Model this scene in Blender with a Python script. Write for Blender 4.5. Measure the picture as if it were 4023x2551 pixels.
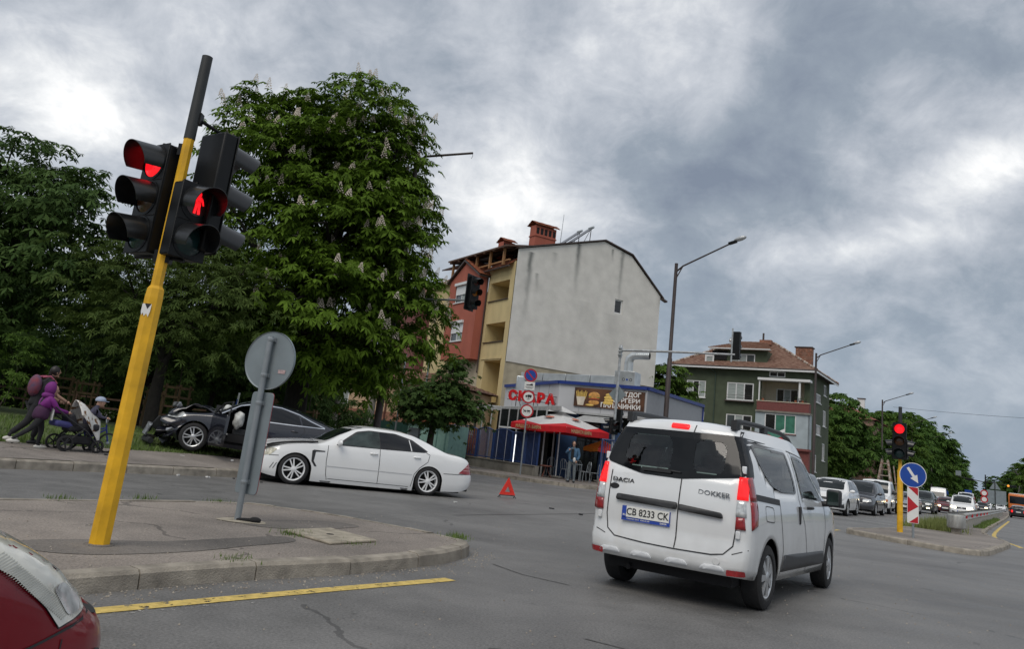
import bpy, bmesh, math, random
from mathutils import Vector, Matrix, Euler
from mathutils.bvhtree import BVHTree
rad = math.radians
random.seed(7)
for o in list(bpy.data.objects):
    bpy.data.objects.remove(o)
scene = bpy.context.scene
col = scene.collection

# ------------------------------------------------------------------ camera
EYE, LENS, PITCH, ROLL = 1.31, 27.61, rad(13.0), rad(6.77)
cam_data = bpy.data.cameras.new('camera')
cam = bpy.data.objects.new('camera', cam_data)
col.objects.link(cam)
fwd = Vector((0, math.cos(PITCH), math.sin(PITCH)))
r0 = Vector((1, 0, 0)); u0 = r0.cross(fwd)
cr = r0 * math.cos(ROLL) + u0 * math.sin(ROLL)
cu = -r0 * math.sin(ROLL) + u0 * math.cos(ROLL)
mw = Matrix((cr, cu, -fwd)).transposed().to_4x4()
mw.translation = Vector((0, 0, EYE))
cam.matrix_world = mw
cam_data.sensor_width = 36; cam_data.lens = LENS; cam_data.shift_y = -0.0588
cam_data.clip_start = 0.05; cam_data.clip_end = 9000
scene.camera = cam

# ------------------------------------------------------------------ sky, sun, exposure
SUN_EL, SUN_AZ = rad(52), rad(205)      # azimuth: heading the light comes from, 0 = +Y, clockwise
world = bpy.data.worlds.new('World'); scene.world = world; world.use_nodes = True
wn, wl = world.node_tree.nodes, world.node_tree.links
wn.clear()
def N(nodes, kind, **kw):
    n = nodes.new(kind)
    for k, v in kw.items():
        if hasattr(n, k): setattr(n, k, v)
    return n
def mth(nodes, links, op, a, b=None, c=None, clamp=False):
    n = nodes.new('ShaderNodeMath'); n.operation = op; n.use_clamp = clamp
    for i, x in enumerate((a, b, c)):
        if x is None: continue
        if isinstance(x, (int, float)): n.inputs[i].default_value = x
        else: links.new(x, n.inputs[i])
    return n.outputs[0]
def W(op, *a, **k): return mth(wn, wl, op, *a, **k)
tc = N(wn, 'ShaderNodeTexCoord')
sep = N(wn, 'ShaderNodeSeparateXYZ'); wl.new(tc.outputs['Generated'], sep.inputs[0])
zc = W('ADD', W('MAXIMUM', sep.outputs[2], 0.0), 0.60)
px = W('DIVIDE', sep.outputs[0], zc); py = W('DIVIDE', sep.outputs[1], zc)
cmb = N(wn, 'ShaderNodeCombineXYZ'); wl.new(px, cmb.inputs[0]); wl.new(py, cmb.inputs[1])
def wnoise(scale, detail, rough, off, dist=0.0, vec=None):
    mp = N(wn, 'ShaderNodeMapping'); mp.inputs['Location'].default_value = off
    wl.new(vec or cmb.outputs[0], mp.inputs[0])
    n = N(wn, 'ShaderNodeTexNoise'); n.inputs['Scale'].default_value = scale
    n.inputs['Detail'].default_value = detail; n.inputs['Roughness'].default_value = rough
    n.inputs['Distortion'].default_value = dist
    wl.new(mp.outputs[0], n.inputs[0]); return n.outputs[0]
big = wnoise(1.8, 3, 0.5, (3.1, 1.7, 0.4), 0.3)
mid = wnoise(4.6, 8, 0.60, (0.3, 5.2, 2.0), 0.35)
fine = wnoise(13.0, 7, 0.62, (7.3, 1.9, 4.0), 0.4)
# broad cloud masses in the cloud plane (x, y = direction over height)
def blob(cx, cy, rx, ry, amp, rot=0.0):
    dx = W('SUBTRACT', px, cx); dy = W('SUBTRACT', py, cy)
    c_, s_ = math.cos(rot), math.sin(rot)
    a = W('DIVIDE', W('ADD', W('MULTIPLY', dx, c_), W('MULTIPLY', dy, s_)), rx)
    b = W('DIVIDE', W('SUBTRACT', W('MULTIPLY', dy, c_), W('MULTIPLY', dx, s_)), ry)
    d = W('ADD', W('MULTIPLY', a, a), W('MULTIPLY', b, b))
    return W('MULTIPLY', W('EXPONENT', W('MULTIPLY', d, -1.0)), amp)
CLOUDS = [(.28, .85, .12, .22, -.26, .45), (.36, .95, .13, .08, -.13, 0.0), (.20, 1.0, .09, .08, -.10, 0.0), (.45, .68, .12, .07, -.07, 0.0),
          (-.55, .86, .10, .09, .20, 0.0), (-.45, .96, .14, .06, .10, 0.0), (-.32, .79, .10, .05, .08, 0.0), (-.04, 1.04, .11, .08, .17, 0.0), (.10, 1.07, .10, .04, .10, 0.0),
          (.48, .99, .14, .045, .26, -.5), (.52, .84, .05, .09, .30, .2), (.62, .95, .07, .07, -.14, 0.0), (.04, .85, .16, .18, .05, 0.0)]
tot = W('ADD', W('MULTIPLY', W('SUBTRACT', big, 0.5), 0.55), W('MULTIPLY', W('SUBTRACT', mid, 0.5), 0.75))
tot = W('ADD', tot, W('MULTIPLY', W('SUBTRACT', fine, 0.5), 0.42))
for b in CLOUDS: tot = W('ADD', tot, blob(*b))
cov = W('ADD', W('MULTIPLY', tot, 1.55), 0.54)
ramp = N(wn, 'ShaderNodeValToRGB'); wl.new(cov, ramp.inputs[0])
els = ramp.color_ramp.elements
els[0].position = 0.02; els[0].color = (0.195, 0.230, 0.295, 1)
els[1].position = 0.99; els[1].color = (0.96, 0.96, 0.955, 1)
for p, c_ in ((0.33, (0.285, 0.328, 0.385, 1)), (0.50, (0.402, 0.436, 0.490, 1)), (0.68, (0.545, 0.572, 0.618, 1)), (0.85, (0.745, 0.760, 0.780, 1))):
    e = els.new(p); e.color = c_
# darker, bluer air low over the horizon
hz = N(wn, 'ShaderNodeMapRange'); wl.new(sep.outputs[2], hz.inputs[0])
hz.inputs[1].default_value = 0.0; hz.inputs[2].default_value = 0.30; hz.inputs[3].default_value = 1.0; hz.inputs[4].default_value = 0.0
hm = N(wn, 'ShaderNodeMixRGB'); hm.inputs[2].default_value = (0.255, 0.325, 0.425, 1)
wl.new(W('MULTIPLY', W('POWER', hz.outputs[0], 1.4), 0.85), hm.inputs[0]); wl.new(ramp.outputs[0], hm.inputs[1])
sky = N(wn, 'ShaderNodeTexSky'); sky.sky_type = 'NISHITA'; sky.sun_disc = False
sky.sun_elevation = SUN_EL; sky.sun_rotation = SUN_AZ; sky.air_density = 1.5; sky.dust_density = 2.0
bg1 = N(wn, 'ShaderNodeBackground'); bg1.inputs[1].default_value = 0.10; wl.new(sky.outputs[0], bg1.inputs[0])
bg2 = N(wn, 'ShaderNodeBackground'); bg2.inputs[1].default_value = 1.0; wl.new(hm.outputs[0], bg2.inputs[0])
mx = N(wn, 'ShaderNodeMixShader'); mx.inputs[0].default_value = 0.93
wl.new(bg1.outputs[0], mx.inputs[1]); wl.new(bg2.outputs[0], mx.inputs[2])
wo = N(wn, 'ShaderNodeOutputWorld'); wl.new(mx.outputs[0], wo.inputs[0])
sun = bpy.data.lights.new('sun', 'SUN'); sun.energy = 1.5; sun.angle = rad(40); sun.color = (1.0, 0.93, 0.84)
sun_o = bpy.data.objects.new('sun', sun); col.objects.link(sun_o)
sd = Vector((math.sin(SUN_AZ) * math.cos(SUN_EL), math.cos(SUN_AZ) * math.cos(SUN_EL), math.sin(SUN_EL)))
sun_o.rotation_euler = sd.to_track_quat('Z', 'Y').to_euler()
scene.view_settings.view_transform = 'Standard'; scene.view_settings.look = 'None'
scene.view_settings.exposure = 0.18; scene.view_settings.gamma = 1.0
scene.render.engine = 'CYCLES'

# ------------------------------------------------------------------ frames of the place
MX, MY = math.sin(rad(33.7)), math.cos(rad(33.7))     # direction of the main road
def M(s, l, z=0.0): return Vector((s * MX + l * MY, s * MY - l * MX, z))
ROADYAW = math.atan2(MY, MX)

# ------------------------------------------------------------------ materials
MATS = {}
def mat(name, c=(.5, .5, .5), rough=.5, metal=0.0, var=.12, scale=6.0, bump=0.0, bscale=80.0, coat=0.0, emit=None, es=1.0,
        spec=.5, streak=0.0, c2=None, island=0.0, trans=0.0, det=4):
    if name in MATS: return MATS[name]
    m = bpy.data.materials.new(name); m.use_nodes = True
    nt = m.node_tree; n, l = nt.nodes, nt.links
    b = n['Principled BSDF']
    b.inputs['Roughness'].default_value = rough; b.inputs['Metallic'].default_value = metal
    b.inputs['Specular IOR Level'].default_value = spec
    b.inputs['Coat Weight'].default_value = coat; b.inputs['Coat Roughness'].default_value = .04
    t = n.new('ShaderNodeTexCoord')
    ns = n.new('ShaderNodeTexNoise'); ns.inputs['Scale'].default_value = scale; ns.inputs['Detail'].default_value = det
    if streak:
        mp = n.new('ShaderNodeMapping'); mp.inputs['Scale'].default_value = (1, 1, 1.0 / streak)
        l.new(t.outputs['Object'], mp.inputs[0]); l.new(mp.outputs[0], ns.inputs[0])
    else: l.new(t.outputs['Object'], ns.inputs[0])
    mr = n.new('ShaderNodeMapRange'); mr.inputs[1].default_value = .3; mr.inputs[2].default_value = .7
    l.new(ns.outputs[0], mr.inputs[0])
    fac = mr.outputs[0]
    if island:
        g = n.new('ShaderNodeNewGeometry')
        fac = mth(n, l, 'ADD', mth(n, l, 'MULTIPLY', fac, 1 - island), mth(n, l, 'MULTIPLY', g.outputs['Random Per Island'], island))
    mixc = n.new('ShaderNodeMixRGB')
    lo = tuple(x * (1 - var) for x in c) if c2 is None else c
    hi = tuple(min(1, x * (1 + var)) for x in c) if c2 is None else c2
    mixc.inputs[1].default_value = (*lo, 1); mixc.inputs[2].default_value = (*hi, 1)
    l.new(fac, mixc.inputs[0]); l.new(mixc.outputs[0], b.inputs['Base Color'])
    if bump:
        n2 = n.new('ShaderNodeTexNoise'); n2.inputs['Scale'].default_value = bscale; n2.inputs['Detail'].default_value = 3
        l.new(t.outputs['Object'], n2.inputs[0])
        bp = n.new('ShaderNodeBump'); bp.inputs['Strength'].default_value = bump; bp.inputs['Distance'].default_value = .02
        l.new(n2.outputs[0], bp.inputs['Height']); l.new(bp.outputs[0], b.inputs['Normal'])
    if emit:
        b.inputs['Emission Color'].default_value = (*emit, 1); l.new(mth(n, l, 'MULTIPLY', mth(n, l, 'ADD', .6, mth(n, l, 'MULTIPLY', fac, .8)), es), b.inputs['Emission Strength'])
    if trans:
        tr = n.new('ShaderNodeBsdfTranslucent'); l.new(mixc.outputs[0], tr.inputs[0])
        ms = n.new('ShaderNodeMixShader'); ms.inputs[0].default_value = trans
        out = n['Material Output']
        l.new(b.outputs[0], ms.inputs[1]); l.new(tr.outputs[0], ms.inputs[2]); l.new(ms.outputs[0], out.inputs[0])
    MATS[name] = m
    return m

# ------------------------------------------------------------------ mesh builder
class MB:
    def __init__(s): s.v = []; s.f = []; s.m = []
    def add(s, vs, fs, m=0):
        o = len(s.v); s.v += [tuple(x) for x in vs]; s.f += [tuple(i + o for i in f) for f in fs]; s.m += [m] * len(fs); return s
    def box(s, c, d, rot=None, m=0, taper=1.0):
        x, y, z = d[0] / 2, d[1] / 2, d[2] / 2
        vs = [Vector((a * x * (taper if k > 0 else 1), b * y * (taper if k > 0 else 1), k * z)) for k in (-1, 1) for a, b in ((-1, -1), (1, -1), (1, 1), (-1, 1))]
        if rot is not None:
            R = rot if isinstance(rot, Matrix) else Euler(rot).to_matrix()
            vs = [R @ v for v in vs]
        c = Vector(c)
        return s.add([v + c for v in vs], [(3, 2, 1, 0), (4, 5, 6, 7), (0, 1, 5, 4), (1, 2, 6, 5), (2, 3, 7, 6), (3, 0, 4, 7)], m)
    def bar(s, a, b, w, h, m=0, up=(0, 0, 1)):
        a, b = Vector(a), Vector(b); d = b - a; L = d.length
        if L < 1e-6: return s
        d.normalize(); u = Vector(up)
        if abs(d.dot(u)) > .98: u = Vector((1, 0, 0))
        sd = d.cross(u).normalized(); u = sd.cross(d)
        return s.box((a + b) / 2, (L, w, h), Matrix((d, -sd, u)).transposed(), m)
    def tube(s, a, b, r0, r1=None, n=8, cap=True, m=0):
        return s.path([a, b], [r0, r0 if r1 is None else r1], n, cap, m)
    def path(s, pts, r, n=8, cap=True, m=0):
        pts = [Vector(p) for p in pts]; k = len(pts)
        rs = r if isinstance(r, (list, tuple)) else [r] * k
        rings = []; prev = None
        for i, p in enumerate(pts):
            d = (pts[min(i + 1, k - 1)] - pts[max(i - 1, 0)]).normalized()
            if prev is None:
                u = Vector((0, 0, 1)) if abs(d.z) < .9 else Vector((1, 0, 0))
                x = d.cross(u).normalized()
            else: x = (prev - d * prev.dot(d)).normalized()
            prev = x; y = d.cross(x)
            rings.append([p + (x * math.cos(t) + y * math.sin(t)) * rs[i] for t in [2 * math.pi * j / n for j in range(n)]])
        vs = [v for R in rings for v in R]
        fs = [(i * n + j, i * n + (j + 1) % n, (i + 1) * n + (j + 1) % n, (i + 1) * n + j) for i in range(k - 1) for j in range(n)]
        if cap: fs += [tuple(range(n))[::-1], tuple((k - 1) * n + j for j in range(n))]
        return s.add(vs, fs, m)
    def lathe(s, prof, o=(0, 0, 0), ax='z', n=24, m=0, closed=False):
        o = Vector(o); vs = []
        for r, z in prof:
            for j in range(n):
                t = 2 * math.pi * j / n; a, b = r * math.cos(t), r * math.sin(t)
                vs.append(o + Vector({'z': (a, b, z), 'y': (a, z, b), 'x': (z, a, b)}[ax]))
        k = len(prof)
        fs = [(i * n + j, i * n + (j + 1) % n, ((i + 1) % k) * n + (j + 1) % n, ((i + 1) % k) * n + j) for i in range(k if closed else k - 1) for j in range(n)]
        if ax == 'y': fs = [f[::-1] for f in fs]
        return s.add(vs, fs, m)
    def poly(s, pts, m=0): return s.add(pts, [tuple(range(len(pts)))], m)
    def prism(s, pts, ext, m=0):      # planar polygon (3D points) extruded by vector ext
        ext = Vector(ext); n = len(pts); pts = [Vector(p) for p in pts]
        fs = [tuple(range(n))[::-1], tuple(range(n, 2 * n))] + [(i, (i + 1) % n, n + (i + 1) % n, n + i) for i in range(n)]
        return s.add(pts + [p + ext for p in pts], fs, m)
    def ball(s, c, r, n=12, k=8, m=0, f=None):
        c = Vector(c); r = Vector(r) if not isinstance(r, (int, float)) else Vector((r, r, r)); vs = []
        for i in range(k + 1):
            a = math.pi * i / k
            for j in range(n):
                b = 2 * math.pi * j / n
                v = Vector((math.sin(a) * math.cos(b) * r.x, math.sin(a) * math.sin(b) * r.y, math.cos(a) * r.z))
                vs.append(c + (f(v) if f else v))
        return s.add(vs, [(i * n + j, (i + 1) * n + j, (i + 1) * n + (j + 1) % n, i * n + (j + 1) % n) for i in range(k) for j in range(n)], m)
    def xf(s, mtx):
        s.v = [tuple(mtx @ Vector(v)) for v in s.v]; return s
    def mesh(s, name, mats, smooth=None):
        me = bpy.data.meshes.new(name); me.from_pydata(s.v, [], s.f)
        for m in (mats if isinstance(mats, (list, tuple)) else [mats]): me.materials.append(m)
        if any(s.m): me.polygons.foreach_set('material_index', s.m)
        bm = bmesh.new(); bm.from_mesh(me); bmesh.ops.recalc_face_normals(bm, faces=bm.faces); bm.to_mesh(me); bm.free()
        if smooth:
            me.polygons.foreach_set('use_smooth', [True] * len(me.polygons)); me.set_sharp_from_angle(angle=rad(smooth))
        me.update(); return me
    def build(s, name, mats, parent=None, smooth=None, bevel=0, loc=None, rotz=None):
        o = bpy.data.objects.new(name, s.mesh(name, mats, smooth)); col.objects.link(o)
        if parent: o.parent = parent
        if loc is not None: o.location = loc
        if rotz: o.rotation_euler.z = rotz
        if bevel:
            md = o.modifiers.new('bevel', 'BEVEL'); md.width = bevel; md.segments = 2; md.limit_method = 'ANGLE'; md.angle_limit = rad(40)
            o.data.polygons.foreach_set('use_smooth', [True] * len(o.data.polygons)); o.data.set_sharp_from_angle(angle=rad(50))
        return o
def tag(o, label=None, cat=None, group=None, kind=None):
    if label: o['label'] = label
    if cat: o['category'] = cat
    if group: o['group'] = group
    if kind: o['kind'] = kind
    return o
def thing(name, label, cat, loc=(0, 0, 0), rotz=0.0, group=None):
    o = bpy.data.objects.new(name, None); col.objects.link(o); o.empty_display_size = .2
    o.location = loc; o.rotation_euler.z = rotz
    return tag(o, label, cat, group)
def dup(root, parent=None):
    c = root.copy(); col.objects.link(c)
    if parent: c.parent = parent
    for ch in list(root.children): dup(ch, c)
    return c
def linkmesh(name, me, parent=None, loc=(0, 0, 0), rot=None):
    o = bpy.data.objects.new(name, me); col.objects.link(o)
    if parent: o.parent = parent
    o.location = loc
    if rot: o.rotation_euler = rot
    return o
def text_part(name, body, size, material, parent, mtx, ext=.004, bold=.0, align='CENTER', sx=1.0, shear=0.0):
    cu_ = bpy.data.curves.new('txt', 'FONT'); cu_.body = body; cu_.size = size; cu_.align_x = align; cu_.align_y = 'CENTER'
    cu_.extrude = ext; cu_.offset = bold; cu_.shear = shear; cu_.resolution_u = 3
    t = bpy.data.objects.new('txt', cu_); col.objects.link(t)
    me = bpy.data.meshes.new_from_object(t.evaluated_get(bpy.context.evaluated_depsgraph_get()))
    bpy.data.objects.remove(t); bpy.data.curves.remove(cu_)
    me.transform(Matrix.Diagonal((sx, 1, 1, 1))); me.transform(mtx); me.materials.clear(); me.materials.append(material); me.name = name
    o = bpy.data.objects.new(name, me); col.objects.link(o); o.parent = parent
    return o
def frame(o, x, y, z=None):     # matrix from origin and axes
    x = Vector(x).normalized(); y = Vector(y); y = (y - x * x.dot(y)).normalized()
    z = x.cross(y)
    m = Matrix((x, y, z)).transposed().to_4x4(); m.translation = Vector(o); return m
def catmull(pts, n=6, closed=False):
    P = [Vector(p) for p in pts]; out = []; k = len(P)
    rng = range(k) if closed else range(k - 1)
    for i in rng:
        p0, p1, p2, p3 = (P[(i - 1) % k], P[i], P[(i + 1) % k], P[(i + 2) % k]) if closed else (P[max(i - 1, 0)], P[i], P[i + 1], P[min(i + 2, k - 1)])
        for j in range(n):
            t = j / n
            out.append(.5 * ((2 * p1) + (p2 - p0) * t + (2 * p0 - 5 * p1 + 4 * p2 - p3) * t * t + (3 * p1 - p0 - 3 * p2 + p3) * t ** 3))
    if not closed: out.append(P[-1])
    return out
def pchip(pts):
    xs = [p[0] for p in pts]; ys = [p[1] for p in pts]; n = len(xs)
    h = [xs[i + 1] - xs[i] for i in range(n - 1)]; d = [(ys[i + 1] - ys[i]) / h[i] for i in range(n - 1)]
    g = [0.0] * n
    if n > 1:
        g[0] = d[0]; g[-1] = d[-1]
    for i in range(1, n - 1):
        if d[i - 1] * d[i] > 0:
            w1, w2 = 2 * h[i] + h[i - 1], h[i] + 2 * h[i - 1]; g[i] = (w1 + w2) / (w1 / d[i - 1] + w2 / d[i])
    def f(x):
        if x <= xs[0]: return ys[0]
        if x >= xs[-1]: return ys[-1]
        i = max(k for k in range(n - 1) if xs[k] <= x); t = (x - xs[i]) / h[i]
        return ((1 + 2 * t) * (1 - t) ** 2 * ys[i] + t * (1 - t) ** 2 * h[i] * g[i] + t * t * (3 - 2 * t) * ys[i + 1] + t * t * (t - 1) * h[i] * g[i + 1])
    return f
# ================================================================== SETTING
def asphalt(name, c, rough=.52, sc=1.0, crack=True):
    m = bpy.data.materials.new(name); m.use_nodes = True; n, l = m.node_tree.nodes, m.node_tree.links
    b = n['Principled BSDF']; t = n.new('ShaderNodeTexCoord')
    def nz(s, d, r=.5, dis=0.0, stretch=None):
        q = n.new('ShaderNodeTexNoise'); q.inputs['Scale'].default_value = s * sc; q.inputs['Detail'].default_value = d
        q.inputs['Roughness'].default_value = r; q.inputs['Distortion'].default_value = dis
        if stretch:
            mp = n.new('ShaderNodeMapping'); mp.inputs['Rotation'].default_value = (0, 0, stretch[1]); mp.inputs['Scale'].default_value = (stretch[0], 1, 1)
            l.new(t.outputs['Object'], mp.inputs[0]); l.new(mp.outputs[0], q.inputs[0])
        else: l.new(t.outputs['Object'], q.inputs[0])
        return q.outputs[0]
    A = lambda op, *a, **k: mth(n, l, op, *a, **k)
    f1 = nz(.35, 5, .6, .3); f2 = nz(2.2, 5, .6); f3 = nz(48, 3); f4 = nz(130, 2)
    trk = nz(.55, 3, .5, 0, (.12, -ROADYAW))
    v = A('ADD', A('MULTIPLY', A('SUBTRACT', f1, .5), 1.7), A('MULTIPLY', A('SUBTRACT', f2, .5), .9))
    v = A('ADD', v, A('MULTIPLY', A('SUBTRACT', f3, .5), 2.0)); v = A('ADD', v, A('MULTIPLY', A('SUBTRACT', f4, .5), 1.6))
    v = A('ADD', v, A('MULTIPLY', A('SUBTRACT', trk, .5), 1.0))
    oil = nz(1.6, 4, .6, .8); val = A('MULTIPLY', A('ADD', A('MULTIPLY', v, .75), 1.0), A('SUBTRACT', 1.0, A('MULTIPLY', A('GREATER_THAN', oil, .69), .28)))
    if crack:
        vo = n.new('ShaderNodeTexVoronoi'); vo.feature = 'DISTANCE_TO_EDGE'; vo.inputs['Scale'].default_value = .16 * sc
        w = n.new('ShaderNodeTexNoise'); w.inputs['Scale'].default_value = 1.1; w.inputs['Detail'].default_value = 5
        l.new(t.outputs['Object'], w.inputs[0])
        mixv = n.new('ShaderNodeMixRGB'); mixv.blend_type = 'ADD'; mixv.inputs[0].default_value = 1.6
        l.new(t.outputs['Object'], mixv.inputs[1]); l.new(w.outputs['Color'], mixv.inputs[2]); l.new(mixv.outputs[0], vo.inputs['Vector'])
        ck = A('LESS_THAN', vo.outputs['Distance'], .0035)
        ck = A('MULTIPLY', ck, A('GREATER_THAN', f1, .52))
        val = A('MULTIPLY', val, A('SUBTRACT', 1.0, A('MULTIPLY', ck, .45)))
    mixc = n.new('ShaderNodeMixRGB'); mixc.blend_type = 'MULTIPLY'; mixc.inputs[0].default_value = 1.0
    mixc.inputs[1].default_value = (*c, 1); l.new(val, mixc.inputs[2]); l.new(mixc.outputs[0], b.inputs['Base Color'])
    l.new(A('ADD', A('MULTIPLY', A('SUBTRACT', f2, .5), .5), rough, clamp=True), b.inputs['Roughness'])
    bp = n.new('ShaderNodeBump'); bp.inputs['Strength'].default_value = .5; bp.inputs['Distance'].default_value = .006
    l.new(A('ADD', f3, f4), bp.inputs['Height']); l.new(bp.outputs[0], b.inputs['Normal'])
    MATS[name] = m; return m
asphalt('asphalt', (.150, .147, .142), .58)
asphalt('asphalt_patch', (.092, .090, .087), .62, 1.3, False)
asphalt('walk_asphalt', (.235, .205, .178), .78, 1.0)
asphalt('verge_walk', (.215, .190, .168), .80, 1.0)
asphalt('dark_walk_patch', (.155, .140, .125), .85, 1.5, False)
mat('kerb_concrete', (.29, .26, .215), .85, var=.35, scale=5, bump=.5, bscale=70)
mat('slab_concrete', (.36, .32, .25), .85, var=.3, scale=9, bump=.5, bscale=60)
mat('paint_yellow', (.62, .46, .13), .7, var=.25, scale=14, bump=.2)
mat('paint_white', (.50, .50, .48), .7, var=.3, scale=14)
mat('oil', (.055, .053, .05), .6, var=.3)
mat('terrain', (.09, .11, .045), .95, var=.4, scale=.3)
mat('grass_ground', (.075, .105, .030), .95, var=.45, scale=1.5, bump=.6, bscale=20)
mat('grass_blade', (.085, .150, .028), .7, scale=1.2, c2=(.17, .24, .06), island=.6, trans=.3)
mat('hill', (.07, .10, .09), 1.0, var=.3, scale=.01)

def flat(name, pts, z, m, kind='structure', parent=None):
    b = MB(); b.poly([(p[0], p[1], z) for p in pts]); o = b.build(name, MATS[m], parent)
    if not parent: tag(o, kind=kind)
    return o
# terrain out to the horizon, the carriageways laid on it
flat('ground', [(-4000, -4000), (4000, -4000), (4000, 4000), (-4000, 4000)], -.06, 'terrain')
flat('road', [M(-60, -14.3), M(-60, 18), M(420, 18), M(420, -14.3)], 0, 'asphalt')
flat('side_street', [M(18, -14.302), M(31, -14.302), M(31, -160), M(18, -160)], .002, 'asphalt')
hb = MB()
hp = []
for i in range(41):
    a = -50 + i * 4.0; R_ = 3200
    h = 24 + 16 * math.sin(i * .33 + 1.0) + 8 * math.sin(i * .9)
    hp.append((R_ * math.sin(rad(a)), R_ * math.cos(rad(a)), max(8, h)))
for i in range(40):
    a, b_ = hp[i], hp[i + 1]
    for (x, y, h), k in (): pass
    hb.add([(a[0], a[1], -1), (b_[0], b_[1], -1), (b_[0] * 1.1, b_[1] * 1.1, b_[2]), (a[0] * 1.1, a[1] * 1.1, a[2])], [(0, 1, 2, 3)])
    hb.add([(a[0] * 1.1, a[1] * 1.1, a[2]), (b_[0] * 1.1, b_[1] * 1.1, b_[2]), (b_[0] * 1.2, b_[1] * 1.2, -1), (a[0] * 1.2, a[1] * 1.2, -1)], [(0, 1, 2, 3)])
tag(hb.build('hills', MATS['hill'], smooth=60), kind='structure')

def resample(pts, step):
    P = [Vector((p[0], p[1], 0)) for p in pts]; out = [P[0]]; acc = 0.0
    for a, b in zip(P, P[1:]):
        L = (b - a).length; t = step - acc
        while t < L: out.append(a + (b - a) * (t / L)); t += step
        acc = (acc + L) % step if L else acc
        acc = L - (t - step) if t - step >= 0 else acc + L
    return out
def along(pts):
    P = [Vector((p[0], p[1], 0)) for p in pts]; d = [0.0]
    for a, b in zip(P, P[1:]): d.append(d[-1] + (b - a).length)
    def at(t):
        t = max(0, min(d[-1], t)); i = max(k for k in range(len(P) - 1) if d[k] <= t + 1e-9)
        seg = d[i + 1] - d[i]; q = P[i] + (P[i + 1] - P[i]) * ((t - d[i]) / seg if seg else 0)
        tg = (P[min(i + 1, len(P) - 1)] - P[i]).normalized(); return q, Vector((-tg.y, tg.x, 0))
    return at, d[-1]
krnd = random.Random(3)
def kerb(parent, pts, side, w=.17, h=.13, lens=1.0, gap=.012, t0=0.0, t1=None, jitter=.006, zf=None):
    """individual kerbstones along pts (outer edge at the carriageway); side=+1: stone lies left of the line"""
    at, L = along(pts); t = t0; t1 = L if t1 is None else t1; k = 0
    while t < t1 - .08:
        ln = lens(t) if callable(lens) else lens
        e = min(t + ln * krnd.uniform(.97, 1.03), t1)
        n = max(1, int((e - t) / .12)) if ln < .8 else 2
        dz = krnd.uniform(-jitter, jitter); off = krnd.uniform(-jitter, jitter)
        b = MB(); rows = []
        for i in range(n + 1):
            q, nrm = at(t + gap / 2 + (e - t - gap) * i / n); nrm = nrm * side
            hz_ = h + dz + (zf(t) if zf else 0)
            rows.append([q + nrm * off, q + nrm * (off + .012) + Vector((0, 0, hz_ - .028)), q + nrm * (off + .038) + Vector((0, 0, hz_)),
                         q + nrm * (off + w) + Vector((0, 0, hz_ + .004)), q + nrm * (off + w)])
        vs = [v - Vector((0, 0, .03 if j in (0, 4) else 0)) for r_ in rows for j, v in enumerate(r_)]
        fs = [(i * 5 + j, (i + 1) * 5 + j, (i + 1) * 5 + j + 1, i * 5 + j + 1) for i in range(n) for j in range(4)]
        fs += [(0, 1, 2, 3, 4), tuple(n * 5 + j for j in (4, 3, 2, 1, 0))]
        b.add(vs, fs); b.build('kerbstone', MATS['kerb_concrete'], parent, smooth=35)
        t = e; k += 1
        if k > 160: break
def offset_poly(pts, d):
    n = len(pts); out = []
    for i in range(n):
        a, b, c_ = (Vector((pts[(i + k) % n][0], pts[(i + k) % n][1], 0)) for k in (-1, 0, 1))
        t1, t2 = (b - a).normalized(), (c_ - b).normalized(); n1 = Vector((-t1.y, t1.x, 0)); n2 = Vector((-t2.y, t2.x, 0))
        q = (n1 + n2); q = q / max(q.length_squared, 1e-6) * 2 if q.length > .3 else n1
        out.append(b + q * d)
    return out
# ---- near median island with the leaning-looking signal pole
isl = [(-8.24, -2.64), (-5.46, 1.52), (-2.69, 5.68), (-1.91, 6.81), (-1.18, 7.65), (-.62, 8.50), (-.30, 9.10), (-.10, 9.85), (-.20, 10.27), (-.65, 10.63),
       (-1.31, 11.06), (-2.2, 11.42), (-2.85, 11.55), (-3.45, 11.44), (-4.18, 10.5), (-4.77, 9.67), (-5.23, 9.04), (-8.0, 4.88), (-10.8, .72)]
islc = catmull([(p[0], p[1], 0) for p in isl], 4)
inner = offset_poly([(p.x, p.y) for p in islc], .14)
b = MB(); b.poly([(p.x, p.y, .128) for p in inner])
island = tag(b.build('traffic_island', MATS['walk_asphalt']), kind='structure')
kerb(island, [(p.x, p.y) for p in islc], 1, lens=lambda t: 1.03 if (t < 13.6 or t > 19.5) else .42, t0=4.4, w=.16, h=.132)
def blob_poly(cx, cy, pts, n=5): return [(cx + p.x, cy + p.y) for p in catmull([(x, y, 0) for x, y in pts], n, True)]
flat('asphalt_patch', [p for p in blob_poly(0, 0, [(-3.65, 6.7), (-3.4, 6.4), (-2.95, 6.5), (-2.45, 7.1), (-2.15, 7.75), (-1.85, 8.4), (-2.05, 8.65), (-2.45, 8.05), (-2.85, 7.45), (-3.35, 7.1)])], .132, 'dark_walk_patch', parent=island)
flat('asphalt_patch', [p for p in blob_poly(0, 0, [(-2.65, 9.3), (-2.2, 9.25), (-1.75, 9.75), (-1.5, 10.3), (-1.9, 10.45), (-2.45, 9.95)])], .132, 'dark_walk_patch', parent=island)
flat('mortar_patch', [p for p in blob_poly(0, 0, [(-3.0, 9.42), (-2.72, 9.3), (-2.45, 9.42), (-2.55, 9.66), (-2.85, 9.72)])], .135, 'slab_concrete', parent=island)
b = MB(); sl_ = [(-2.12, 9.03), (-1.5, 8.46), (-1.11, 9.07), (-1.73, 9.63)]
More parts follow.
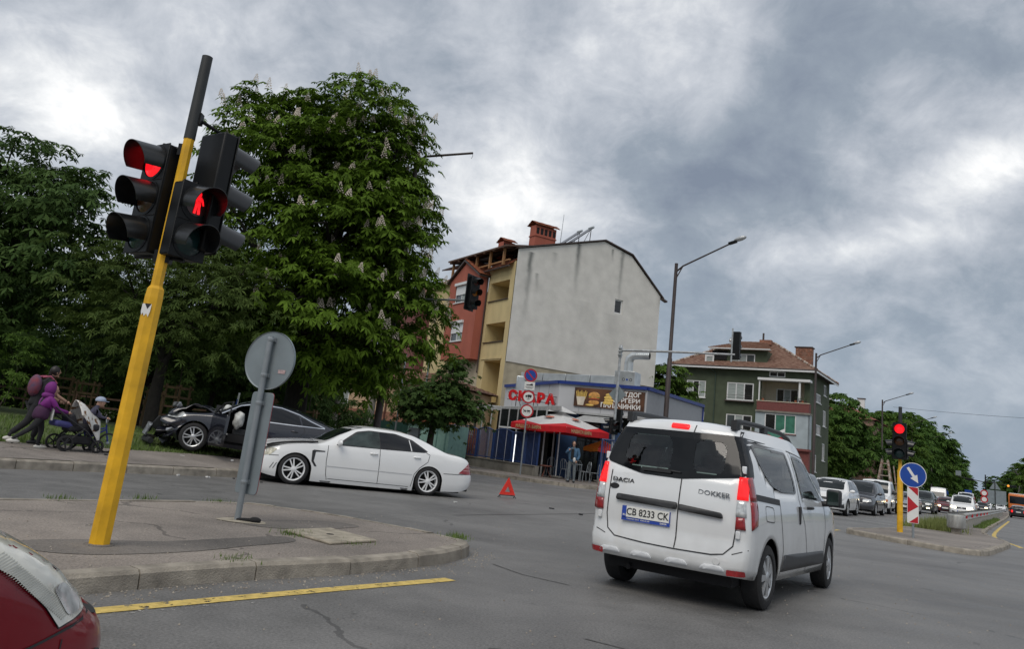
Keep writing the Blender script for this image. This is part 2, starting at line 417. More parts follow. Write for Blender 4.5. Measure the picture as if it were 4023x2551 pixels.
b.prism([(x, y, .128) for x, y in sl_], (0, 0, .03)); cover = b.build('access_cover', MATS['slab_concrete'], island, bevel=.012)
b = MB(); b.lathe([(.0, .004), (.035, .004), (.045, 0)], (-1.62, 9.05, .158), n=12); b.build('lifting_hole', mat('black_hole', (.012, .012, .012), .9), island)
# ---- far median with guard rail
med_sl = [(25.25, -4.3), (24.75, -3.55), (24.35, -2.95), (24.0, -2.35), (23.65, -1.65), (23.75, -1.2), (24.5, -.85), (27.2, -.62), (30.5, -.45), (32.6, -.45), (35.5, -.95), (40, -1.4), (53, -1.5), (120, -1.45), (230, -1.45)]
med_bk = [(230, -3.2), (60, -3.2), (38, -3.35), (28, -4.1), (26, -4.45)]
bend = lambda s_: -.00012 * max(0, s_ - 80) ** 2
med_sl = [(a, b_ + bend(a)) for a, b_ in med_sl[:-2] + [(80, -1.45), (100, -1.45), (120, -1.45), (150, -1.45), (190, -1.45), (230, -1.45)]]; med_bk = [(a, b_ + bend(a)) for a, b_ in [(230, -3.2), (190, -3.2), (150, -3.2), (120, -3.2), (100, -3.2)] + med_bk[1:]]
front = [M(*p) for p in med_sl]; frontc = catmull(front, 4); backc = [M(*p) for p in med_bk]
full = [(p.x, p.y) for p in frontc] + [(p.x, p.y) for p in backc]
inner = offset_poly(full, .13)
b = MB(); b.poly([(p.x, p.y, .126) for p in inner]); median = tag(b.build('median', MATS['verge_walk']), kind='structure')
kerb(median, [(p.x, p.y) for p in frontc], 1, lens=1.0, w=.16, h=.132, t1=42, gap=.02, jitter=.012)
b = MB(); at, L = along([(p.x, p.y) for p in frontc]); rows = []
for i in range(60):
    q, nr_ = at(42 + (L - 42) * i / 59); rows.append([q, q + Vector((0, 0, .13)), q + nr_ * .16 + Vector((0, 0, .134))])
b.add([v for r_ in rows for v in r_], [(i * 3 + j, (i + 1) * 3 + j, (i + 1) * 3 + j + 1, i * 3 + j + 1) for i in range(59) for j in range(2)])
b.build('far_kerb', MATS['kerb_concrete'], median)
bk = [full[-1 - i] for i in range(len(med_bk))]
kerb(median, [(M(25.25, -4.3).x, M(25.25, -4.3).y)] + bk[:3], -1, lens=1.0, w=.16, h=.132, t1=30, gap=.02)
# ---- painted lines
def stripe(name, pts, w, z, m):
    at, L = along(pts); n = max(2, int(L / .5)); rows = []
    for i in range(n + 1):
        q, nr_ = at(L * i / n); rows.append((q - nr_ * w / 2, q + nr_ * w / 2))
    b = MB(); b.add([(p.x, p.y, z) for r_ in rows for p in r_], [(2 * i, 2 * i + 2, 2 * i + 3, 2 * i + 1) for i in range(n)])
    return tag(b.build(name, MATS[m]), kind='structure')
def worn(name, c, thr, scale=9):
    m = mat(name, c, .7, var=.25, scale=14); n, l = m.node_tree.nodes, m.node_tree.links
    t = n.new('ShaderNodeTexCoord'); q = n.new('ShaderNodeTexNoise'); q.inputs['Scale'].default_value = scale; q.inputs['Detail'].default_value = 8; q.inputs['Roughness'].default_value = .75
    l.new(t.outputs['Object'], q.inputs[0]); g = mth(n, l, 'GREATER_THAN', q.outputs[0], thr)
    l.new(g, n['Principled BSDF'].inputs['Alpha']); return m
worn('paint_yellow_worn', (.60, .44, .125), .42); worn('paint_white_worn', (.46, .46, .44), .52, 6); worn('grit', (.42, .41, .38), .60, 12)
d0 = Vector((2.14, 2.69, 0)).normalized()
stripe('yellow_line', [(-2.39 - d0.x * 7, 5.345 - d0.y * 7), (-2.39, 5.345), (-1.3, 6.75), (-.23, 8.07)], .145, .005, 'paint_yellow_worn')
stripe('worn_line_edge', [(-2.8, 4.7), (-2.28, 5.30), (-1.6, 6.15)], .11, .004, 'grit')
stripe('worn_line_edge', [(-1.10, 6.92), (-.88, 7.12)], .08, .004, 'grit')
at, L = along([(p.x, p.y) for p in frontc])
stripe('yellow_line', [(lambda q: (q[0].x - q[1].x * .3, q[0].y - q[1].y * .3))(at(12.0 + i)) for i in range(0, 52)], .15, .005, 'paint_yellow_worn')
stripe('yellow_line', [M(25.6, -5.4)[:2], M(25.9, -4.75)[:2], M(26.6, -4.75)[:2]], .14, .005, 'paint_yellow_worn')
stripe('stop_line', [M(36.6, -13.5)[:2], M(36.6, -4.2)[:2]], .35, .004, 'paint_white_worn')
for l_ in (-10.2, -6.2):
    for k in range(6): stripe('lane_dash', [M(42 + k * 9, l_)[:2], M(45 + k * 9, l_)[:2]], .13, .004, 'paint_white_worn')
flat('road_patch', [p for p in blob_poly(0, 0, [(3.4, 6.05), (4.3, 6.25), (5.2, 7.1), (6.6, 8.2), (7.6, 7.6), (6.0, 5.2), (4.4, 4.4)])], .003, 'asphalt_patch')
for x, y, r_ in ((-.85, 4.15, .07), (.62, 4.9, .05), (1.15, 5.3, .09), (2.0, 4.8, .06), (1.5, 4.55, .05), (.2, 5.6, .04), (2.6, 5.4, .07)):
    flat('oil_spot', blob_poly(x, y, [(r_ * 1.6 * math.cos(a) * krnd.uniform(.7, 1.2), r_ * math.sin(a) * krnd.uniform(.7, 1.2)) for a in [k * 1.047 for k in range(6)]], 3), .004, 'oil')
for P in ([(.15, 9.35), (.45, 9.0), (.62, 8.75), (.95, 8.6)], [(.9, 6.2), (1.7, 5.8), (2.8, 5.75)], [(4.8, 17.5), (5.6, 16.6), (6.9, 16.2)]):
    stripe('road_crack', [(p.x, p.y) for p in catmull([(a + krnd.uniform(-.05, .05), b_ + krnd.uniform(-.05, .05), 0) for a, b_ in P], 3)], .022, .004, 'asphalt_patch')
stripe('road_seam', [M(12, -8.6)[:2], M(40, -8.3)[:2]], .06, .004, 'asphalt_patch')
# ---- block on the far left: rising pavement, grass, park
CS, CL, CR = 21.2, -14.1, 4.0       # street edge s, main kerb l, corner radius
def zA(d):
    if d < 2.4: return .16 + .05 * d
    if d < 5: return .28 + .10 * (d - 2.4)
    return .54 + .004 * (d - 5)
def kA(t):
    """kerb line as (kind, s, l)"""
    pass
line = [('m', -30 + 47.2 * i / 40, CL) for i in range(41)]
arc = [('a', math.pi / 2 * i / 10, 0) for i in range(1, 10)]
line += arc + [('c', CS, CL - CR - 110 * (i / 24) ** 1.6) for i in range(25)]
def kpos(k, d):
    if k[0] == 'm':
        s, l = k[1], CL - d
        if d > CR: s = min(s, CS - d)
    elif k[0] == 'c':
        s, l = CS - d, k[2]
        if d > CR: l = min(l, CL - d)
    else:
        if d >= CR: s, l = CS - d, CL - d
        else: s, l = CS - CR + (CR - d) * math.sin(k[1]), CL - CR + (CR - d) * math.cos(k[1])
    return s, l
def stripA(name, ds, m, parent=None):
    b = MB(); rows = [[M(*kpos(k, d), zA(d)) for d in ds] for k in line]; n = len(ds)
    b.add([v for r_ in rows for v in r_], [(i * n + j, (i + 1) * n + j, (i + 1) * n + j + 1, i * n + j + 1) for i in range(len(rows) - 1) for j in range(n - 1)])
    return tag(b.build(name, MATS[m], smooth=60), kind='structure')
pavA = stripA('pavement', [.14, 1.2, 2.44], 'verge_walk')
stripA('grass_verge', [2.4, 3, 4, 5, 8, 14, 24, 45], 'grass_ground')
kerb(pavA, [(M(*kpos(k, 0)).x, M(*kpos(k, 0)).y) for k in line], 1, lens=lambda t: 1.0 if (t < 47 or t > 54) else .6, t0=22, t1=82, w=.16, h=.158, gap=.015)
flat('asphalt_patch', [M(s, l)[:2] for s, l in ((3, -14.6), (8, -14.7), (9, -15.8), (4, -16.1))], .24, 'dark_walk_patch', parent=pavA) if False else None
# grass tufts
grnd = random.Random(11)
def blades(name, n, place, h0, h1, label, seed=1, w=.012, material='grass_blade'):
    g = random.Random(seed); b = MB(); vs, fs = [], []
    for i in range(n):
        p = place(g)
        if p is None: continue
        h = g.uniform(h0, h1) * (.75 + .35 * math.sin(p.x * 1.9) * math.sin(p.y * 1.7)); a = g.uniform(0, 6.28); t = g.uniform(0, .5) * h; ww = w * g.uniform(.7, 1.5)
        dx, dy = math.cos(a) * ww, math.sin(a) * ww; tx, ty = math.cos(a + 1.2) * t, math.sin(a + 1.2) * t
        o = len(vs)
        vs += [(p.x - dx, p.y - dy, p.z - .01), (p.x + dx, p.y + dy, p.z - .01), (p.x + tx, p.y + ty, p.z + h)]; fs.append((o, o + 1, o + 2))
    b.add(vs, fs); return tag(b.build(name, MATS[material]), label, 'grass', kind='stuff')
def pg(g):
    d = 2.35 + 11 * g.random() ** 1.7; s = g.uniform(-3, 18.5)
    if s > CS - d - .3: return None
    return M(s, CL - d, zA(d))
blades('grass', 26000, pg, .05, .17, 'short green grass on the bank behind the pavement', 2, .014)
mat('weed_blade', (.14, .19, .05), .7, scale=1.2, c2=(.28, .30, .10), island=.7, trans=.3)
def pw(g):
    s = 34 + 10 * g.random() ** 1.5; l = -3.05 + g.gauss(0, .45) * (1 if s < 38 else .6)
    return M(s, max(-3.9, min(-1.0, l)), .126)
blades('weeds', 4500, pw, .12, .55, 'tall pale weeds growing beside the guard rail end', 3, .012, 'weed_blade')
def pw2(g):
    s = 44 + 30 * g.random(); return M(s, -1.0 - .9 * g.random() - .6, .126)
blades('median_grass', 3500, pw2, .08, .25, 'thin grass strip between guard rail and median kerb', 4, .02)
def pi_(g):
    t = g.choice([(-1.95, 8.9), (-1.3, 8.75), (-.25, 10.35), (-.3, 10.5), (-4.3, 10.55), (-3.6, 11.25), (-4.9, 9.6), (-2.0, 7.02), (-1.95, 8.95)])
    return Vector((t[0] + g.gauss(0, .09), t[1] + g.gauss(0, .09), .128))
blades('kerb_weeds', 700, pi_, .02, .08, 'tiny weeds in the cracks of the asphalt island', 5, .005)
# ---- block behind the side street: pavement around the grill bar
CS2 = 28.7
lineB = [M(28.7, -150), M(28.7, -40), M(28.9, -24), M(28.75, -19), M(28.6, -17)] + [M(32.0 - 3.4 * math.cos(a), -17 + 2.9 * math.sin(a)) for a in [math.pi / 2 * i / 6 for i in range(1, 7)]] + [M(60, -14.1), M(300, -14.1)]
inn = [M(28.84, -150), M(28.84, -24), M(28.75, -17)] + [M(32.0 - 3.26 * math.cos(a), -17 + 2.76 * math.sin(a)) for a in [math.pi / 2 * i / 6 for i in range(1, 7)]] + [M(300, -14.24), M(300, -60), M(120, -150)]
b = MB(); b.poly([(p.x, p.y, .13) for p in inn]); pavB = tag(b.build('pavement', MATS['verge_walk']), kind='structure')
kerb(pavB, [(p.x, p.y) for p in lineB], -1, lens=lambda t: 1.0 if not 131 < t < 138 else .6, t0=104, t1=160, w=.16, h=.14, gap=.02, jitter=.012)
def kerb_strip(name, pts, t0, t1, side, h, parent):
    at, L = along(pts); b = MB(); rows = []; t1 = min(t1, L); n = 60
    for i in range(n + 1):
        q, nn = at(t0 + (t1 - t0) * i / n); rows.append([q - Vector((0, 0, .02)), q + Vector((0, 0, h)), q + nn * side * .16 + Vector((0, 0, h + .003))])
    b.add([v for r_ in rows for v in r_], [(i * 3 + j, (i + 1) * 3 + j, (i + 1) * 3 + j + 1, i * 3 + j + 1) for i in range(n) for j in range(2)]); b.build(name, MATS['kerb_concrete'], parent)
lb = [(p.x, p.y) for p in lineB]; kerb_strip('far_kerb', lb, 0, 104, -1, .138, pavB); kerb_strip('far_kerb', lb, 160, 400, -1, .138, pavB)
la = [(M(*kpos(k, 0)).x, M(*kpos(k, 0)).y) for k in line]; kerb_strip('far_kerb', la, 82, 172, 1, .158, pavA); kerb_strip('far_kerb', la, 0, 22, 1, .158, pavA)
# ---- pavement on our right side (out of view, keeps the place closed)
flat('pavement', [M(-60, 12.0), M(420, 12.0), M(420, 18), M(-60, 18)], .13, 'verge_walk')

gs_ = random.Random(17); b = MB()
at, L = along([(p.x, p.y) for p in islc])
for k in range(2600):
    if k < 1700: q, nn = at(gs_.uniform(4, L - 2)); p = q - nn * (abs(gs_.gauss(0, .16)) + .01); z = .002
    elif k < 2100: q, nn = at(gs_.uniform(4, L - 2)); p = q + nn * gs_.uniform(.2, 2.0); z = .13
    else: p = Vector((gs_.uniform(-2, 9), gs_.uniform(4, 14), 0)); z = .002
    r_ = gs_.uniform(.004, .013); a = gs_.uniform(0, 6.28)
    b.add([(p.x + r_ * math.cos(a + t), p.y + r_ * math.sin(a + t), z) for t in (0, 2.1, 4.2)] + [(p.x, p.y, z + r_)], [(0, 1, 3), (1, 2, 3), (2, 0, 3)])
tag(b.build('grit', mat('grit_stone', (.20, .17, .14), .9, c2=(.42, .38, .32), island=.8)), 'loose grit and small stones along the island kerb', 'grit', kind='stuff')
# ================================================================== VEHICLES
mat('tyre', (.018, .018, .019), .85, var=.2, scale=20, bump=.2, bscale=60)
mat('black_plastic', (.022, .023, .025), .55, var=.15, scale=12)
mat('dark_trim', (.035, .036, .038), .5, var=.15, scale=12)
mat('seam', (.03, .03, .032), .8, var=.1)
mat('alloy', (.55, .56, .57), .35, .7, var=.1)
mat('white_alloy', (.72, .73, .74), .35, 0.0, var=.05)
mat('chrome', (.75, .76, .78), .15, 1.0, var=.04)
mat('under', (.012, .012, .013), .9, var=.2)
mat('car_glass', (.012, .016, .017), .06, 0, var=.3, scale=2, spec=.6)
mat('tint_glass', (.006, .007, .009), .05, 0, var=.3, scale=2, spec=.5)
mat('green_glass', (.035, .055, .050), .06, 0, var=.5, scale=3, spec=.6)
mat('lamp_clear', (.62, .64, .64), .12, .25, var=.25, scale=30, coat=1)
mat('lamp_yellowed', (.52, .50, .40), .15, .15, var=.25, scale=14, coat=1)
mat('lamp_red', (.28, .008, .012), .15, var=.2, scale=30, coat=1)
mat('lamp_amber', (.60, .20, .02), .2, var=.2, scale=30, coat=1)
mat('lamp_red_lit', (.6, .01, .01), .2, var=.1, emit=(1, .02, .025), es=.72)
mat('lamp_head_lit', (.9, .85, .7), .2, var=.05, emit=(1, .78, .45), es=7.0)
mat('lamp_amber_lit', (.9, .5, .1), .2, var=.05, emit=(1, .45, .08), es=2.5)
mat('plate_white', (.72, .72, .68), .4, var=.05)
mat('plate_blue', (.02, .06, .35), .4, var=.05)
mat('ink', (.012, .012, .014), .5, var=.1)
mat('seat_cloth', (.035, .037, .04), .9, var=.3, scale=30)
mat('white_paint', (.78, .79, .79), .2, var=.03, scale=1.2, coat=.8)
mat('van_white', (.75, .77, .78), .22, var=.05, scale=1.1, coat=1)
def rpoly(pts, r=.04, n=4):
    out = []; k = len(pts)
    for i in range(k):
        a, b, c_ = Vector(pts[i - 1]), Vector(pts[i]), Vector(pts[(i + 1) % k])
        rr = r[i] if isinstance(r, (list, tuple)) else r
        q1, q2 = min(rr, (a - b).length * .45), min(rr, (c_ - b).length * .45)
        p1, p2 = b + (a - b).normalized() * q1, b + (c_ - b).normalized() * q2
        if rr < 1e-4: out.append(tuple(b)); continue
        for j in range(n + 1):
            t = j / n; out.append(tuple((1 - t) ** 2 * p1 + 2 * t * (1 - t) * b + t * t * p2))
    return out
def grid_poly(poly, step):
    bm = bmesh.new(); vs = [bm.verts.new((p[0], p[1], 0)) for p in poly]; bm.faces.new(vs)
    bmesh.ops.triangulate(bm, faces=bm.faces[:])
    for ax in (0, 1):
        lo, hi = min(p[ax] for p in poly), max(p[ax] for p in poly); n = int((hi - lo) / step)
        for i in range(1, n + 1):
            co = [0, 0, 0]; no = [0, 0, 0]; co[ax] = lo + (hi - lo) * i / (n + 1); no[ax] = 1
            bmesh.ops.bisect_plane(bm, geom=bm.verts[:] + bm.edges[:] + bm.faces[:], plane_co=co, plane_no=no)
    bmesh.ops.remove_doubles(bm, verts=bm.verts[:], dist=1e-5)
    bm.verts.index_update(); V_ = [(v.co.x, v.co.y) for v in bm.verts]; F_ = [tuple(v.index for v in f.verts) for f in bm.faces]; bm.free()
    return V_, F_
class Body:
    """lofted car shell; x forward, y left, z up, origin on the ground between the axles"""
    def __init__(s, sp):
        s.sp = sp; s.top = pchip(sp['top']); s.belt = pchip(sp['belt']); s.bot = pchip(sp['bot']); s.plan = pchip(sp['plan']); s.cab = pchip(sp['cab'])
        s.x0, s.x1 = sp['top'][0][0], sp['top'][-1][0]; s.arch = sp.get('arch', [])
        s.rl = pchip(sp.get('rear_lean', [(0, 0), (2, 0)])); s.fl = pchip(sp.get('front_lean', [(0, 0), (2, 0)]))
        s.crown = sp.get('crown', .06); s.fw = pchip(sp.get('fw', [(0, .95), (.12, .985), (.45, 1.0), (.78, .99), (1, .955)]))
        s.low = pchip(sp.get('lowcrown', [(0, .0), (1, .0)])); s.noise = sp.get('noise')
    def sect(s, x):
        zt = s.top(x); zs = min(s.belt(x), zt - .025); zb = s.bot(x); ze = zb
        for xc, zc_, R_ in s.arch:
            if abs(x - xc) < R_: ze = max(ze, zc_ + math.sqrt(max(0, R_ * R_ - (x - xc) ** 2)))
        ze = min(ze, zs - .03); w = s.plan(x); out = []
        for i in range(9):
            z = ze + (zs - ze) * i / 8; out.append((w * s.fw((z - zb) / (zs - zb)), z))
        cr_ = min(s.crown, (zt - zs) * .7); zr = zt - cr_; h = zr - zs; k = min(1, max(0, h / .32)); k = k * k * (3 - 2 * k)
        ys = out[-1][0]; ye = (1 - k) * w * .90 + k * s.cab(x)
        for i in range(1, 7):
            t = i / 6; out.append((ys + (ye - ys) * t + .028 * k * math.sin(math.pi * t) * 1.2, zs + h * t))
        for i in range(1, 7):
            q = 1 - i / 6; q2 = q ** .8; out.append((ye * q2, zt - cr_ * (q2 ** (2.6 if k > .5 else 2.0))))
        return out
    def xs(s):
        L = s.x1 - s.x0; st = {s.x0 + L * i / 64 for i in range(65)}
        st |= {s.x0 + d for d in (.02, .05, .09, .14)} | {s.x1 - d for d in (.02, .05, .09, .14)}
        for xc, zc_, R_ in s.arch:
            st = {x for x in st if abs(abs(x - xc) - R_) > .012}
            st |= {xc + R_ * math.cos(math.pi * i / 18) for i in range(19)} | {xc - R_ - .001, xc + R_ + .001}
        for a in s.sp.get('breaks', []): st.add(a)
        return sorted(st)
    def build(s, root, material, name='body'):
        X = s.xs(); rows = []
        for x in X:
            r_ = []
            wr = min(1, max(0, 1 - (x - s.x0) / .5)); wf = min(1, max(0, 1 - (s.x1 - x) / .6))
            for y, z in s.sect(x):
                dx = s.rl(z) * wr ** 1.5 + s.fl(z) * wf ** 1.5; p = Vector((x + dx, y, z))
                if s.noise: p += s.noise(p)
                r_.append(p)
            rows.append(r_)
        n = len(rows[0]); b = MB(); vs = [p for r_ in rows for p in r_]
        fs = [(i * n + j, (i + 1) * n + j, (i + 1) * n + j + 1, i * n + j + 1) for i in range(len(rows) - 1) for j in range(n - 1)]
        k = len(vs); vs2 = [Vector((p.x, -p.y, p.z)) for p in vs]
        b.add(vs, fs); b.add(vs2, [f[::-1] for f in fs])
        for row, sgn, bl in ((rows[0], -1, s.sp.get('rear_bulge', .05)), (rows[-1], 1, s.sp.get('front_bulge', .08))):
            C = 14; g = []
            for j, p in enumerate(row):
                for c_ in range(C + 1):
                    q = 1 - 2 * c_ / C; g.append(Vector((p.x + sgn * bl * (1 - abs(q) ** 2.4), p.y * q, p.z + 0)))
            b.add(g, [(j * (C + 1) + c_, j * (C + 1) + c_ + 1, (j + 1) * (C + 1) + c_ + 1, (j + 1) * (C + 1) + c_) for j in range(n - 1) for c_ in range(C)])
        bm = bmesh.new()
        me = bpy.data.meshes.new(name); me.from_pydata([tuple(v) for v in b.v], [], b.f); bm.from_mesh(me)
        bmesh.ops.remove_doubles(bm, verts=bm.verts[:], dist=.0015); bmesh.ops.dissolve_degenerate(bm, edges=bm.edges[:], dist=.0005)
        bmesh.ops.recalc_face_normals(bm, faces=bm.faces[:])
        s.bvh = BVHTree.FromBMesh(bm)
        for hole in s.sp.get('holes', []):        # open the shell behind see-through glass
            ax, poly = hole; kill = []
            for f in bm.faces:
                c_ = f.calc_center_median(); u, v, ok = (c_.x, c_.z, c_.y) if ax in ('L', 'R') else (c_.y, c_.z, c_.x)
                if (ax == 'L' and ok < .3) or (ax == 'R' and ok > -.3) or (ax == 'B' and ok > s.x0 + .5) or (ax == 'F' and ok < .2): continue
                if inpoly(u, v, poly): kill.append(f)
            bmesh.ops.delete(bm, geom=kill, context='FACES')
        bm.to_mesh(me); bm.free(); me.materials.append(material)
        me.polygons.foreach_set('use_smooth', [True] * len(me.polygons)); me.set_sharp_from_angle(angle=rad(42)); me.update()
        return linkmesh(name, me, root)
    def hit(s, ax, u, v, off):
        o, d = {'L': ((u, 3, v), (0, -1, 0)), 'R': ((u, -3, v), (0, 1, 0)), 'B': ((-8, u, v), (1, 0, 0)), 'F': ((8, u, v), (-1, 0, 0)), 'T': ((u, v, 5), (0, 0, -1))}[ax]
        o, d = Vector(o), Vector(d); p, nn, i, t = s.bvh.ray_cast(o, d)
        if p is None:
            p, nn, i, t = s.bvh.find_nearest(o + d * (2.1 if ax in 'LR' else 5.8))
        if nn.dot(d) > 0: nn = -nn
        return p + (nn * .6 - d * .4) * off
    def patch(s, name, ax, poly, material, parent, off=.006, step=.07, thick=0.0, smooth=50):
        V_, F_ = grid_poly(poly, step); b = MB(); b.add([s.hit(ax, u, v, off) for u, v in V_], F_)
        o = b.build(name, material, parent, smooth=smooth)
        if thick:
            md = o.modifiers.new('solid', 'SOLIDIFY'); md.thickness = thick; md.offset = -1
        return o
    def seam(s, ax, pts, parent, w=.012, off=.0035, name='panel_gap', material=None, step=.05):
        P = [Vector(p) for p in pts]; Q = []
        for a, b_ in zip(P, P[1:]):
            n = max(1, int((b_ - a).length / step)); Q += [a + (b_ - a) * (i / n) for i in range(n)]
        Q.append(P[-1]); vs = []
        for i, p in enumerate(Q):
            t = (Q[min(i + 1, len(Q) - 1)] - Q[max(i - 1, 0)]).normalized(); nn = Vector((-t.y, t.x)) * w / 2
            vs += [s.hit(ax, *(p - nn), off), s.hit(ax, *(p + nn), off)]
        b = MB(); b.add(vs, [(2 * i, 2 * i + 2, 2 * i + 3, 2 * i + 1) for i in range(len(Q) - 1)])
        return b.build(name, material or MATS['seam'], parent, smooth=60)
def inpoly(x, y, P):
    c_ = False; j = len(P) - 1
    for i in range(len(P)):
        if (P[i][1] > y) != (P[j][1] > y) and x < (P[j][0] - P[i][0]) * (y - P[i][1]) / (P[j][1] - P[i][1]) + P[i][0]: c_ = not c_
        j = i
    return c_
def wheel_meshes(r, w, rimr, style, rim_mat):
    t = MB(); h = w / 2
    t.lathe([(rimr, -h * .8), (rimr + .02, -h), (r - .035, -h), (r - .008, -h * .82), (r, -h * .45), (r, h * .45), (r - .008, h * .82), (r - .035, h), (rimr + .02, h), (rimr, h * .8)], ax='y', n=36, closed=True)
    tm = t.mesh('tyre', MATS['tyre'], 40)
    m_ = MB(); f = h * .72          # outer face y = +f
    m_.lathe([(rimr + .012, f + .012), (rimr - .004, f + .016), (rimr - .022, f + .004), (rimr - .03, -h * .6)], ax='y', n=36)
    kind, ns = style
    if kind == 'cover':
        m_.lathe([(rimr - .015, f), (rimr * .75, f + .016), (rimr * .3, f + .024), (.0, f + .026)], ax='y', n=36)
    for i in range(ns):
        a = 2 * math.pi * i / ns
        offs = (-.13, .13) if kind == 'twin' else (0,)
        for da in offs:
            c_, s_ = math.cos(a), math.sin(a); tx, tz = -s_, c_
            r1 = .05; r2 = rimr - .012; w1 = .028 if kind == 'twin' else .045; w2 = .024 if kind == 'twin' else .040
            if kind == 'wide': w1, w2 = .05, .075
            if kind == 'cover': r1, w1, w2 = .07, .03, .05
            o1 = da * .10; o2 = da * .32 if kind == 'twin' else 0
            yf = f + .02; yb = f - .02 if kind != 'cover' else f + .012
            P = lambda rr, ww, oo, y: (c_ * rr + tx * (oo + ww), y, s_ * rr + tz * (oo + ww))
            vs = [P(r1, -w1 / 2, o1, yf), P(r1, w1 / 2, o1, yf), P(r2, w2 / 2, o2, yf - .008), P(r2, -w2 / 2, o2, yf - .008),
                  P(r1, -w1 / 2, o1, yb), P(r1, w1 / 2, o1, yb), P(r2, w2 / 2, o2, yb - .008), P(r2, -w2 / 2, o2, yb - .008)]
            m_.add(vs, [(0, 1, 2, 3), (7, 6, 5, 4), (0, 4, 5, 1), (1, 5, 6, 2), (2, 6, 7, 3), (3, 7, 4, 0)])
    m_.lathe([(.0, f + .028), (.045, f + .026), (.06, f + .018), (.06, f - .03)], ax='y', n=16)
    m_.lathe([(.0, -.01), (rimr - .03, -.01)], ax='y', n=24, m=1)
    rm = m_.mesh('rim', [rim_mat, MATS['under']], 35)
    return tm, rm
def wheels(root, wb, track, r, w, rimr, style, rim_mat, xs=None, steer=0.0, z=None):
    tm, rm = wheel_meshes(r, w, rimr, style, rim_mat); out = []
    for x in (xs or (wb / 2, -wb / 2)):
        for sg in (1, -1):
            o = linkmesh('wheel', tm, root, (x, sg * track, r if z is None else z), (0, 0, (0 if sg > 0 else math.pi) + (steer if x > 0 else 0)))
            linkmesh('rim', rm, o); out.append(o)
    return out
def underbody(root, x0, x1, w, z0, z1, name='underbody'):
    b = MB(); b.box(((x0 + x1) / 2, 0, (z0 + z1) / 2), (x1 - x0, 2 * w, z1 - z0)); return b.build(name, MATS['under'], root)
def mirrors(root, x, y, z, material, sc=1.0, sides=(1, -1)):
    for sg in sides:
        b = MB()
        def fn(v): return Vector((v.x if v.x > 0 else v.x * .35, v.y, v.z))
        b.ball((x, sg * (y + .12 * sc), z + .03), (.075 * sc, .12 * sc, .078 * sc), 14, 10, f=fn)
        b.bar((x + .01, sg * (y - .02), z - .02), (x, sg * (y + .08), z + .0), .05, .04)
        o = b.build('mirror', material, root, smooth=60)
        g = MB(); g.lathe([(.0, 0), (.066 * sc, 0)], ax='x', n=14); g.xf(Matrix.Translation((x - .028 * sc, sg * (y + .12 * sc), z + .03)) @ Matrix.Diagonal((1, 1.35, .9, 1)))
        g.build('mirror_glass', MATS['lamp_clear'] if False else MATS['car_glass'], o)
def handle(root, x, y, z, material, sg, L=.17):
    b = MB(); b.path([(x - L / 2, sg * (y - .01), z), (x - L / 2 + .03, sg * (y + .03), z + .004), (x + L / 2 - .03, sg * (y + .03), z + .004), (x + L / 2, sg * (y - .01), z)], .017, 8)
    b.build('door_handle', material, root, smooth=60)
def plate(root, mtx, body='', style='bg', size=.52):
    b = MB(); b.box((0, 0, 0), (size, .11, .008)); o = b.build('number_plate', MATS['plate_white'], root); o.matrix_local = mtx
    b = MB(); b.box((-size / 2 + .022, 0, .002), (.045, .11, .009)); b.build('plate_band', MATS['plate_blue'], o)
    if body: text_part('plate_number', body, .098, MATS['ink'], o, Matrix.Translation((.02, -.002, .006)), .001, .0012, sx=.92)
    return o
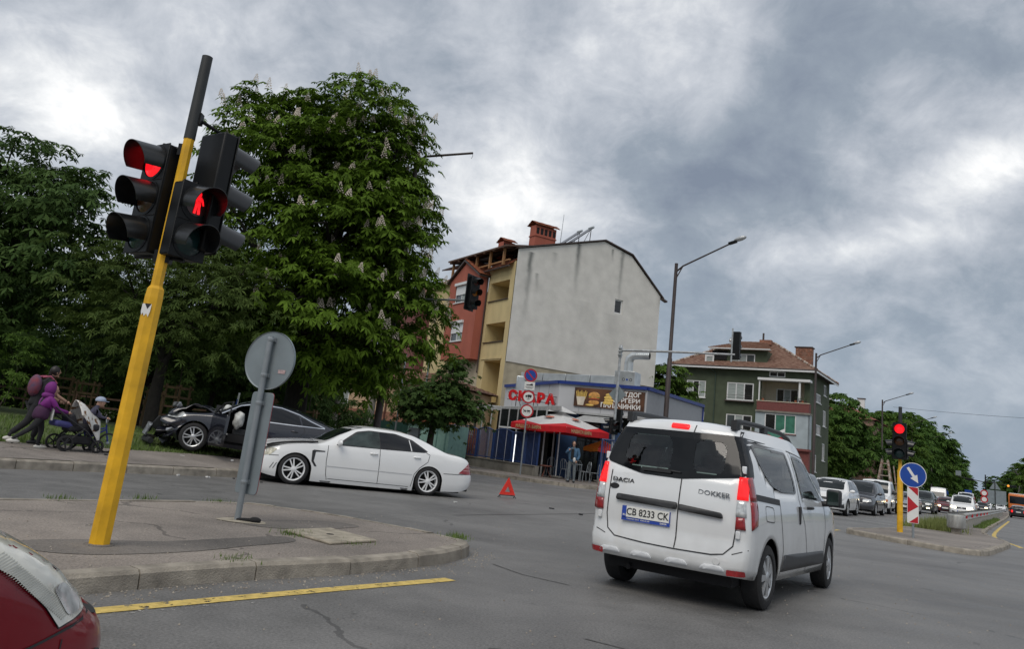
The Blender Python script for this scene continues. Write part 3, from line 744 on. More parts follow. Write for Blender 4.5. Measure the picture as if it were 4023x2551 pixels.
# ------------------------------------------------------------------ hero: the white van from behind
def white_van():
    yaw = rad(55.2)
    root = thing('van', 'white panel-sided family van with lit brake lights, seen beside the junction', 'van', (3.06, 10.075, 0), yaw)
    root['label'] = 'white van with black roof rails and lit brake lights crossing the junction'
    gl_rear = rpoly([(.74, 1.295), (.66, 1.675), (-.69, 1.675), (-.775, 1.275), (-.13, 1.19), (.3, 1.195)], .05)
    hl, hr = rpoly([(.53, 1.29), (.50, 1.61), (.02, 1.615), (-.02, 1.255), (.3, 1.255)], .10), rpoly([(-.25, 1.255), (-.235, 1.61), (-.55, 1.60), (-.575, 1.28)], .10)
    q_win = rpoly([(-1.72, 1.615), (-.42, 1.60), (-.30, 1.155), (-.95, 1.165), (-1.32, 1.225), (-1.55, 1.38)], [.10, .05, .06, .05, .10, .10])
    f_win = rpoly([(-.17, 1.585), (.40, 1.55), (1.02, 1.085), (-.07, 1.12)], [.06, .08, .03, .05])
    ws = rpoly([(-.60, 1.12), (.60, 1.12), (.50, 1.60), (-.50, 1.60)], .06)
    sp = dict(top=[(-2.06, 1.775), (-1.9, 1.80), (-1.4, 1.815), (-.6, 1.825), (0, 1.815), (.4, 1.765), (.72, 1.665), (1.0, 1.495), (1.32, 1.245), (1.5, 1.12), (1.65, 1.075), (2.0, .98), (2.14, .90), (2.2, .82)],
              belt=[(-2.06, 1.06), (0, 1.06), (1.0, 1.03), (1.7, .96), (2.2, .74)], bot=[(-2.06, .34), (-1.8, .31), (-1.0, .26), (1.0, .25), (1.8, .26), (2.2, .30)],
              plan=[(-2.06, .80), (-2.02, .845), (-1.9, .87), (-1.5, .878), (1.3, .875), (1.8, .84), (2.05, .76), (2.2, .62)],
              cab=[(-2.06, .585), (-1.95, .615), (-1.6, .635), (0, .64), (.8, .62), (1.4, .66)], arch=[(-1.405, .315, .385), (1.405, .315, .385)],
              rear_lean=[(.2, -.02), (.34, -.04), (.53, -.045), (.60, -.01), (.9, -.01), (1.2, .02), (1.5, .10), (1.65, .15), (1.78, .22)], rear_bulge=.05, front_bulge=.12,
              front_lean=[(.2, -.04), (.5, .02), (.8, 0), (1, 0)], crown=.055, fw=[(0, .955), (.1, .985), (.4, 1.0), (.8, .985), (1, .965)],
              holes=[('B', [(y * .93, (z - 1.43) * .80 + 1.44) for y, z in gl_rear]), ('R', [((x + .95) * .96 - .95, (z - 1.39) * .76 + 1.37) for x, z in q_win]), ('L', [((x + .95) * .96 - .95, (z - 1.39) * .76 + 1.37) for x, z in q_win]),
                     ('R', [((x - .3) * .94 + .3, (z - 1.33) * .78 + 1.31) for x, z in f_win]), ('L', [((x - .3) * .94 + .3, (z - 1.33) * .78 + 1.31) for x, z in f_win]), ('F', [(y * .95, (z - 1.36) * .93 + 1.36) for y, z in ws])])
    B = Body(sp); wp = MATS['van_white']; body = B.build(root, wp)
    body.modifiers.new('solid', 'SOLIDIFY').thickness = .02
    bp_, sm = MATS['black_plastic'], MATS['seam']
    gm = bpy.data.materials.new('van_glass'); gm.use_nodes = True; n, l = gm.node_tree.nodes, gm.node_tree.links
    n.remove(n['Principled BSDF']); tr = n.new('ShaderNodeBsdfTransparent'); ms = n.new('ShaderNodeMixShader'); gl_ = n.new('ShaderNodeBsdfGlossy'); gl_.inputs['Roughness'].default_value = .03
    fr = n.new('ShaderNodeFresnel'); fr.inputs[0].default_value = 1.5; tt = n.new('ShaderNodeTexCoord'); nn_ = n.new('ShaderNodeTexNoise'); nn_.inputs['Scale'].default_value = 2.0; mr_ = n.new('ShaderNodeMixRGB'); mr_.inputs[1].default_value = (.50, .62, .58, 1); mr_.inputs[2].default_value = (.66, .76, .72, 1)
    l.new(tt.outputs['Object'], nn_.inputs[0]); l.new(nn_.outputs[0], mr_.inputs[0]); l.new(mr_.outputs[0], tr.inputs[0]); l.new(mth(n, l, 'ADD', .03, fr.outputs[0]), ms.inputs[0])
    l.new(tr.outputs[0], ms.inputs[1]); l.new(gl_.outputs[0], ms.inputs[2]); l.new(ms.outputs[0], n['Material Output'].inputs[0])
    nv, lv = wp.node_tree.nodes, wp.node_tree.links; bv = nv['Principled BSDF']; srcv = bv.inputs['Base Color'].links[0].from_socket     # road dirt low on the panels
    tv = nv.new('ShaderNodeTexCoord'); sv = nv.new('ShaderNodeSeparateXYZ'); lv.new(tv.outputs['Object'], sv.inputs[0]); nd = nv.new('ShaderNodeTexNoise'); nd.inputs['Scale'].default_value = 5; nd.inputs['Detail'].default_value = 8; lv.new(tv.outputs['Object'], nd.inputs[0])
    dv = mth(nv, lv, 'MULTIPLY', mth(nv, lv, 'POWER', mth(nv, lv, 'SUBTRACT', 1.0, mth(nv, lv, 'DIVIDE', sv.outputs[2], 1.15), clamp=True), 1.3), mth(nv, lv, 'MULTIPLY', nd.outputs[0], .95)); mv = nv.new('ShaderNodeMixRGB'); mv.inputs[2].default_value = (.23, .21, .18, 1); lv.new(dv, mv.inputs[0]); lv.new(srcv, mv.inputs[1]); lv.new(mv.outputs[0], bv.inputs['Base Color'])
    blk = mat('frit', (.006, .007, .008), .10, var=.2, spec=.35)
    # rear glass: black frit with two clear lights
    rest = MB(); V_, F_ = grid_poly(gl_rear, .016)
    P = [B.hit('B', u, v, .006) for u, v in V_]
    fr_f = [f for f in F_ if not any(inpoly(sum(V_[i][0] for i in f) / len(f), sum(V_[i][1] for i in f) / len(f), h) for h in (hl, hr))]
    rest.add(P, fr_f); rest.build('rear_glass_frit', blk, root, smooth=50)
    for h in (hl, hr): B.patch('rear_window', 'B', [(((u - sum(a for a, _ in h) / len(h)) * 1.05) + sum(a for a, _ in h) / len(h), ((v - 1.43) * 1.05) + 1.43) for u, v in h], gm, root, .003, .1)
    def ringed(name, ax, poly, cx, cz, k, m_=gm):
        V_, F_ = grid_poly(poly, .02); inn = [((u - cx) * k + cx, (v - cz) * k + cz) for u, v in poly]
        P = [B.hit(ax, u, v, .006) for u, v in V_]
        keep = [f for f in F_ if not inpoly(sum(V_[i][0] for i in f) / len(f), sum(V_[i][1] for i in f) / len(f), inn)]
        r_ = MB(); r_.add(P, keep); w_ = B.patch(name, ax, poly, m_, root, .003, .1); r_.build('window_surround', blk, w_, smooth=50)
    for ax in ('R', 'L'):
        ringed('side_window', ax, q_win, -.95, 1.38, .9); ringed('front_door_window', ax, f_win, .25, 1.32, .87)
        sg = -1 if ax == 'R' else 1
        B.patch('corner_pillar', ax, rpoly([(-2.0, 1.27), (-1.88, 1.62), (-1.78, 1.60), (-1.79, 1.42), (-1.84, 1.27)], .04), blk, root, .006)
        B.patch('sliding_track', ax, [(-1.98, 1.075), (-1.98, 1.135), (-1.03, 1.085), (-1.03, 1.025)], bp_, root, .004)
        B.patch('cladding', ax, rpoly([(-1.0, .35), (-.90, .515), (.94, .49), (1.0, .34)], .03), MATS['dark_trim'], root, .012, thick=.02)
        B.seam(ax, [(-1.03, 1.05), (-1.0, .9), (-.93, .55), (-1.0, .33)], root); B.seam(ax, [(-.26, 1.60), (-.2, 1.1), (.02, .8), (.10, .5), (.12, .30)], root)
        B.seam(ax, [(1.06, 1.08), (1.08, .8), (1.0, .55), (.95, .33)], root); B.seam(ax, [(-.3, 1.63), (.45, 1.58), (.98, 1.18)], root, .01)
        if ax == 'R':
            B.seam(ax, rpoly([(-1.58, 1.02), (-1.28, 1.0), (-1.26, .85), (-1.57, .87)], .05) + [rpoly([(-1.58, 1.02), (-1.28, 1.0), (-1.26, .85), (-1.57, .87)], .05)[0]], root, .008, name='fuel_flap_gap')
        b = MB(); yy = .868; b.box((-.22, sg * yy, .92), (.045, .03, .20)); b.build('door_handle', bp_, root, bevel=.012)
        handle(root, .24, .862, 1.0, bp_, sg, .16)
    ringed('windscreen', 'F', ws, 0, 1.36, .94)
    # roof rails
    for sg in (1, -1):
        b = MB(); b.path([(-1.84, sg * .585, 1.76), (-1.81, sg * .585, 1.815), (-1.7, sg * .585, 1.835), (-1.0, sg * .585, 1.85), (-.1, sg * .575, 1.84), (.28, sg * .565, 1.79), (.40, sg * .56, 1.735)], [.035, .04, .03, .026, .026, .03, .035], 8)
        for x in (-1.84, -.85): b.box((x + .02, sg * .585, 1.79), (.13, .06, .10))
        b.build('roof_rail', bp_, root, smooth=50)
    # rear: doors, lamps, plate, badges, bumper
    B.seam('B', [(-.205, 1.80), (-.16, 1.45), (-.145, 1.2), (-.135, .9), (-.13, .52)], root, .012)
    B.seam('B', [(.655, 1.2), (.665, .75), (.64, .60), (.54, .535), (.2, .515), (-.13, .51), (-.5, .515), (-.62, .535), (-.70, .62), (-.725, .80), (-.725, 1.24), (-.69, 1.5), (-.62, 1.79)], root, .012)
    B.patch('high_brake_light', 'B', rpoly([(.07, 1.705), (.07, 1.755), (-.13, 1.75), (-.13, 1.70)], .015), MATS['lamp_red_lit'], root, .012, thick=.012)
    hb_ = rpoly([(.56, .90), (.55, .965), (-.125, .955), (-.125, .885)], .025)
    B.patch('door_handle_strip', 'B', hb_, MATS['dark_trim'], root, .03, thick=.03)
    B.patch('door_handle_strip', 'B', rpoly([(-.14, .885), (-.14, .945), (-.58, .915), (-.60, .86)], .025), MATS['dark_trim'], root, .03, thick=.03)
    x_ = B.hit('B', .2, .80, 0).x
    pl = plate(root, frame((x_ - .018, .205, .795), (0, -1, .0), (.04, 0, 1)), 'CB 8233 CK')
    b = MB(); b.box((0, -.018, -.006), (.535, .145, .008)); b.build('plate_holder', MATS['plate_blue'], pl)
    text_part('dealer_text', 'Омникар Авто   0700 20 299', .020, MATS['plate_white'], pl, Matrix.Translation((-.08, -.072, .0)), .001, .0)
    text_part('dealer_name', 'DACIA', .024, MATS['plate_white'], pl, Matrix.Translation((.2, -.072, .0)), .001, .0006)
    text_part('plate_country', 'BG', .026, MATS['plate_white'], pl, Matrix.Translation((-.236, -.036, .0075)), .0005, .0004)
    gray = mat('badge_chrome', (.25, .26, .27), .3, .6)
    text_part('maker_badge', 'DACIA', .062, MATS['ink'], root, frame((B.hit('B', .5, 1.105, .008).x, .50, 1.105), (0, -1, -.02), (.03, 0, 1)), .006, .0, sx=1.35)
    text_part('model_badge', 'DOKKER', .066, gray, root, frame((B.hit('B', -.5, 1.09, .008).x, -.49, 1.085), (0, -1, -.02), (.03, 0, 1)), .006, .0, sx=1.25)
    b = MB(); b.lathe([(0, .006), (.045, .006), (.05, 0)], ax='z', n=20); b.xf(frame((B.hit('B', .6, 1.03, .004).x, .60, 1.035), (0, -1, 0), (.02, 0, 1)) @ Matrix.Diagonal((1.1, .6, 1, 1))); b.build('dealer_badge', MATS['ink'], root)
    for sg, ax in ((1, 'L'), (-1, 'R')):
        segs = [((1.275, 1.06), 'lamp_red_lit'), ((1.055, .90), 'lamp_clear'), ((.895, .78), 'lamp_red')]
        for (zt, zb), m_ in segs:
            y0t, y0b = .72, .715
            B.patch('tail_light', 'B', [(sg * y0b, zb), (sg * y0t, zt), (sg * .795, zt), (sg * .81, zb)], MATS[m_], root, .018, .04, thick=.02)
        B.patch('tail_light', ax, [(-2.0, .785), (-2.0, 1.05), (-1.865, 1.05), (-1.85, .95), (-1.87, .83)], MATS['lamp_red'], root, .014, .05, thick=.016)
        B.patch('tail_light', ax, [(-2.0, 1.055), (-1.99, 1.275), (-1.89, 1.285), (-1.865, 1.055)], MATS['lamp_red'], root, .014, .05, thick=.016)
        for z in (1.345, .73):
            hb2 = MB(); p = B.hit('B', sg * .745, z, .012); hb2.box(p, (.03, .045, .075)); hb2.build('hinge', wp, root, bevel=.008)
        B.patch('reflector', 'B', rpoly([(sg * .66, .345), (sg * .66, .40), (sg * .82, .405), (sg * .82, .355)], .012), MATS['lamp_red'], root, .012, .05)
    B.seam('B', [(.84, .60), (.7, .56), (.655, .545)], root, .008); B.seam('B', [(-.84, .60), (-.74, .56), (-.70, .545)], root, .008)
    for y in (.58, .22, -.16, -.52):
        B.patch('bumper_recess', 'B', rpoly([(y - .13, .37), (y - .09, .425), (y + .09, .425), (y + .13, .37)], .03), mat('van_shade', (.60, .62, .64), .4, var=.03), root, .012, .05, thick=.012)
    b = MB(); b.lathe([(.0, .004), (.032, .004), (.036, 0)], n=16); b.xf(frame((B.hit('B', -.56, .47, .004).x, -.56, .46), (0, -1, 0), (0, 0, 1))); b.build('tow_eye_cap', wp, root)
    # wiper
    b = MB(); xw = B.hit('B', .2, 1.25, .02).x; b.path([(xw, .12, 1.235), (xw - .012, .12, 1.265), (xw - .005, -.13, 1.252)], [.016, .012, .007], 6); b.box((xw, .13, 1.25), (.04, .32, .035)); b.build('rear_wiper', bp_, root)
    # mirrors, exhaust, underside
    for sg in (1, -1):
        b = MB(); b.box((1.02, sg * .98, 1.14), (.12, .18, .215), (0, 0, sg * .15)); b.bar((1.03, sg * .80, 1.05), (1.03, sg * .95, 1.07), .10, .07); mo = b.build('mirror', bp_, root, bevel=.06)
        b = MB(); b.box((.957, sg * .98, 1.14), (.008, .14, .17), (0, 0, sg * .15)); b.build('mirror_glass', MATS['green_glass'], mo, bevel=.05)
    underbody(root, -1.95, 2.0, .66, .22, .62); underbody(root, -1.93, 1.6, .74, .60, 1.0, 'floor_tub')
    b = MB(); b.tube((-2.0, .42, .24), (-1.5, .42, .26), .03); b.build('exhaust_pipe', MATS['under'], root)
    # interior
    sc = MATS['seat_cloth']
    for (x, ys) in ((-.75, (-.42, .0, .42)), (.35, (-.38, .38))):
        for y in ys:
            b = MB(); b.box((x, y, 1.10), (.14, .42, .5), (0, -.2, 0)); b.box((x - .06, y, 1.40), (.09, .24, .15), (0, -.1, 0)); b.box((x + .25, y, .95), (.5, .42, .15)); b.build('seat', sc, root, bevel=.03)
    b = MB(); b.box((1.15, 0, 1.02), (.5, 1.4, .2)); b.build('dashboard', bp_, root, bevel=.04)
    b = MB(); b.ball((.62, .0, 1.52), (.02, .11, .035)); b.tube((.64, 0, 1.52), (.72, 0, 1.62), .008); b.build('rear_view_mirror', bp_, root)
    wheels(root, 2.81, .76, .318, .20, .205, ('wide', 7), MATS['alloy'], steer=rad(3))
    # small crumpled flag on the roof
    return root
white_van()
# ------------------------------------------------------------------ white saloon with its bonnet sprung
def white_saloon():
    root = thing('saloon_car', 'white lowered saloon with white alloy wheels and sprung bonnet standing across the road', 'car', (-3.04, 18.84, 0), rad(-153.85))
    xf, xr = 1.60, -1.46
    sp = dict(top=[(-2.58, .80), (-2.52, .90), (-2.3, .965), (-1.95, 1.005), (-1.7, 1.09), (-1.35, 1.235), (-1.05, 1.325), (-.6, 1.375), (-.1, 1.385), (.25, 1.34), (.6, 1.19), (.95, 1.005), (1.12, .945), (1.5, .90), (2.0, .815), (2.25, .72), (2.33, .60)],
              belt=[(-2.58, .80), (-2.2, .89), (-1.3, .93), (-.2, .905), (.9, .875), (1.6, .83), (2.1, .72), (2.33, .55)], bot=[(-2.58, .22), (-2.3, .14), (-1.9, .12), (-1, .085), (1.1, .10), (1.9, .13), (2.2, .17), (2.33, .22)],
              plan=[(-2.58, .72), (-2.5, .82), (-2.3, .89), (-1.5, .925), (0, .93), (1.5, .925), (1.95, .88), (2.2, .76), (2.33, .58)],
              cab=[(-1.8, .60), (-1.2, .60), (-.3, .635), (.3, .62), (.9, .66)], arch=[(xr, .30, .355), (xf, .30, .365)], crown=.05,
              rear_lean=[(.1, .08), (.3, -.03), (.45, -.05), (.62, .0), (.85, .05), (1, .08)], front_lean=[(.1, -.06), (.3, .03), (.5, .02), (.7, -.08)], rear_bulge=.08, front_bulge=.12)
    B = Body(sp); wp = MATS['white_paint']; B.build(root, wp)
    sm, bp_ = MATS['seam'], MATS['black_plastic']
    for ax, sg in (('L', 1), ('R', -1)):
        surround = rpoly([(.78, .90), (.30, 1.235), (.02, 1.29), (-.6, 1.285), (-1.02, 1.19), (-1.40, .965), (-1.3, .935), (-.2, .915)], .04)
        B.patch('window_surround', ax, surround, MATS['black_plastic'], root, .004, .06)
        B.patch('front_window', ax, rpoly([(.66, .925), (.27, 1.215), (.02, 1.265), (-.19, 1.268), (-.23, .925)], .035), mat('sal_glass', (.03, .045, .042), .06, var=.6, scale=4, spec=.6), root, .007, .06)
        B.patch('rear_window', ax, rpoly([(-.25, .925), (-.21, 1.268), (-.55, 1.265), (-.93, 1.18), (-1.0, .945)], .035), MATS['tint_glass'], root, .007, .06)
        B.patch('quarter_window', ax, rpoly([(-1.03, .948), (-.96, 1.165), (-1.1, 1.11), (-1.33, .965)], .025), MATS['tint_glass'], root, .007, .06)
        B.seam(ax, [(-.985, .94), (-.935, 1.18)], root, .02, .009, 'window_divider', wp)
        B.seam(ax, [(.94, .88), (.95, .55), (.92, .28), (.88, .16)], root); B.seam(ax, [(-.235, .91), (-.25, .5), (-.26, .18)], root)
        B.seam(ax, [(-1.34, .94), (-1.44, .90), (-1.40, .74), (-1.22, .60), (-1.10, .45), (-1.05, .17)], root)
        B.seam(ax, [(.86, .185), (-1.0, .165)], root, .01); B.seam(ax, [(.95, .445), (-1.05, .435)], root, .016, .006, 'side_moulding', mat('mould_shade', (.5, .51, .52), .4))
        B.seam(ax, [(2.15, .56), (1.96, .57)], root); B.seam(ax, [(-1.82, .52), (-2.2, .53), (-2.5, .55)], root)
        # gills behind the front wheel and vents on the sill
        B.patch('wing_vent', ax, [(1.28, .74), (1.24, .76), (1.00, .755), (1.0, .735), (1.20, .72), (1.22, .53), (1.14, .42), (1.19, .42), (1.27, .52)], bp_, root, .005, .06)
        for x0, x1, z in ((1.02, .78, .125), (1.0, .8, .10), (-.82, -1.0, .12), (-.84, -1.0, .095)): B.seam(ax, [(x0, z), (x1, z - .003)], root, .015, .006, 'sill_vent', bp_)
        for x in (2.10, 2.04): B.seam(ax, [(x, .30), (x - .06, .42)], root, .012, .006, 'bumper_slot', sm)
        handle(root, -.10, .912, .80, wp, sg); handle(root, -1.13, .905, .815, wp, sg)
        B.patch('headlight', ax, rpoly([(2.34, .52), (2.30, .66), (2.08, .715), (2.0, .70), (2.12, .57)], .03), MATS['lamp_yellowed'], root, .008, .05)
        B.patch('tail_light', ax, [(-2.20, .555), (-2.50, .815), (-2.60, .80), (-2.62, .54)], MATS['lamp_red'], root, .007, .04)
        for z in (.63, .70): B.seam(ax, [(-2.32 - (z - .63) * .8, z), (-2.60, z)], root, .016, .011, 'lamp_strip', mat('lamp_pale', (.55, .3, .3), .3))
        B.patch('tail_light', 'B', [(sg * .74, .555), (sg * .74, .81), (sg * .50, .80), (sg * .55, .57)], MATS['lamp_red'], root, .006, .06)
        B.patch('fog_hole', 'F', rpoly([(sg * .7, .22), (sg * .7, .36), (sg * .45, .36), (sg * .45, .22)], .03), bp_, root, .006, .06)
        B.patch('headlight', 'F', rpoly([(sg * .36, .52), (sg * .40, .66), (sg * .6, .68), (sg * .72, .55)], .04), MATS['lamp_yellowed'], root, .008, .05)
    B.patch('windscreen', 'F', rpoly([(-.62, .97), (.62, .97), (.56, 1.33), (-.56, 1.33)], .05), MATS['car_glass'], root, .005, .08)
    B.patch('back_window', 'B', rpoly([(-.60, 1.03), (.60, 1.03), (.52, 1.33), (-.52, 1.33)], .05), MATS['tint_glass'], root, .005, .08)
    B.patch('grille', 'F', rpoly([(-.3, .50), (.3, .50), (.36, .68), (-.36, .68)], .04), bp_, root, .006, .06)
    # sprung bonnet: a thin shell lifted off the wings, dark gap below
    b = MB(); rows = []
    for i in range(15):
        x = 1.14 + (2.27 - 1.14) * i / 14; r_ = []
        for j in range(13):
            y = -1 + 2 * j / 12; w = min(.80, B.plan(x) * .93); z = B.top(x) + .012 + .05 * ((x - 1.14) / 1.1) ** .7 - .055 * y * y - .004 * math.sin(x * 9 + y * 4)
            if x > 2.2: z -= .02
            r_.append((x, y * w, z))
        rows.append(r_)
    vs = [p for r_ in rows for p in r_]; b.add(vs, [(i * 13 + j, (i + 1) * 13 + j, (i + 1) * 13 + j + 1, i * 13 + j + 1) for i in range(14) for j in range(12)])
    o = b.build('bonnet', wp, root, smooth=50); md = o.modifiers.new('s', 'SOLIDIFY'); md.thickness = .02; md.offset = -1
    for sg in (1, -1):
        b = MB(); P = [(x, sg * min(.80, B.plan(x) * .925), B.top(x) - .012 + .025 * ((x - 1.14) / 1.1)) for x in [1.16 + 1.05 * i / 10 for i in range(11)]]; b.path(P, .022, 6); b.build('bonnet_gap', MATS['under'], root)
    mirrors(root, .70, .86, .93, wp, .95)
    underbody(root, -2.35, 2.1, .70, .10, .62)
    b = MB(); b.tube((-2.66, -.45, .17), (-2.3, -.45, .18), .035); b.build('exhaust_pipe', MATS['under'], root)
    b = MB(); b.tube((-2.66, .45, .17), (-2.3, .45, .18), .035); b.build('exhaust_pipe', MATS['under'], root)
    wheels(root, 0, .815, .318, .23, .235, ('twin', 5), MATS['white_alloy'], xs=(xf, xr), steer=rad(-7))
white_saloon()
# ------------------------------------------------------------------ wrecked black saloon on the verge
def wrecked_car():
    root = thing('wrecked_car', 'wrecked black saloon with crushed nose, open front door and deflated airbags', 'car', (-5.95, 20.42, .29), rad(-165.0))
    root.rotation_euler = (0, rad(-2.4), rad(-165.0))
    rn = random.Random(5)
    def crumple(p):
        k = min(1, max(0, (p.x - 1.55) / .45))
        if k <= 0: return Vector((0, 0, 0))
        f = lambda a, b_, c_: math.sin(p.x * a + p.z * b_ + p.y * c_)
        return Vector((-.10 * k * f(11, 17, 5) - .22 * k * max(0, p.z - .45), .05 * k * f(13, 23, 9), .06 * k * f(21, 9, 13) + .03 * k * f(37, 31, 27)))
    sp = dict(top=[(-2.42, .86), (-2.36, .98), (-2.15, 1.02), (-1.85, 1.05), (-1.5, 1.165), (-1.0, 1.315), (-.5, 1.395), (-.1, 1.41), (.25, 1.37), (.6, 1.22), (.95, 1.02), (1.2, .955), (1.6, .90), (1.9, .80), (2.1, .66)],
              belt=[(-2.42, .86), (-2.0, .95), (-1.0, .94), (.2, .90), (.95, .875), (1.6, .80), (2.1, .58)], bot=[(-2.42, .30), (-2.1, .22), (-1, .18), (1.2, .19), (1.8, .22), (2.1, .22)],
              plan=[(-2.42, .70), (-2.32, .82), (-2.0, .90), (-1.2, .925), (.9, .925), (1.5, .91), (1.85, .84), (2.1, .72)],
              cab=[(-1.8, .56), (-1.0, .58), (0, .61), (.9, .64)], arch=[(-1.355, .33, .37), (1.355, .33, .37)], crown=.05, noise=crumple,
              rear_lean=[(.2, .06), (.4, -.03), (.7, 0), (1, .08)], rear_bulge=.1, front_bulge=.06,
              holes=[('L', [(.90, .30), (.92, .88), (.45, 1.19), (.0, 1.30), (-.12, 1.28), (-.15, .30)])])
    B = Body(sp); pm = mat('black_paint', (.010, .011, .018), .22, var=.2, scale=2, coat=1); B.build(root, pm)
    ch, bp_ = MATS['chrome'], MATS['black_plastic']
    for ax, sg in (('L', 1), ('R', -1)):
        B.patch('rear_window', ax, rpoly([(-.18, .945), (-.16, 1.285), (-.6, 1.265), (-.95, 1.175), (-1.05, .96)], .03), MATS['tint_glass'], root, .006, .06)
        B.patch('quarter_window', ax, rpoly([(-1.09, .965), (-1.0, 1.155), (-1.2, 1.10), (-1.58, .985)], .03), MATS['tint_glass'], root, .006, .06)
        if ax == 'R': B.patch('front_window', ax, rpoly([(.8, .92), (.3, 1.23), (-.12, 1.285), (-.14, .94)], .03), MATS['tint_glass'], root, .006, .06)
        B.seam(ax, [(.86, .95), (.45, 1.215), (.05, 1.315), (-.5, 1.31), (-.95, 1.215), (-1.25, 1.10), (-1.62, .985)], root, .022, .008, 'chrome_strip', ch)
        B.seam(ax, [(-.16, .925), (-.9, .945), (-1.62, .975)], root, .020, .008, 'chrome_strip', ch)
        B.seam(ax, [(-.17, .93), (-.19, .6), (-.18, .25)], root); B.seam(ax, [(-1.10, .93), (-1.16, .85), (-1.0, .6), (-.97, .28)], root)
        handle(root, -.92, .905, .80, pm, sg)
        B.patch('tail_light', ax, rpoly([(-1.95, .97), (-2.2, 1.0), (-2.38, .86), (-2.36, .74), (-2.15, .84)], .03), MATS['lamp_red'], root, .007, .04)
        B.patch('tail_light', ax, rpoly([(-2.16, .955), (-2.28, .90), (-2.37, .80), (-2.37, .745), (-2.27, .80)], .02), MATS['lamp_amber'], root, .012, .04)
        B.patch('headlight', ax, rpoly([(1.60, .78), (1.72, .86), (2.0, .76), (2.05, .70), (1.8, .69)], .03), MATS['lamp_clear'], root, .02, .05)
        B.seam(ax, [(.96, .88), (.98, .5), (.94, .25)], root)
    B.patch('windscreen', 'F', rpoly([(-.6, .99), (.6, .99), (.54, 1.36), (-.54, 1.36)], .05), mat('cracked_glass', (.10, .12, .12), .25, var=.6, scale=25), root, .005, .08)
    B.patch('back_window', 'B', rpoly([(-.56, 1.08), (.56, 1.08), (.48, 1.36), (-.48, 1.36)], .05), MATS['tint_glass'], root, .005, .08)
    # crumpled bonnet pushed up, torn bumper, radiator bits
    sil = mat('torn_metal', (.30, .31, .33), .35, .6, var=.5, scale=9)
    b = MB(); g = []
    for i in range(13):
        x = 1.02 + 1.0 * i / 12
        for j in range(11):
            y = -1 + 2 * j / 10; k = i / 12
            z = .96 + .13 * math.sin(math.pi * min(1, k * 1.15)) ** .8 - .14 * k + .05 * math.sin(k * 19 + y * 5) * k + .04 * math.sin(y * 11 + k * 7)
            g.append((x - .05 * math.sin(y * 7) * k, y * .74, z))
    b.add(g, [(i * 11 + j, (i + 1) * 11 + j, (i + 1) * 11 + j + 1, i * 11 + j + 1) for i in range(12) for j in range(10)])
    o = b.build('crumpled_bonnet', pm, root, smooth=30); o.modifiers.new('s', 'SOLIDIFY').thickness = .015
    b = MB(); P = [(1.95 + .05 * math.sin(i * 2.1), -.7 + 1.4 * i / 9, 1.0 + .05 * math.sin(i * 1.7)) for i in range(10)]; b.path(P, [.03 + .012 * math.sin(i * 3) for i in range(10)], 6); b.build('torn_edge', sil, root)
    for k in range(16):
        b = MB(); c_ = Vector((rn.uniform(1.85, 2.45), rn.uniform(-.2, .85), rn.uniform(.12, .66))); c_.z = min(c_.z, .95 - (c_.x - 1.7) * .8)
        s_ = Vector((rn.uniform(.08, .32), rn.uniform(.05, .28), rn.uniform(.015, .07)))
        b.box((0, 0, 0), s_, None); b.v = [(x + rn.uniform(-.03, .03), y + rn.uniform(-.03, .03), z + rn.uniform(-.025, .025)) for x, y, z in b.v]
        b.xf(Matrix.Translation(c_) @ Euler((rn.uniform(-1, 1), rn.uniform(-.2, 1.2), rn.uniform(-1, 1))).to_matrix().to_4x4())
        b.build('bumper_fragment', [bp_, pm, pm, sil][k % 4], root, bevel=.01)
    b = MB(); P = [(2.25, .85, .10), (2.42, .55, .12), (2.46, .1, .14), (2.38, -.4, .13)]; b.path(P, [.07, .09, .08, .06], 7); o = b.build('hanging_bumper', bp_, root, smooth=50)
    b = MB(); b.box((1.95, 0, .5), (.16, 1.1, .5), (0, .2, 0)); b.build('radiator', MATS['under'], root)
    # interior visible through the door opening
    b = MB(); b.box((.35, 0, .42), (1.3, 1.5, .18)); b.build('cabin_floor', MATS['under'], root)
    b = MB(); b.box((.35, -.62, .85), (1.5, .04, .6)); b.build('far_door_lining', MATS['black_plastic'], root)
    sc = MATS['seat_cloth']
    for y in (.38, -.38):
        b = MB(); b.box((-.05, y, .86), (.16, .48, .62), (0, -.25, 0)); b.box((.28, y, .58), (.5, .48, .16)); b.box((-.2, y, 1.2), (.09, .25, .16)); b.build('seat', sc, root, bevel=.03)
    b = MB(); b.box((.85, 0, .82), (.35, 1.4, .26)); b.build('dashboard', bp_, root, bevel=.03)
    b = MB(); b.lathe([(.165, -.015), (.19, 0), (.165, .015), (.15, 0)], n=20, closed=True); b.xf(Matrix.Translation((.58, .36, .94)) @ Matrix.Rotation(rad(65), 4, 'Y')); b.build('steering_wheel', bp_, root, smooth=60)
    bag = mat('airbag', (.55, .56, .54), .8, var=.2, scale=12, bump=.5, bscale=25)
    def bagf(a): return lambda v: v * (1 + .16 * math.sin(v.x * 31 + a) * math.sin(v.z * 27 + a)) - Vector((0, 0, .1 * v.length))
    b = MB(); b.ball((.44, .62, .88), (.13, .17, .21), 16, 12, f=bagf(1)); b.build('airbag', bag, root, smooth=80)
    b = MB(); b.ball((.74, .2, 1.1), (.13, .3, .1), 16, 12, f=bagf(3)); b.build('airbag', bag, root, smooth=80)
    b = MB(); b.add([(.86, .80, .36), (.60, .82, .50), (.84, .78, .68), (.80, .70, .40), (.62, .74, .50), (.80, .70, .62)], [(0, 1, 2), (5, 4, 3), (0, 3, 4, 1), (1, 4, 5, 2), (2, 5, 3, 0)]); b.build('airbag', bag, root)
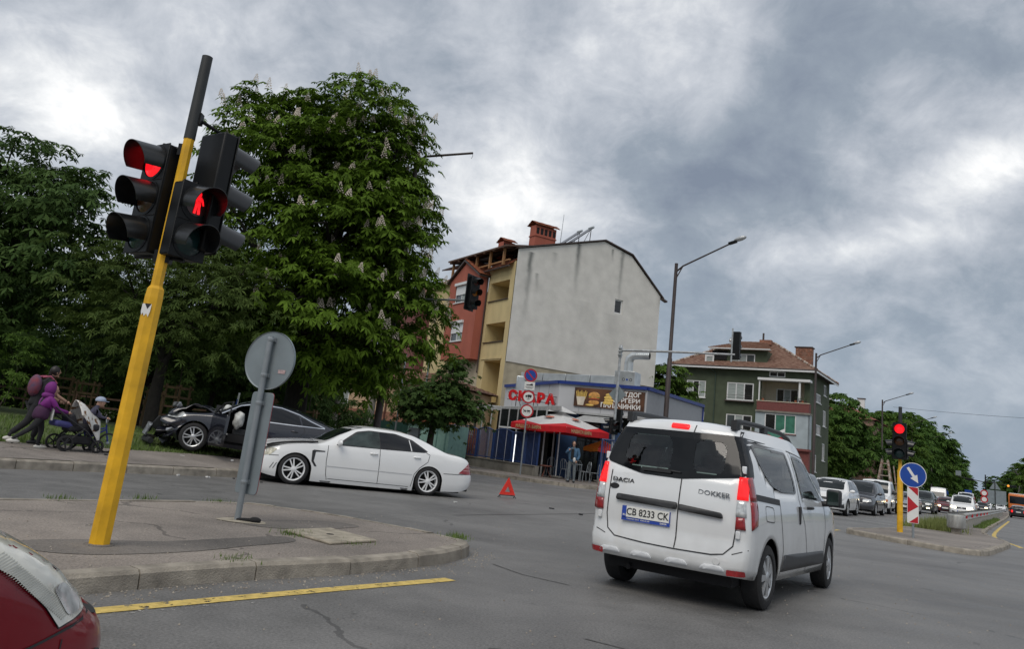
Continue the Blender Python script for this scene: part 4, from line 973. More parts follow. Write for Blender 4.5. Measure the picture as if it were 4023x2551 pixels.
    # front door swung open, bent
    d = Empty_part = MB(); P = []
    for u, z in rpoly([(0, .24), (0, .90), (.12, .95), (1.02, .96), (1.05, .5), (1.0, .26)], .05): P.append((-u, 0, z))
    d.prism(P, (0, .07, 0)); o = d.build('open_door', pm, root, bevel=.012); o.location = (.97, .91, .0); o.rotation_euler = (0, 0, rad(-68))
    b = MB(); b.box((-.5, -.02, .6), (.8, .05, .5)); b.build('door_lining', bp_, o, bevel=.02)
    b = MB(); b.path([(-.06, .03, .95), (-.45, .0, 1.2), (-.98, -.02, 1.26), (-1.02, .03, .95)], .018, 6); b.build('window_frame', bp_, o)
    mirrors(root, .86, .85, .98, pm, .95)
    underbody(root, -2.2, 1.75, .70, .18, .50)
    wheels(root, 2.71, .80, .325, .22, .228, ('twin', 5), MATS['alloy'])
wrecked_car()
# ------------------------------------------------------------------ red car cut by the left edge
def red_car():
    root = thing('red_car', 'dark red car with a large ribbed headlight waiting beside the kerb of the island', 'car', (-3.09, 2.06, 0), ROADYAW)
    sp = dict(top=[(-2.0, .92), (-1.9, 1.0), (-1.6, 1.25), (-1.2, 1.40), (-.4, 1.45), (.1, 1.41), (.6, 1.2), (1.0, .99), (1.15, .94), (1.5, .86), (1.75, .76), (1.95, .60), (2.03, .46)],
              belt=[(-2.0, .9), (0, .88), (1.0, .83), (1.5, .74), (1.8, .60), (2.03, .40)], bot=[(-2.0, .28), (-1.6, .2), (1.6, .2), (2.03, .22)],
              plan=[(-2.0, .74), (-1.8, .82), (0, .84), (1.2, .835), (1.6, .80), (1.85, .71), (1.97, .62), (2.03, .53)],
              cab=[(-1.8, .55), (0, .58), (1.0, .62)], arch=[(-1.23, .30, .35), (1.23, .30, .35)], crown=.07,
              front_lean=[(.2, .0), (.33, .07), (.45, .05), (.52, -.01), (.8, -.05)], front_bulge=.14, rear_bulge=.1)
    B = Body(sp); pm = mat('red_paint', (.19, .005, .012), .28, var=.15, scale=1.5, coat=.5, spec=.3); B.build(root, pm); bp_ = MATS['black_plastic']
    for ax, sg in (('R', -1), ('L', 1)):
        B.patch('side_window', ax, rpoly([(.85, .88), (.35, 1.22), (-.3, 1.32), (-1.2, 1.28), (-1.5, .93)], .06), MATS['car_glass'], root, .005, .08)
        hp_ = [(1.40, .755), (1.48, .81), (1.58, .80), (1.77, .705), (1.91, .575), (1.955, .52), (1.77, .485), (1.70, .56), (1.55, .68)]
        B.patch('headlight_surround', ax, [(1.62 + (x - 1.62) * 1.035, .63 + (z - .63) * 1.05) for x, z in hp_], bp_, root, .003, .04)
        lampo = B.patch('headlight', ax, hp_, mat('headlamp_glass', (.66, .65, .58), .22, 0, var=.22, scale=7, coat=1), root, .010, .03)
        for k in range(36):          # ribs moulded in the lens
            t = k / 35; x = 1.455 + .32 * t; z0 = .735 - .225 * t - .03 * math.sin(math.pi * t) * 0
            b = MB(); b.path([B.hit(ax, x, z0 + .0, .012), B.hit(ax, x + .055, z0 + .02, .012)], .0022, 4); b.build('lens_rib', mat('rib', (.36, .36, .32), .3), lampo)
        B.patch('reflector_bowl', ax, rpoly([(1.72, .62), (1.78, .63), (1.89, .55), (1.885, .525), (1.81, .512)], .025), mat('lamp_bowl', (.55, .56, .55), .15, .2, var=.4, scale=14), lampo, .014, .03)
        B.patch('indicator', ax, [(1.30, .755), (1.42, .80), (1.475, .80), (1.37, .735)], MATS['lamp_amber'], root, .008, .04)
        B.seam(ax, [(1.50, .385), (1.60, .425), (1.78, .465), (1.97, .495)], root, .010, .004); B.seam(ax, [(1.80, .44), (1.79, .30), (1.80, .24)], root, .006, .004)
        B.patch('bumper_strip', ax, rpoly([(1.76, .245), (1.74, .315), (2.02, .36), (2.06, .28)], .01), bp_, root, .012, .04, thick=.015)
        B.seam(ax, [(.95, .86), (.95, .25)], root); B.seam(ax, [(1.0, .845), (1.5, .775), (1.82, .655), (2.0, .50)], root, .008, .003)
    B.patch('windscreen', 'F', rpoly([(-.58, 1.0), (.58, 1.0), (.52, 1.38), (-.52, 1.38)], .05), MATS['car_glass'], root, .005, .08)
    B.patch('grille', 'F', rpoly([(-.4, .42), (.4, .42), (.36, .55), (-.36, .55)], .03), bp_, root, .006, .06)
    mirrors(root, .8, .78, .92, pm); underbody(root, -1.8, 1.8, .62, .18, .55)
    wheels(root, 2.46, .73, .295, .18, .19, ('cover', 7), MATS['alloy'])
red_car()
# ------------------------------------------------------------------ waiting and oncoming traffic
SHAPES = dict(
 suv=dict(L=4.65, W=.90, H=1.66, wb=2.75, fo=.90, hood=1.02, cowl=1.10, nose=.78, ws=(1.05, .30), tail=(-1.55, -2.15), belt=1.02, rw=.36, bot=.26, cab=.66),
 estate=dict(L=4.2, W=.83, H=1.45, wb=2.60, fo=.80, hood=.90, cowl=.98, nose=.68, ws=(1.0, .28), tail=(-1.45, -1.95), belt=.90, rw=.31, bot=.2, cab=.60),
 saloon=dict(L=4.5, W=.86, H=1.42, wb=2.66, fo=.85, hood=.88, cowl=.95, nose=.66, ws=(.95, .20), tail=(-.9, -1.75), belt=.90, rw=.31, bot=.19, cab=.60, boot=.98),
 mpv=dict(L=4.5, W=.875, H=1.70, wb=2.81, fo=.85, hood=1.0, cowl=1.10, nose=.80, ws=(1.35, .45), tail=(-1.75, -2.1), belt=1.0, rw=.32, bot=.22, cab=.66),
 van=dict(L=5.9, W=.99, H=2.60, wb=3.6, fo=1.0, hood=1.08, cowl=1.25, nose=.9, ws=(2.05, 1.35), tail=(-2.85, -2.95), belt=1.2, rw=.34, bot=.3, cab=.82))
def traffic(shape, label, s, l, paint, lit=None, name='car', rear=False, plate_txt='', grille='bar', rails=False, badge=False, yaw=0.0, group=None, H=None, lampm='lamp_clear', z=0.0, hl=None, glass='car_glass'):
    q = dict(SHAPES[shape]);
    if H: q['H'] = H
    L, W_, H_ = q['L'], q['W'], q['H']; xf = q['wb'] / 2 + q['fo']; xr = xf - L; cow = xf - (q['fo'] + q['wb'] / 2 - q['ws'][0]); wx0, wx1 = q['ws']
    root = thing(name, label, 'car' if shape != 'van' else 'van', M(s, l, z), ROADYAW + (0 if rear else math.pi) + yaw, group)
    t0, t1 = q['tail']
    top = [(xr, q.get('boot', q['belt']) - .05), (xr + .08, q.get('boot', q['belt'] + .12)), (t1 + .12, q.get('boot', H_ - .35)), ((t0 + t1) / 2, H_ - (.22 if 'boot' in q else .10)), (t0, H_ - .05), ((t0 + wx1) / 2, H_), (wx1, H_ - .05), ((wx0 + wx1) / 2 + .05, (H_ + q['cowl']) / 2 + .05), (wx0, q['cowl']), (wx0 + .12, q['cowl'] - .03), (xf - .35, q['hood'] - .04), (xf - .08, q['nose']), (xf, q['nose'] - .14)]
    if 'boot' not in q: top[0:3] = [(xr, H_ - .30), (xr + .06, H_ - .16), (xr + .18, H_ - .10)]; top[3] = (xr + .45, H_ - .07)
    top = sorted({round(x, 3): (x, z_) for x, z_ in top}.values())
    top = [p for i, p in enumerate(top) if i == 0 or p[0] - top[i - 1][0] > .03]
    r = q['rw']
    sp = dict(top=top, belt=[(xr, q['belt']), (0, q['belt'] - .02), (wx0, q['belt'] - .06), (xf, q['nose'] - .2)], bot=[(xr, q['bot'] + .1), (xr + .4, q['bot']), (xf - .4, q['bot']), (xf, q['bot'] + .02)],
              plan=[(xr, W_ * .84), (xr + .12, W_ * .95), (xr + .5, W_), (xf - .9, W_), (xf - .35, W_ * .93), (xf - .1, W_ * .80), (xf, W_ * .66)], cab=[(xr, q['cab'] - .04), (0, q['cab']), (wx0, q['cab'] + .06)],
              arch=[(-q['wb'] / 2, r, r + .06), (q['wb'] / 2, r, r + .06)], crown=.06, rear_lean=[(.2, .04), (.6, 0), (q['belt'], .02), (H_, .18 if 'boot' not in q else .02)], front_lean=[(.2, -.03), (.45, .02), (q['nose'], -.05)], front_bulge=.14, rear_bulge=.07)
    B = Body(sp); B.build(root, paint); bp_ = MATS['black_plastic']; g = MATS[glass]
    be = q['belt']; zt = H_ - .12
    for ax, sg in (('L', 1), ('R', -1)):
        xe = xr + .35 if 'boot' not in q else t1 + .25
        B.patch('side_window', ax, rpoly([(wx0 - .22, be + .02), (wx1 + .02, zt - .01), (wx1 - .45, zt), (wx1 - .5, be + .02)], .04), g, root, .006, .09)
        B.patch('side_window', ax, rpoly([(wx1 - .56, be + .02), (wx1 - .52, zt), (t0 + .1, zt - .03), (xe, be + .06)], .05), g, root, .006, .09)
        B.seam(ax, [(wx0 - .12, be - .02), (wx0 - .08, .4)], root); B.seam(ax, [(wx1 - .53, be), (wx1 - .55, .35)], root)
        if shape != 'van': B.seam(ax, [(t0 + .25, be), (-q['wb'] / 2 + .45, .4)], root); handle(root, wx1 - .4, W_ - .02, be - .1, paint, sg)
        if not rear:
            hw = hl or [(sg * W_ * .40, q['nose'] - .13), (sg * W_ * .42, q['nose'] - .01), (sg * W_ * .80, q['nose'] + .02), (sg * W_ * .86, q['nose'] - .10)]
            lm = {'both': 'lamp_head_lit', 'amber': 'lamp_amber_lit'}.get(lit, lampm)
            if lit == 'left': lm = 'lamp_head_lit' if sg > 0 else lampm
            B.patch('headlight', 'F', rpoly(hw, .03), MATS[lm], root, .012, .05)
            B.patch('fog_light', 'F', rpoly([(sg * W_ * .5, .38), (sg * W_ * .5, .46), (sg * W_ * .72, .47), (sg * W_ * .72, .38)], .02), MATS['lamp_head_lit' if lit == 'fog' and sg > 0 else 'dark_trim'], root, .01, .06)
        B.patch('tail_light', 'B', rpoly([(sg * W_ * .62, be - .28), (sg * W_ * .62, be - .02), (sg * W_ * .83, be), (sg * W_ * .85, be - .28)], .03), MATS['lamp_red_lit' if (rear and lit) else 'lamp_red'], root, .010, .06)
        if rails:
            b = MB(); b.path([(xr + .5, sg * (q['cab'] - .06), H_ - .05), (xr + .6, sg * (q['cab'] - .05), H_ + .02), (wx1 - .3, sg * (q['cab'] - .05), H_ + .03), (wx1 - .15, sg * (q['cab'] - .05), H_ - .04)], .018, 6); b.build('roof_rail', bp_, root)
    wz0, wz1 = q['cowl'] + .03, H_ - .10 if shape != 'van' else 1.95
    B.patch('windscreen', 'F', rpoly([(-W_ * .70, wz0), (W_ * .70, wz0), (q['cab'] * .93, wz1), (-q['cab'] * .93, wz1)], .06), g, root, .006, .1)
    if not rear:
        B.patch('grille', 'F', rpoly([(-W_ * .36, q['nose'] - .17), (W_ * .36, q['nose'] - .17), (W_ * .38, q['nose'] - .03), (-W_ * .38, q['nose'] - .03)], .03), bp_, root, .008, .07)
        B.patch('lower_intake', 'F', rpoly([(-W_ * .42, q['bot'] + .06), (W_ * .42, q['bot'] + .06), (W_ * .38, q['bot'] + .19), (-W_ * .38, q['bot'] + .19)], .03), bp_, root, .008, .07)
        p = B.hit('F', 0, q['bot'] + .26, .02); plate(root, frame(p, (0, 1, 0), (-.1, 0, 1)), plate_txt)
        if badge:
            b = MB(); b.box((0, 0, 0), (.014, .13, .06)); o = b.build('badge', MATS['chrome'], root, bevel=.01); o.location = B.hit('F', 0, q['nose'] - .10, .02)
    else:
        B.patch('back_window', 'B', rpoly([(-W_ * .66, be + .05), (W_ * .66, be + .05), (q['cab'] * .85, H_ - .16), (-q['cab'] * .85, H_ - .16)], .05), MATS['tint_glass'], root, .006, .1)
        p = B.hit('B', 0, be - .2, .02); plate(root, frame(p, (0, -1, 0), (.05, 0, 1)), plate_txt)
    mirrors(root, wx0 - .25, W_ - .04, be + .05, paint if shape != 'van' else bp_, 1.0)
    underbody(root, xr + .2, xf - .25, W_ - .2, q['bot'] - .04, .6)
    wheels(root, q['wb'], W_ - .11, r, .20, r - .11, ('wide' if shape == 'suv' else 'cover', 5 if shape == 'suv' else 7), MATS['alloy'])
    return root, B, q
P_ = lambda n, c, **k: mat(n, c, .28, var=.06, scale=1.5, coat=.9, **k)
dark_suv = P_('graphite_paint', (.028, .030, .036)); green_suv = P_('dark_green_paint', (.030, .042, .040)); silver = P_('silver_paint', (.33, .35, .38), metal=.5)
blackp = P_('piano_black', (.010, .010, .012)); redp = P_('wine_paint', (.12, .012, .016))
root, B, q = traffic('suv', 'white crossover with twin bumper intakes at the head of the waiting queue', 41.05, -7.63, MATS['white_paint'], yaw=rad(1), hl=None)
for sg in (1, -1):
    B.patch('bumper_intake', 'F', rpoly([(sg * .82, .34), (sg * .46, .36), (sg * .52, .58), (sg * .80, .60)], .04), MATS['black_plastic'], root, .014, .05)
    B.patch('fog_light', 'F', rpoly([(sg * .80, .50), (sg * .60, .49), (sg * .62, .60), (sg * .80, .61)], .04), MATS['lamp_clear'], root, .02, .05)
root, B, q = traffic('mpv', 'black people carrier waiting between the van and the white crossover', 34.2, -8.05, blackp)
root, B, q = traffic('suv', 'graphite four-by-four with clear headlights waiting behind the white crossover', 47.2, -7.30, dark_suv, H=1.74, rails=True)
root, B, q = traffic('estate', 'silver hatchback waiting behind the white flatbed truck', 63.3, -6.95, silver)
root, B, q = traffic('suv', 'dark green four-by-four with one fog lamp lit in the queue', 71.9, -6.7, green_suv, lit='fog', H=1.70, plate_txt='', badge=False)
root, B, q = traffic('saloon', 'silver saloon waiting in front of the tall white van', 111.5, -9.3, silver)
root, B, q = traffic('van', 'tall white panel van standing at the back of the queue', 121.5, -9.4, MATS['white_paint'])
root, B, q = traffic('estate', 'dark car with lit headlights half hidden behind the white people carrier', 84, -5.9, redp, lit='both')
lod, B, q = traffic('mpv', 'white people carrier with both headlights lit driving along the guard rail', 72.8, -4.0, MATS['white_paint'], lit='both', rails=True, badge=True, plate_txt='CB 5512 KA')
root, B, q = traffic('mpv', 'white minibus showing its roof above the oncoming people carrier', 98.0, -5.1, MATS['white_paint'], H=2.15)
root, B, q = traffic('saloon', 'dark saloon with blazing headlights farther up the road', 139, -5.2, blackp, lit='both')
root, B, q = traffic('mpv', 'small white van far behind the dark saloon with headlights', 165, -5.6, MATS['white_paint'], H=1.9)
root, B, q = traffic('estate', 'white hatchback beside the small white van far away', 172, -3.6, MATS['white_paint'])
root, B, q = traffic('estate', 'black hatchback with red tail lights following the orange bus', 112, -.6, blackp, lit='both', rear=True, yaw=0)
root, B, q = traffic('saloon', 'dark saloon standing across the far carriageway behind the signboard', 128, -6.6, blackp, yaw=rad(25))
# flatbed truck with its load
def flatbed():
    root = thing('flatbed_truck', 'white flatbed truck with amber indicator lit and wooden drop sides', 'truck', M(54.6, -7.5), ROADYAW + math.pi)
    sp = dict(top=[(-.15, 1.80), (-.1, 1.88), (.3, 1.94), (.95, 1.92), (1.15, 1.82), (1.55, 1.30), (1.72, 1.14), (2.3, .98), (2.42, .86), (2.46, .74)],
              belt=[(-.15, 1.12), (1.5, 1.05), (2.46, .70)], bot=[(-.15, .36), (1.8, .34), (2.46, .34)], plan=[(-.15, .90), (1.5, .91), (2.1, .88), (2.35, .80), (2.46, .70)], cab=[(-.15, .74), (1.6, .76)], arch=[(1.55, .32, .39)], crown=.06, front_bulge=.1, rear_bulge=.01)
    B = Body(sp); B.build(root, MATS['white_paint'], 'cab'); bp_ = MATS['black_plastic']
    for ax, sg in (('L', 1), ('R', -1)):
        B.patch('side_window', ax, rpoly([(1.45, 1.14), (1.02, 1.74), (.15, 1.76), (.12, 1.14)], .05), MATS['car_glass'], root, .006, .1)
        B.patch('headlight', 'F', rpoly([(sg * .42, .70), (sg * .42, .84), (sg * .70, .84), (sg * .70, .70)], .02), MATS['lamp_amber_lit' if sg > 0 else 'lamp_clear'], root, .012, .06)
        B.patch('indicator', 'F', rpoly([(sg * .71, .70), (sg * .71, .84), (sg * .80, .83), (sg * .80, .70)], .02), MATS['lamp_amber'], root, .012, .06)
    B.patch('windscreen', 'F', rpoly([(-.72, 1.17), (.72, 1.17), (.68, 1.80), (-.68, 1.80)], .06), MATS['car_glass'], root, .006, .1)
    B.patch('bumper', 'F', rpoly([(-.78, .36), (.78, .36), (.80, .62), (-.80, .62)], .04), MATS['dark_trim'], root, .02, .08, thick=.03)
    wood = mat('old_planks', (.36, .33, .28), .85, var=.4, scale=3, streak=.2)
    b = MB(); b.box((-1.75, 0, .86), (3.1, 2.0, .1)); b.build('load_bed', MATS['dark_trim'], root)
    for sg in (1, -1):
        for z in (1.0, 1.16, 1.32):
            b = MB(); b.box((-1.75, sg * 1.0, z), (3.1, .03, .14)); b.build('side_board', wood, root)
    for z in (1.0, 1.16, 1.32):
        b = MB(); b.box((-3.3, 0, z), (.03, 2.0, .14)); b.build('tail_board', wood, root)
    mirrors(root, 1.3, .88, 1.2, bp_, 1.2); underbody(root, -3.0, 2.1, .6, .35, .8)
    wheels(root, 0, .78, .33, .2, .2, ('cover', 5), MATS['alloy'], xs=(1.55, -2.0))
    rust = mat('rusty_steel', (.20, .10, .06), .8, var=.6, scale=5, c2=(.42, .38, .33))
    o = thing('rusty_frame', 'rusty tapering lattice frame standing on the flatbed truck', 'frame', M(57.1, -7.5, .92), ROADYAW + math.pi)
    for sx in (1, -1):
        for sy in (1, -1):
            b = MB(); b.bar((sx * .55, sy * .5, 0), (sx * .12, sy * .16, 2.3), .09, .09); b.build('upright', rust, o)
    for k in range(6):
        z = .2 + k * .38; w = .55 - .43 * z / 2.3; d = .5 - .34 * z / 2.3
        for sy in (1, -1):
            b = MB(); b.bar((-w, sy * d, z), (w, sy * d, z + .25), .07, .03); b.build('brace', rust, o)
        for sx in (1, -1):
            b = MB(); b.bar((sx * w, -d, z), (sx * w, d, z), .06, .05); b.build('brace', rust, o)
    for k in range(5):
        x = -.4 + .2 * k
        for sy in (1, -1): b = MB(); b.bar((x, sy * .52, 0), (x * .25, sy * .2, 2.2 - .25 * (k % 2)), .13, .03, up=(0, 1, 0)); b.build('board', rust, o)
    b = MB(); b.bar((-.25, .7, 0), (-.05, .5, 2.0), .07, .07); b.build('prop', rust, o)
    b = MB(); b.bar((-.6, .62, .9), (.3, .62, .9), .05, .05); b.build('rail', rust, o)
flatbed()
def bus():
    root = thing('city_bus', 'orange city bus seen from behind on the far carriageway', 'bus', M(134, -.55), ROADYAW)
    om = mat('bus_orange', (.62, .17, .03), .4, var=.08, coat=.4)
    b = MB(); b.box((0, 0, 1.62), (11, 2.5, 2.55)); b.build('body', om, root, bevel=.16)
    b = MB(); b.box((0, 0, 2.93), (10.6, 2.3, .12)); b.build('roof', mat('bus_roof', (.6, .6, .58), .5), root, bevel=.05)
    b = MB(); b.box((-5.49, 0, 2.12), (.06, 2.2, .95)); b.build('back_window', MATS['tint_glass'], root, bevel=.02)
    for k in range(6):
        for sg in (1, -1):
            b = MB(); b.box((-4.5 + k * 1.75, sg * 1.235, 2.05), (1.6, .05, .95)); b.build('side_window', MATS['tint_glass'], root, bevel=.02)
    for sg in (1, -1):
        b = MB(); b.box((-5.5, sg * 1.0, 1.0), (.05, .22, .4)); b.build('tail_light', MATS['lamp_red'], root, bevel=.02)
    b = MB(); b.box((-5.52, 0, .5), (.1, 2.4, .3)); b.build('bumper', MATS['dark_trim'], root, bevel=.03)
    wheels(root, 0, 1.08, .48, .28, .3, ('cover', 8), MATS['alloy'], xs=(3.2, -2.8))
bus()
# ================================================================== STREET FURNITURE
mat('signal_black', (.008, .009, .010), .42, var=.15, scale=9, spec=.22)
mat('pole_yellow', (.72, .40, .012), .5, var=.22, scale=5, bump=.12, bscale=15, det=8)
mat('galv', (.27, .30, .32), .45, .35, var=.15, scale=4)
mat('sign_back', (.23, .27, .29), .5, .3, var=.12, scale=3)
mat('lens_red_lit', (.7, .01, .01), .3, var=.3, scale=40, emit=(1, .010, .018), es=.95)
mat('lens_red_off', (.05, .006, .006), .25, var=.2); mat('lens_amber_off', (.055, .022, .006), .25, var=.3, scale=20); mat('lens_green_off', (.006, .026, .026), .2, var=.3)
mat('lens_amber_dim', (.35, .12, .01), .25, var=.3, scale=20); mat('sign_white', (.74, .74, .72), .4, var=.05); mat('sign_red', (.45, .012, .02), .4, var=.1); mat('sign_blue', (.008, .06, .33), .4, var=.1)
mat('pole_brown', (.045, .032, .030), .6, var=.25, scale=3); mat('lamp_shell', (.5, .52, .54), .3, .3, var=.1)
def signal_head(root, o, yaw, n, lenses, d=.30, w=.34, u=.345, visor=.30, name='signal_head', ped=False):
    """n-aspect head; local x = facing direction. o = centre of the head's bottom in root coordinates"""
    sb = MATS['signal_black']; R_ = Matrix.Translation(o) @ Matrix.Rotation(yaw, 4, 'Z')
    b = MB(); H_ = n * u
    b.box((-.06, 0, H_ / 2), (.15, w, H_ - .004)); b.xf(R_); head = b.build(name, sb, root, bevel=.018)
    b = MB(); b.box((.02, 0, H_ / 2), (.012, w + .02, H_ + .01)); b.xf(R_); b.build('front_plate', sb, head, bevel=.006)
    for i in range(n):
        zc_ = H_ - u * (i + .5)
        if ped and lenses[i] == 'lens_red_lit':
            b = MB(); b.lathe([(0, .03), (d / 2 - .03, .03)], (0, 0, zc_), 'x', 24); b.xf(R_); le = b.build('lens', MATS['lens_red_off'], head)
            b = MB(); y = lambda a, c_: (.036, a, zc_ + c_)
            b.ball((.036, .0, zc_ + .085), (.004, .022, .024), 10, 6); b.box((.036, 0, zc_ + .02), (.006, .055, .09)); b.bar((.036, -.03, zc_ + .05), (.036, -.055, zc_ - .02), .02, .006); b.bar((.036, .03, zc_ + .05), (.036, .055, zc_ - .01), .02, .006)
            b.bar((.036, -.014, zc_ - .02), (.036, -.022, zc_ - .10), .025, .006); b.bar((.036, .014, zc_ - .02), (.036, .022, zc_ - .10), .025, .006); b.xf(R_); b.build('red_figure', MATS['lens_red_lit'], le)
        else:
            b = MB(); b.lathe([(0, .055), (d * .2, .052), (d * .36, .040), (d / 2, .022)], (0, 0, zc_), 'x', 28); b.xf(R_); b.build('lens', MATS[lenses[i]], head, smooth=60)
        v = MB(); k = 28; vs = []; L_ = visor
        for j in range(k + 1):
            a = rad(-24 + 228 * j / k)
            r_ = d / 2 + .012; cc, ss = math.cos(a), math.sin(a); ln = L_ * (.62 + .38 * max(0, (ss + .6) / 1.6))
            for rr, xx in ((r_, .02), (r_ * .985, ln), (r_ * .985 - .006, ln), (r_ - .006, .02)): vs.append((xx, cc * rr, zc_ + ss * rr - (xx * .12)))
        v.add(vs, [(4 * j + q, 4 * (j + 1) + q, 4 * (j + 1) + (q + 1) % 4, 4 * j + (q + 1) % 4) for j in range(k) for q in range(4)]); v.xf(R_); v.build('visor', mat('visor_black', (.010, .011, .012), .3, spec=.6, var=.2, scale=20), head, smooth=50)
        b = MB(); b.lathe([(d / 2 + .02, .02), (d / 2 + .02, .032), (d / 2 - .004, .034)], (0, 0, zc_), 'x', 28); b.xf(R_); b.build('lens_ring', sb, head, smooth=40)
    for z in (H_ - u, H_ - 2 * u)[:n - 1]:
        b = MB(); b.box((.028, 0, z), (.01, w + .01, .008)); b.xf(R_); b.build('section_joint', MATS['under'], head)
    return head
def bracket(root, p, q, r=.018):
    b = MB(); b.tube(p, q, r, n=8); b.box(p, (.07, .07, .11)); b.build('bracket', MATS['signal_black'], root)
FACE_US, FACE_PED, FACE_AWAY = ROADYAW + math.pi, ROADYAW - math.pi / 2, ROADYAW
# ---- big signal post on the near island
def near_signal():
    root = thing('traffic_signal', 'yellow octagonal signal post with three black signal heads on the near island', 'traffic light', (-3.115, 6.93, .128))
    b = MB(); Z = lambda z: z - .128
    b.path([(0, 0, -.02), (0, 0, Z(2.22)), (0, 0, Z(2.30)), (0, 0, Z(2.33)), (0, 0, Z(3.74))], [.085, .080, .074, .052, .050], 8); b.build('post', MATS['pole_yellow'], root)
    b = MB(); b.tube((0, 0, Z(3.73)), (0, 0, Z(4.57)), .0515, .049, 20); b.lathe([(.04, 0), (.049, 0), (.049, -.05)], (0, 0, Z(4.575)), n=20); b.build('post_top', mat('post_top_grey', (.024, .027, .028), .6, var=.15), root, smooth=40)
    R_ = Matrix.Rotation(0, 4, 'Z')
    signal_head(root, Vector((-.27, .06, Z(2.62))), FACE_US, 3, ['lens_red_lit', 'lens_amber_off', 'lens_green_off'])
    signal_head(root, Vector((.20, -.03, Z(2.60))), FACE_PED, 2, ['lens_red_lit', 'lens_green_off'], ped=True)
    signal_head(root, Vector((.25, .20, Z(2.70))), FACE_AWAY, 3, ['lens_red_lit', 'lens_amber_off', 'lens_green_off'], w=.36, u=.385, visor=.38)
    for p, q in (((-.04, .01, Z(3.62)), (-.25, .06, Z(3.67))), ((-.04, .01, Z(2.60)), (-.27, .06, Z(2.58))), ((.04, 0, Z(3.27)), (.18, -.02, Z(3.31))), ((.04, 0, Z(2.60)), (.2, -.02, Z(2.58))), ((.03, .03, Z(3.95)), (.22, .18, Z(3.88))), ((.03, .03, Z(2.62)), (.22, .18, Z(2.68)))): bracket(root, p, q)
    # torn sticker and scratches on the post
    b = MB(); P = [(-.055, -.058), (-.03, -.07), (.0, -.078), (.032, -.072)]
    top = [(x * 1.0, y - .004, Z(2.155)) for x, y in ((-.058, -.060), (-.032, -.0765), (.030, -.0765))]; bot = [(-.058, -.064, Z(2.08)), (-.045, -.0715, Z(2.055)), (-.032, -.0805, Z(2.075)), (-.018, -.0805, Z(2.045)), (.0, -.0805, Z(2.07)), (.018, -.0805, Z(2.04)), (.028, -.0805, Z(2.09))]
    b.poly(top + bot[::-1]); b.build('torn_sticker', MATS['sign_white'], root)
    b = MB(); b.poly([(-.03, -.0815, Z(2.157)), (.028, -.0815, Z(2.157)), (.0, -.0825, Z(2.11))]); b.build('sticker_print', MATS['ink'], root)
    b = MB(); b.lathe([(.12, 0), (.115, .012), (.08, .016)], (0, 0, .001), n=12); b.build('base_collar', MATS['dark_walk_patch'], root)
near_signal()
# ---- back of the sign post on the near island
def back_sign():
    root = thing('road_sign', 'grey round sign and tall panel seen from behind on a galvanised post', 'sign', (-2.79, 9.54, .128)); Z = lambda z: z - .128
    g = MATS['galv']
    b = MB(); b.tube((0, 0, 0), (-.005, 0, Z(2.27)), .036, .036, 16); b.build('post', g, root, smooth=50)
    a = rad(21); n_ = Vector((math.sin(a), math.cos(a), 0)); t_ = Vector((n_.y, -n_.x, 0))
    F = frame(Vector((0, 0, 0)) + n_ * .055, t_, (0, 0, 1))
    b = MB(); b.lathe([(0, 0), (.34, 0), (.352, .012), (.352, -.02), (.34, -.012)], (0, Z(1.985), 0), n=48); b.xf(F); d = b.build('round_sign', MATS['sign_back'], root, smooth=40)
    b = MB(); b.lathe([(0, -.022), (.345, -.022)], (0, Z(1.985), 0), n=40); b.xf(F); b.build('sign_face', MATS['sign_blue'], d)
    P = rpoly([(-.155, Z(.42)), (-.155, Z(1.60)), (.155, Z(1.60)), (.155, Z(.42))], .05)
    b = MB(); b.prism([(x, z, -.005) for x, z in P], (0, 0, .012)); b.xf(F); pn = b.build('tall_panel', MATS['sign_back'], root, bevel=.005)
    b = MB(); b.prism([(x * .97, z, -.016) for x, z in P], (0, 0, .006)); b.xf(F); b.build('panel_face', MATS['sign_red'], pn)
    for z in (2.235, 1.80, 1.47, .56):
        b = MB(); b.lathe([(.040, -.025), (.044, 0), (.040, .025)], (0, 0, Z(z)), n=16); b.box((n_.x * .05, n_.y * .05, Z(z)), (.09, .05, .05), (0, 0, -a)); b.build('clamp', MATS['galv'], root)
    b = MB(); b.box((.2, 1.86 - .128, .004), (.10, .045, .003)); b.xf(F); b.build('sticker', mat('sticker_pink', (.45, .33, .33), .6, var=.3, scale=40), root)
    b = MB(); b.ball((.22, -.06, .03), (.07, .04, .035), 10, 6); b.tube((.0, -.02, .012), (.22, -.06, .03), .02); b.build('cable_stub', MATS['under'], root)
back_sign()
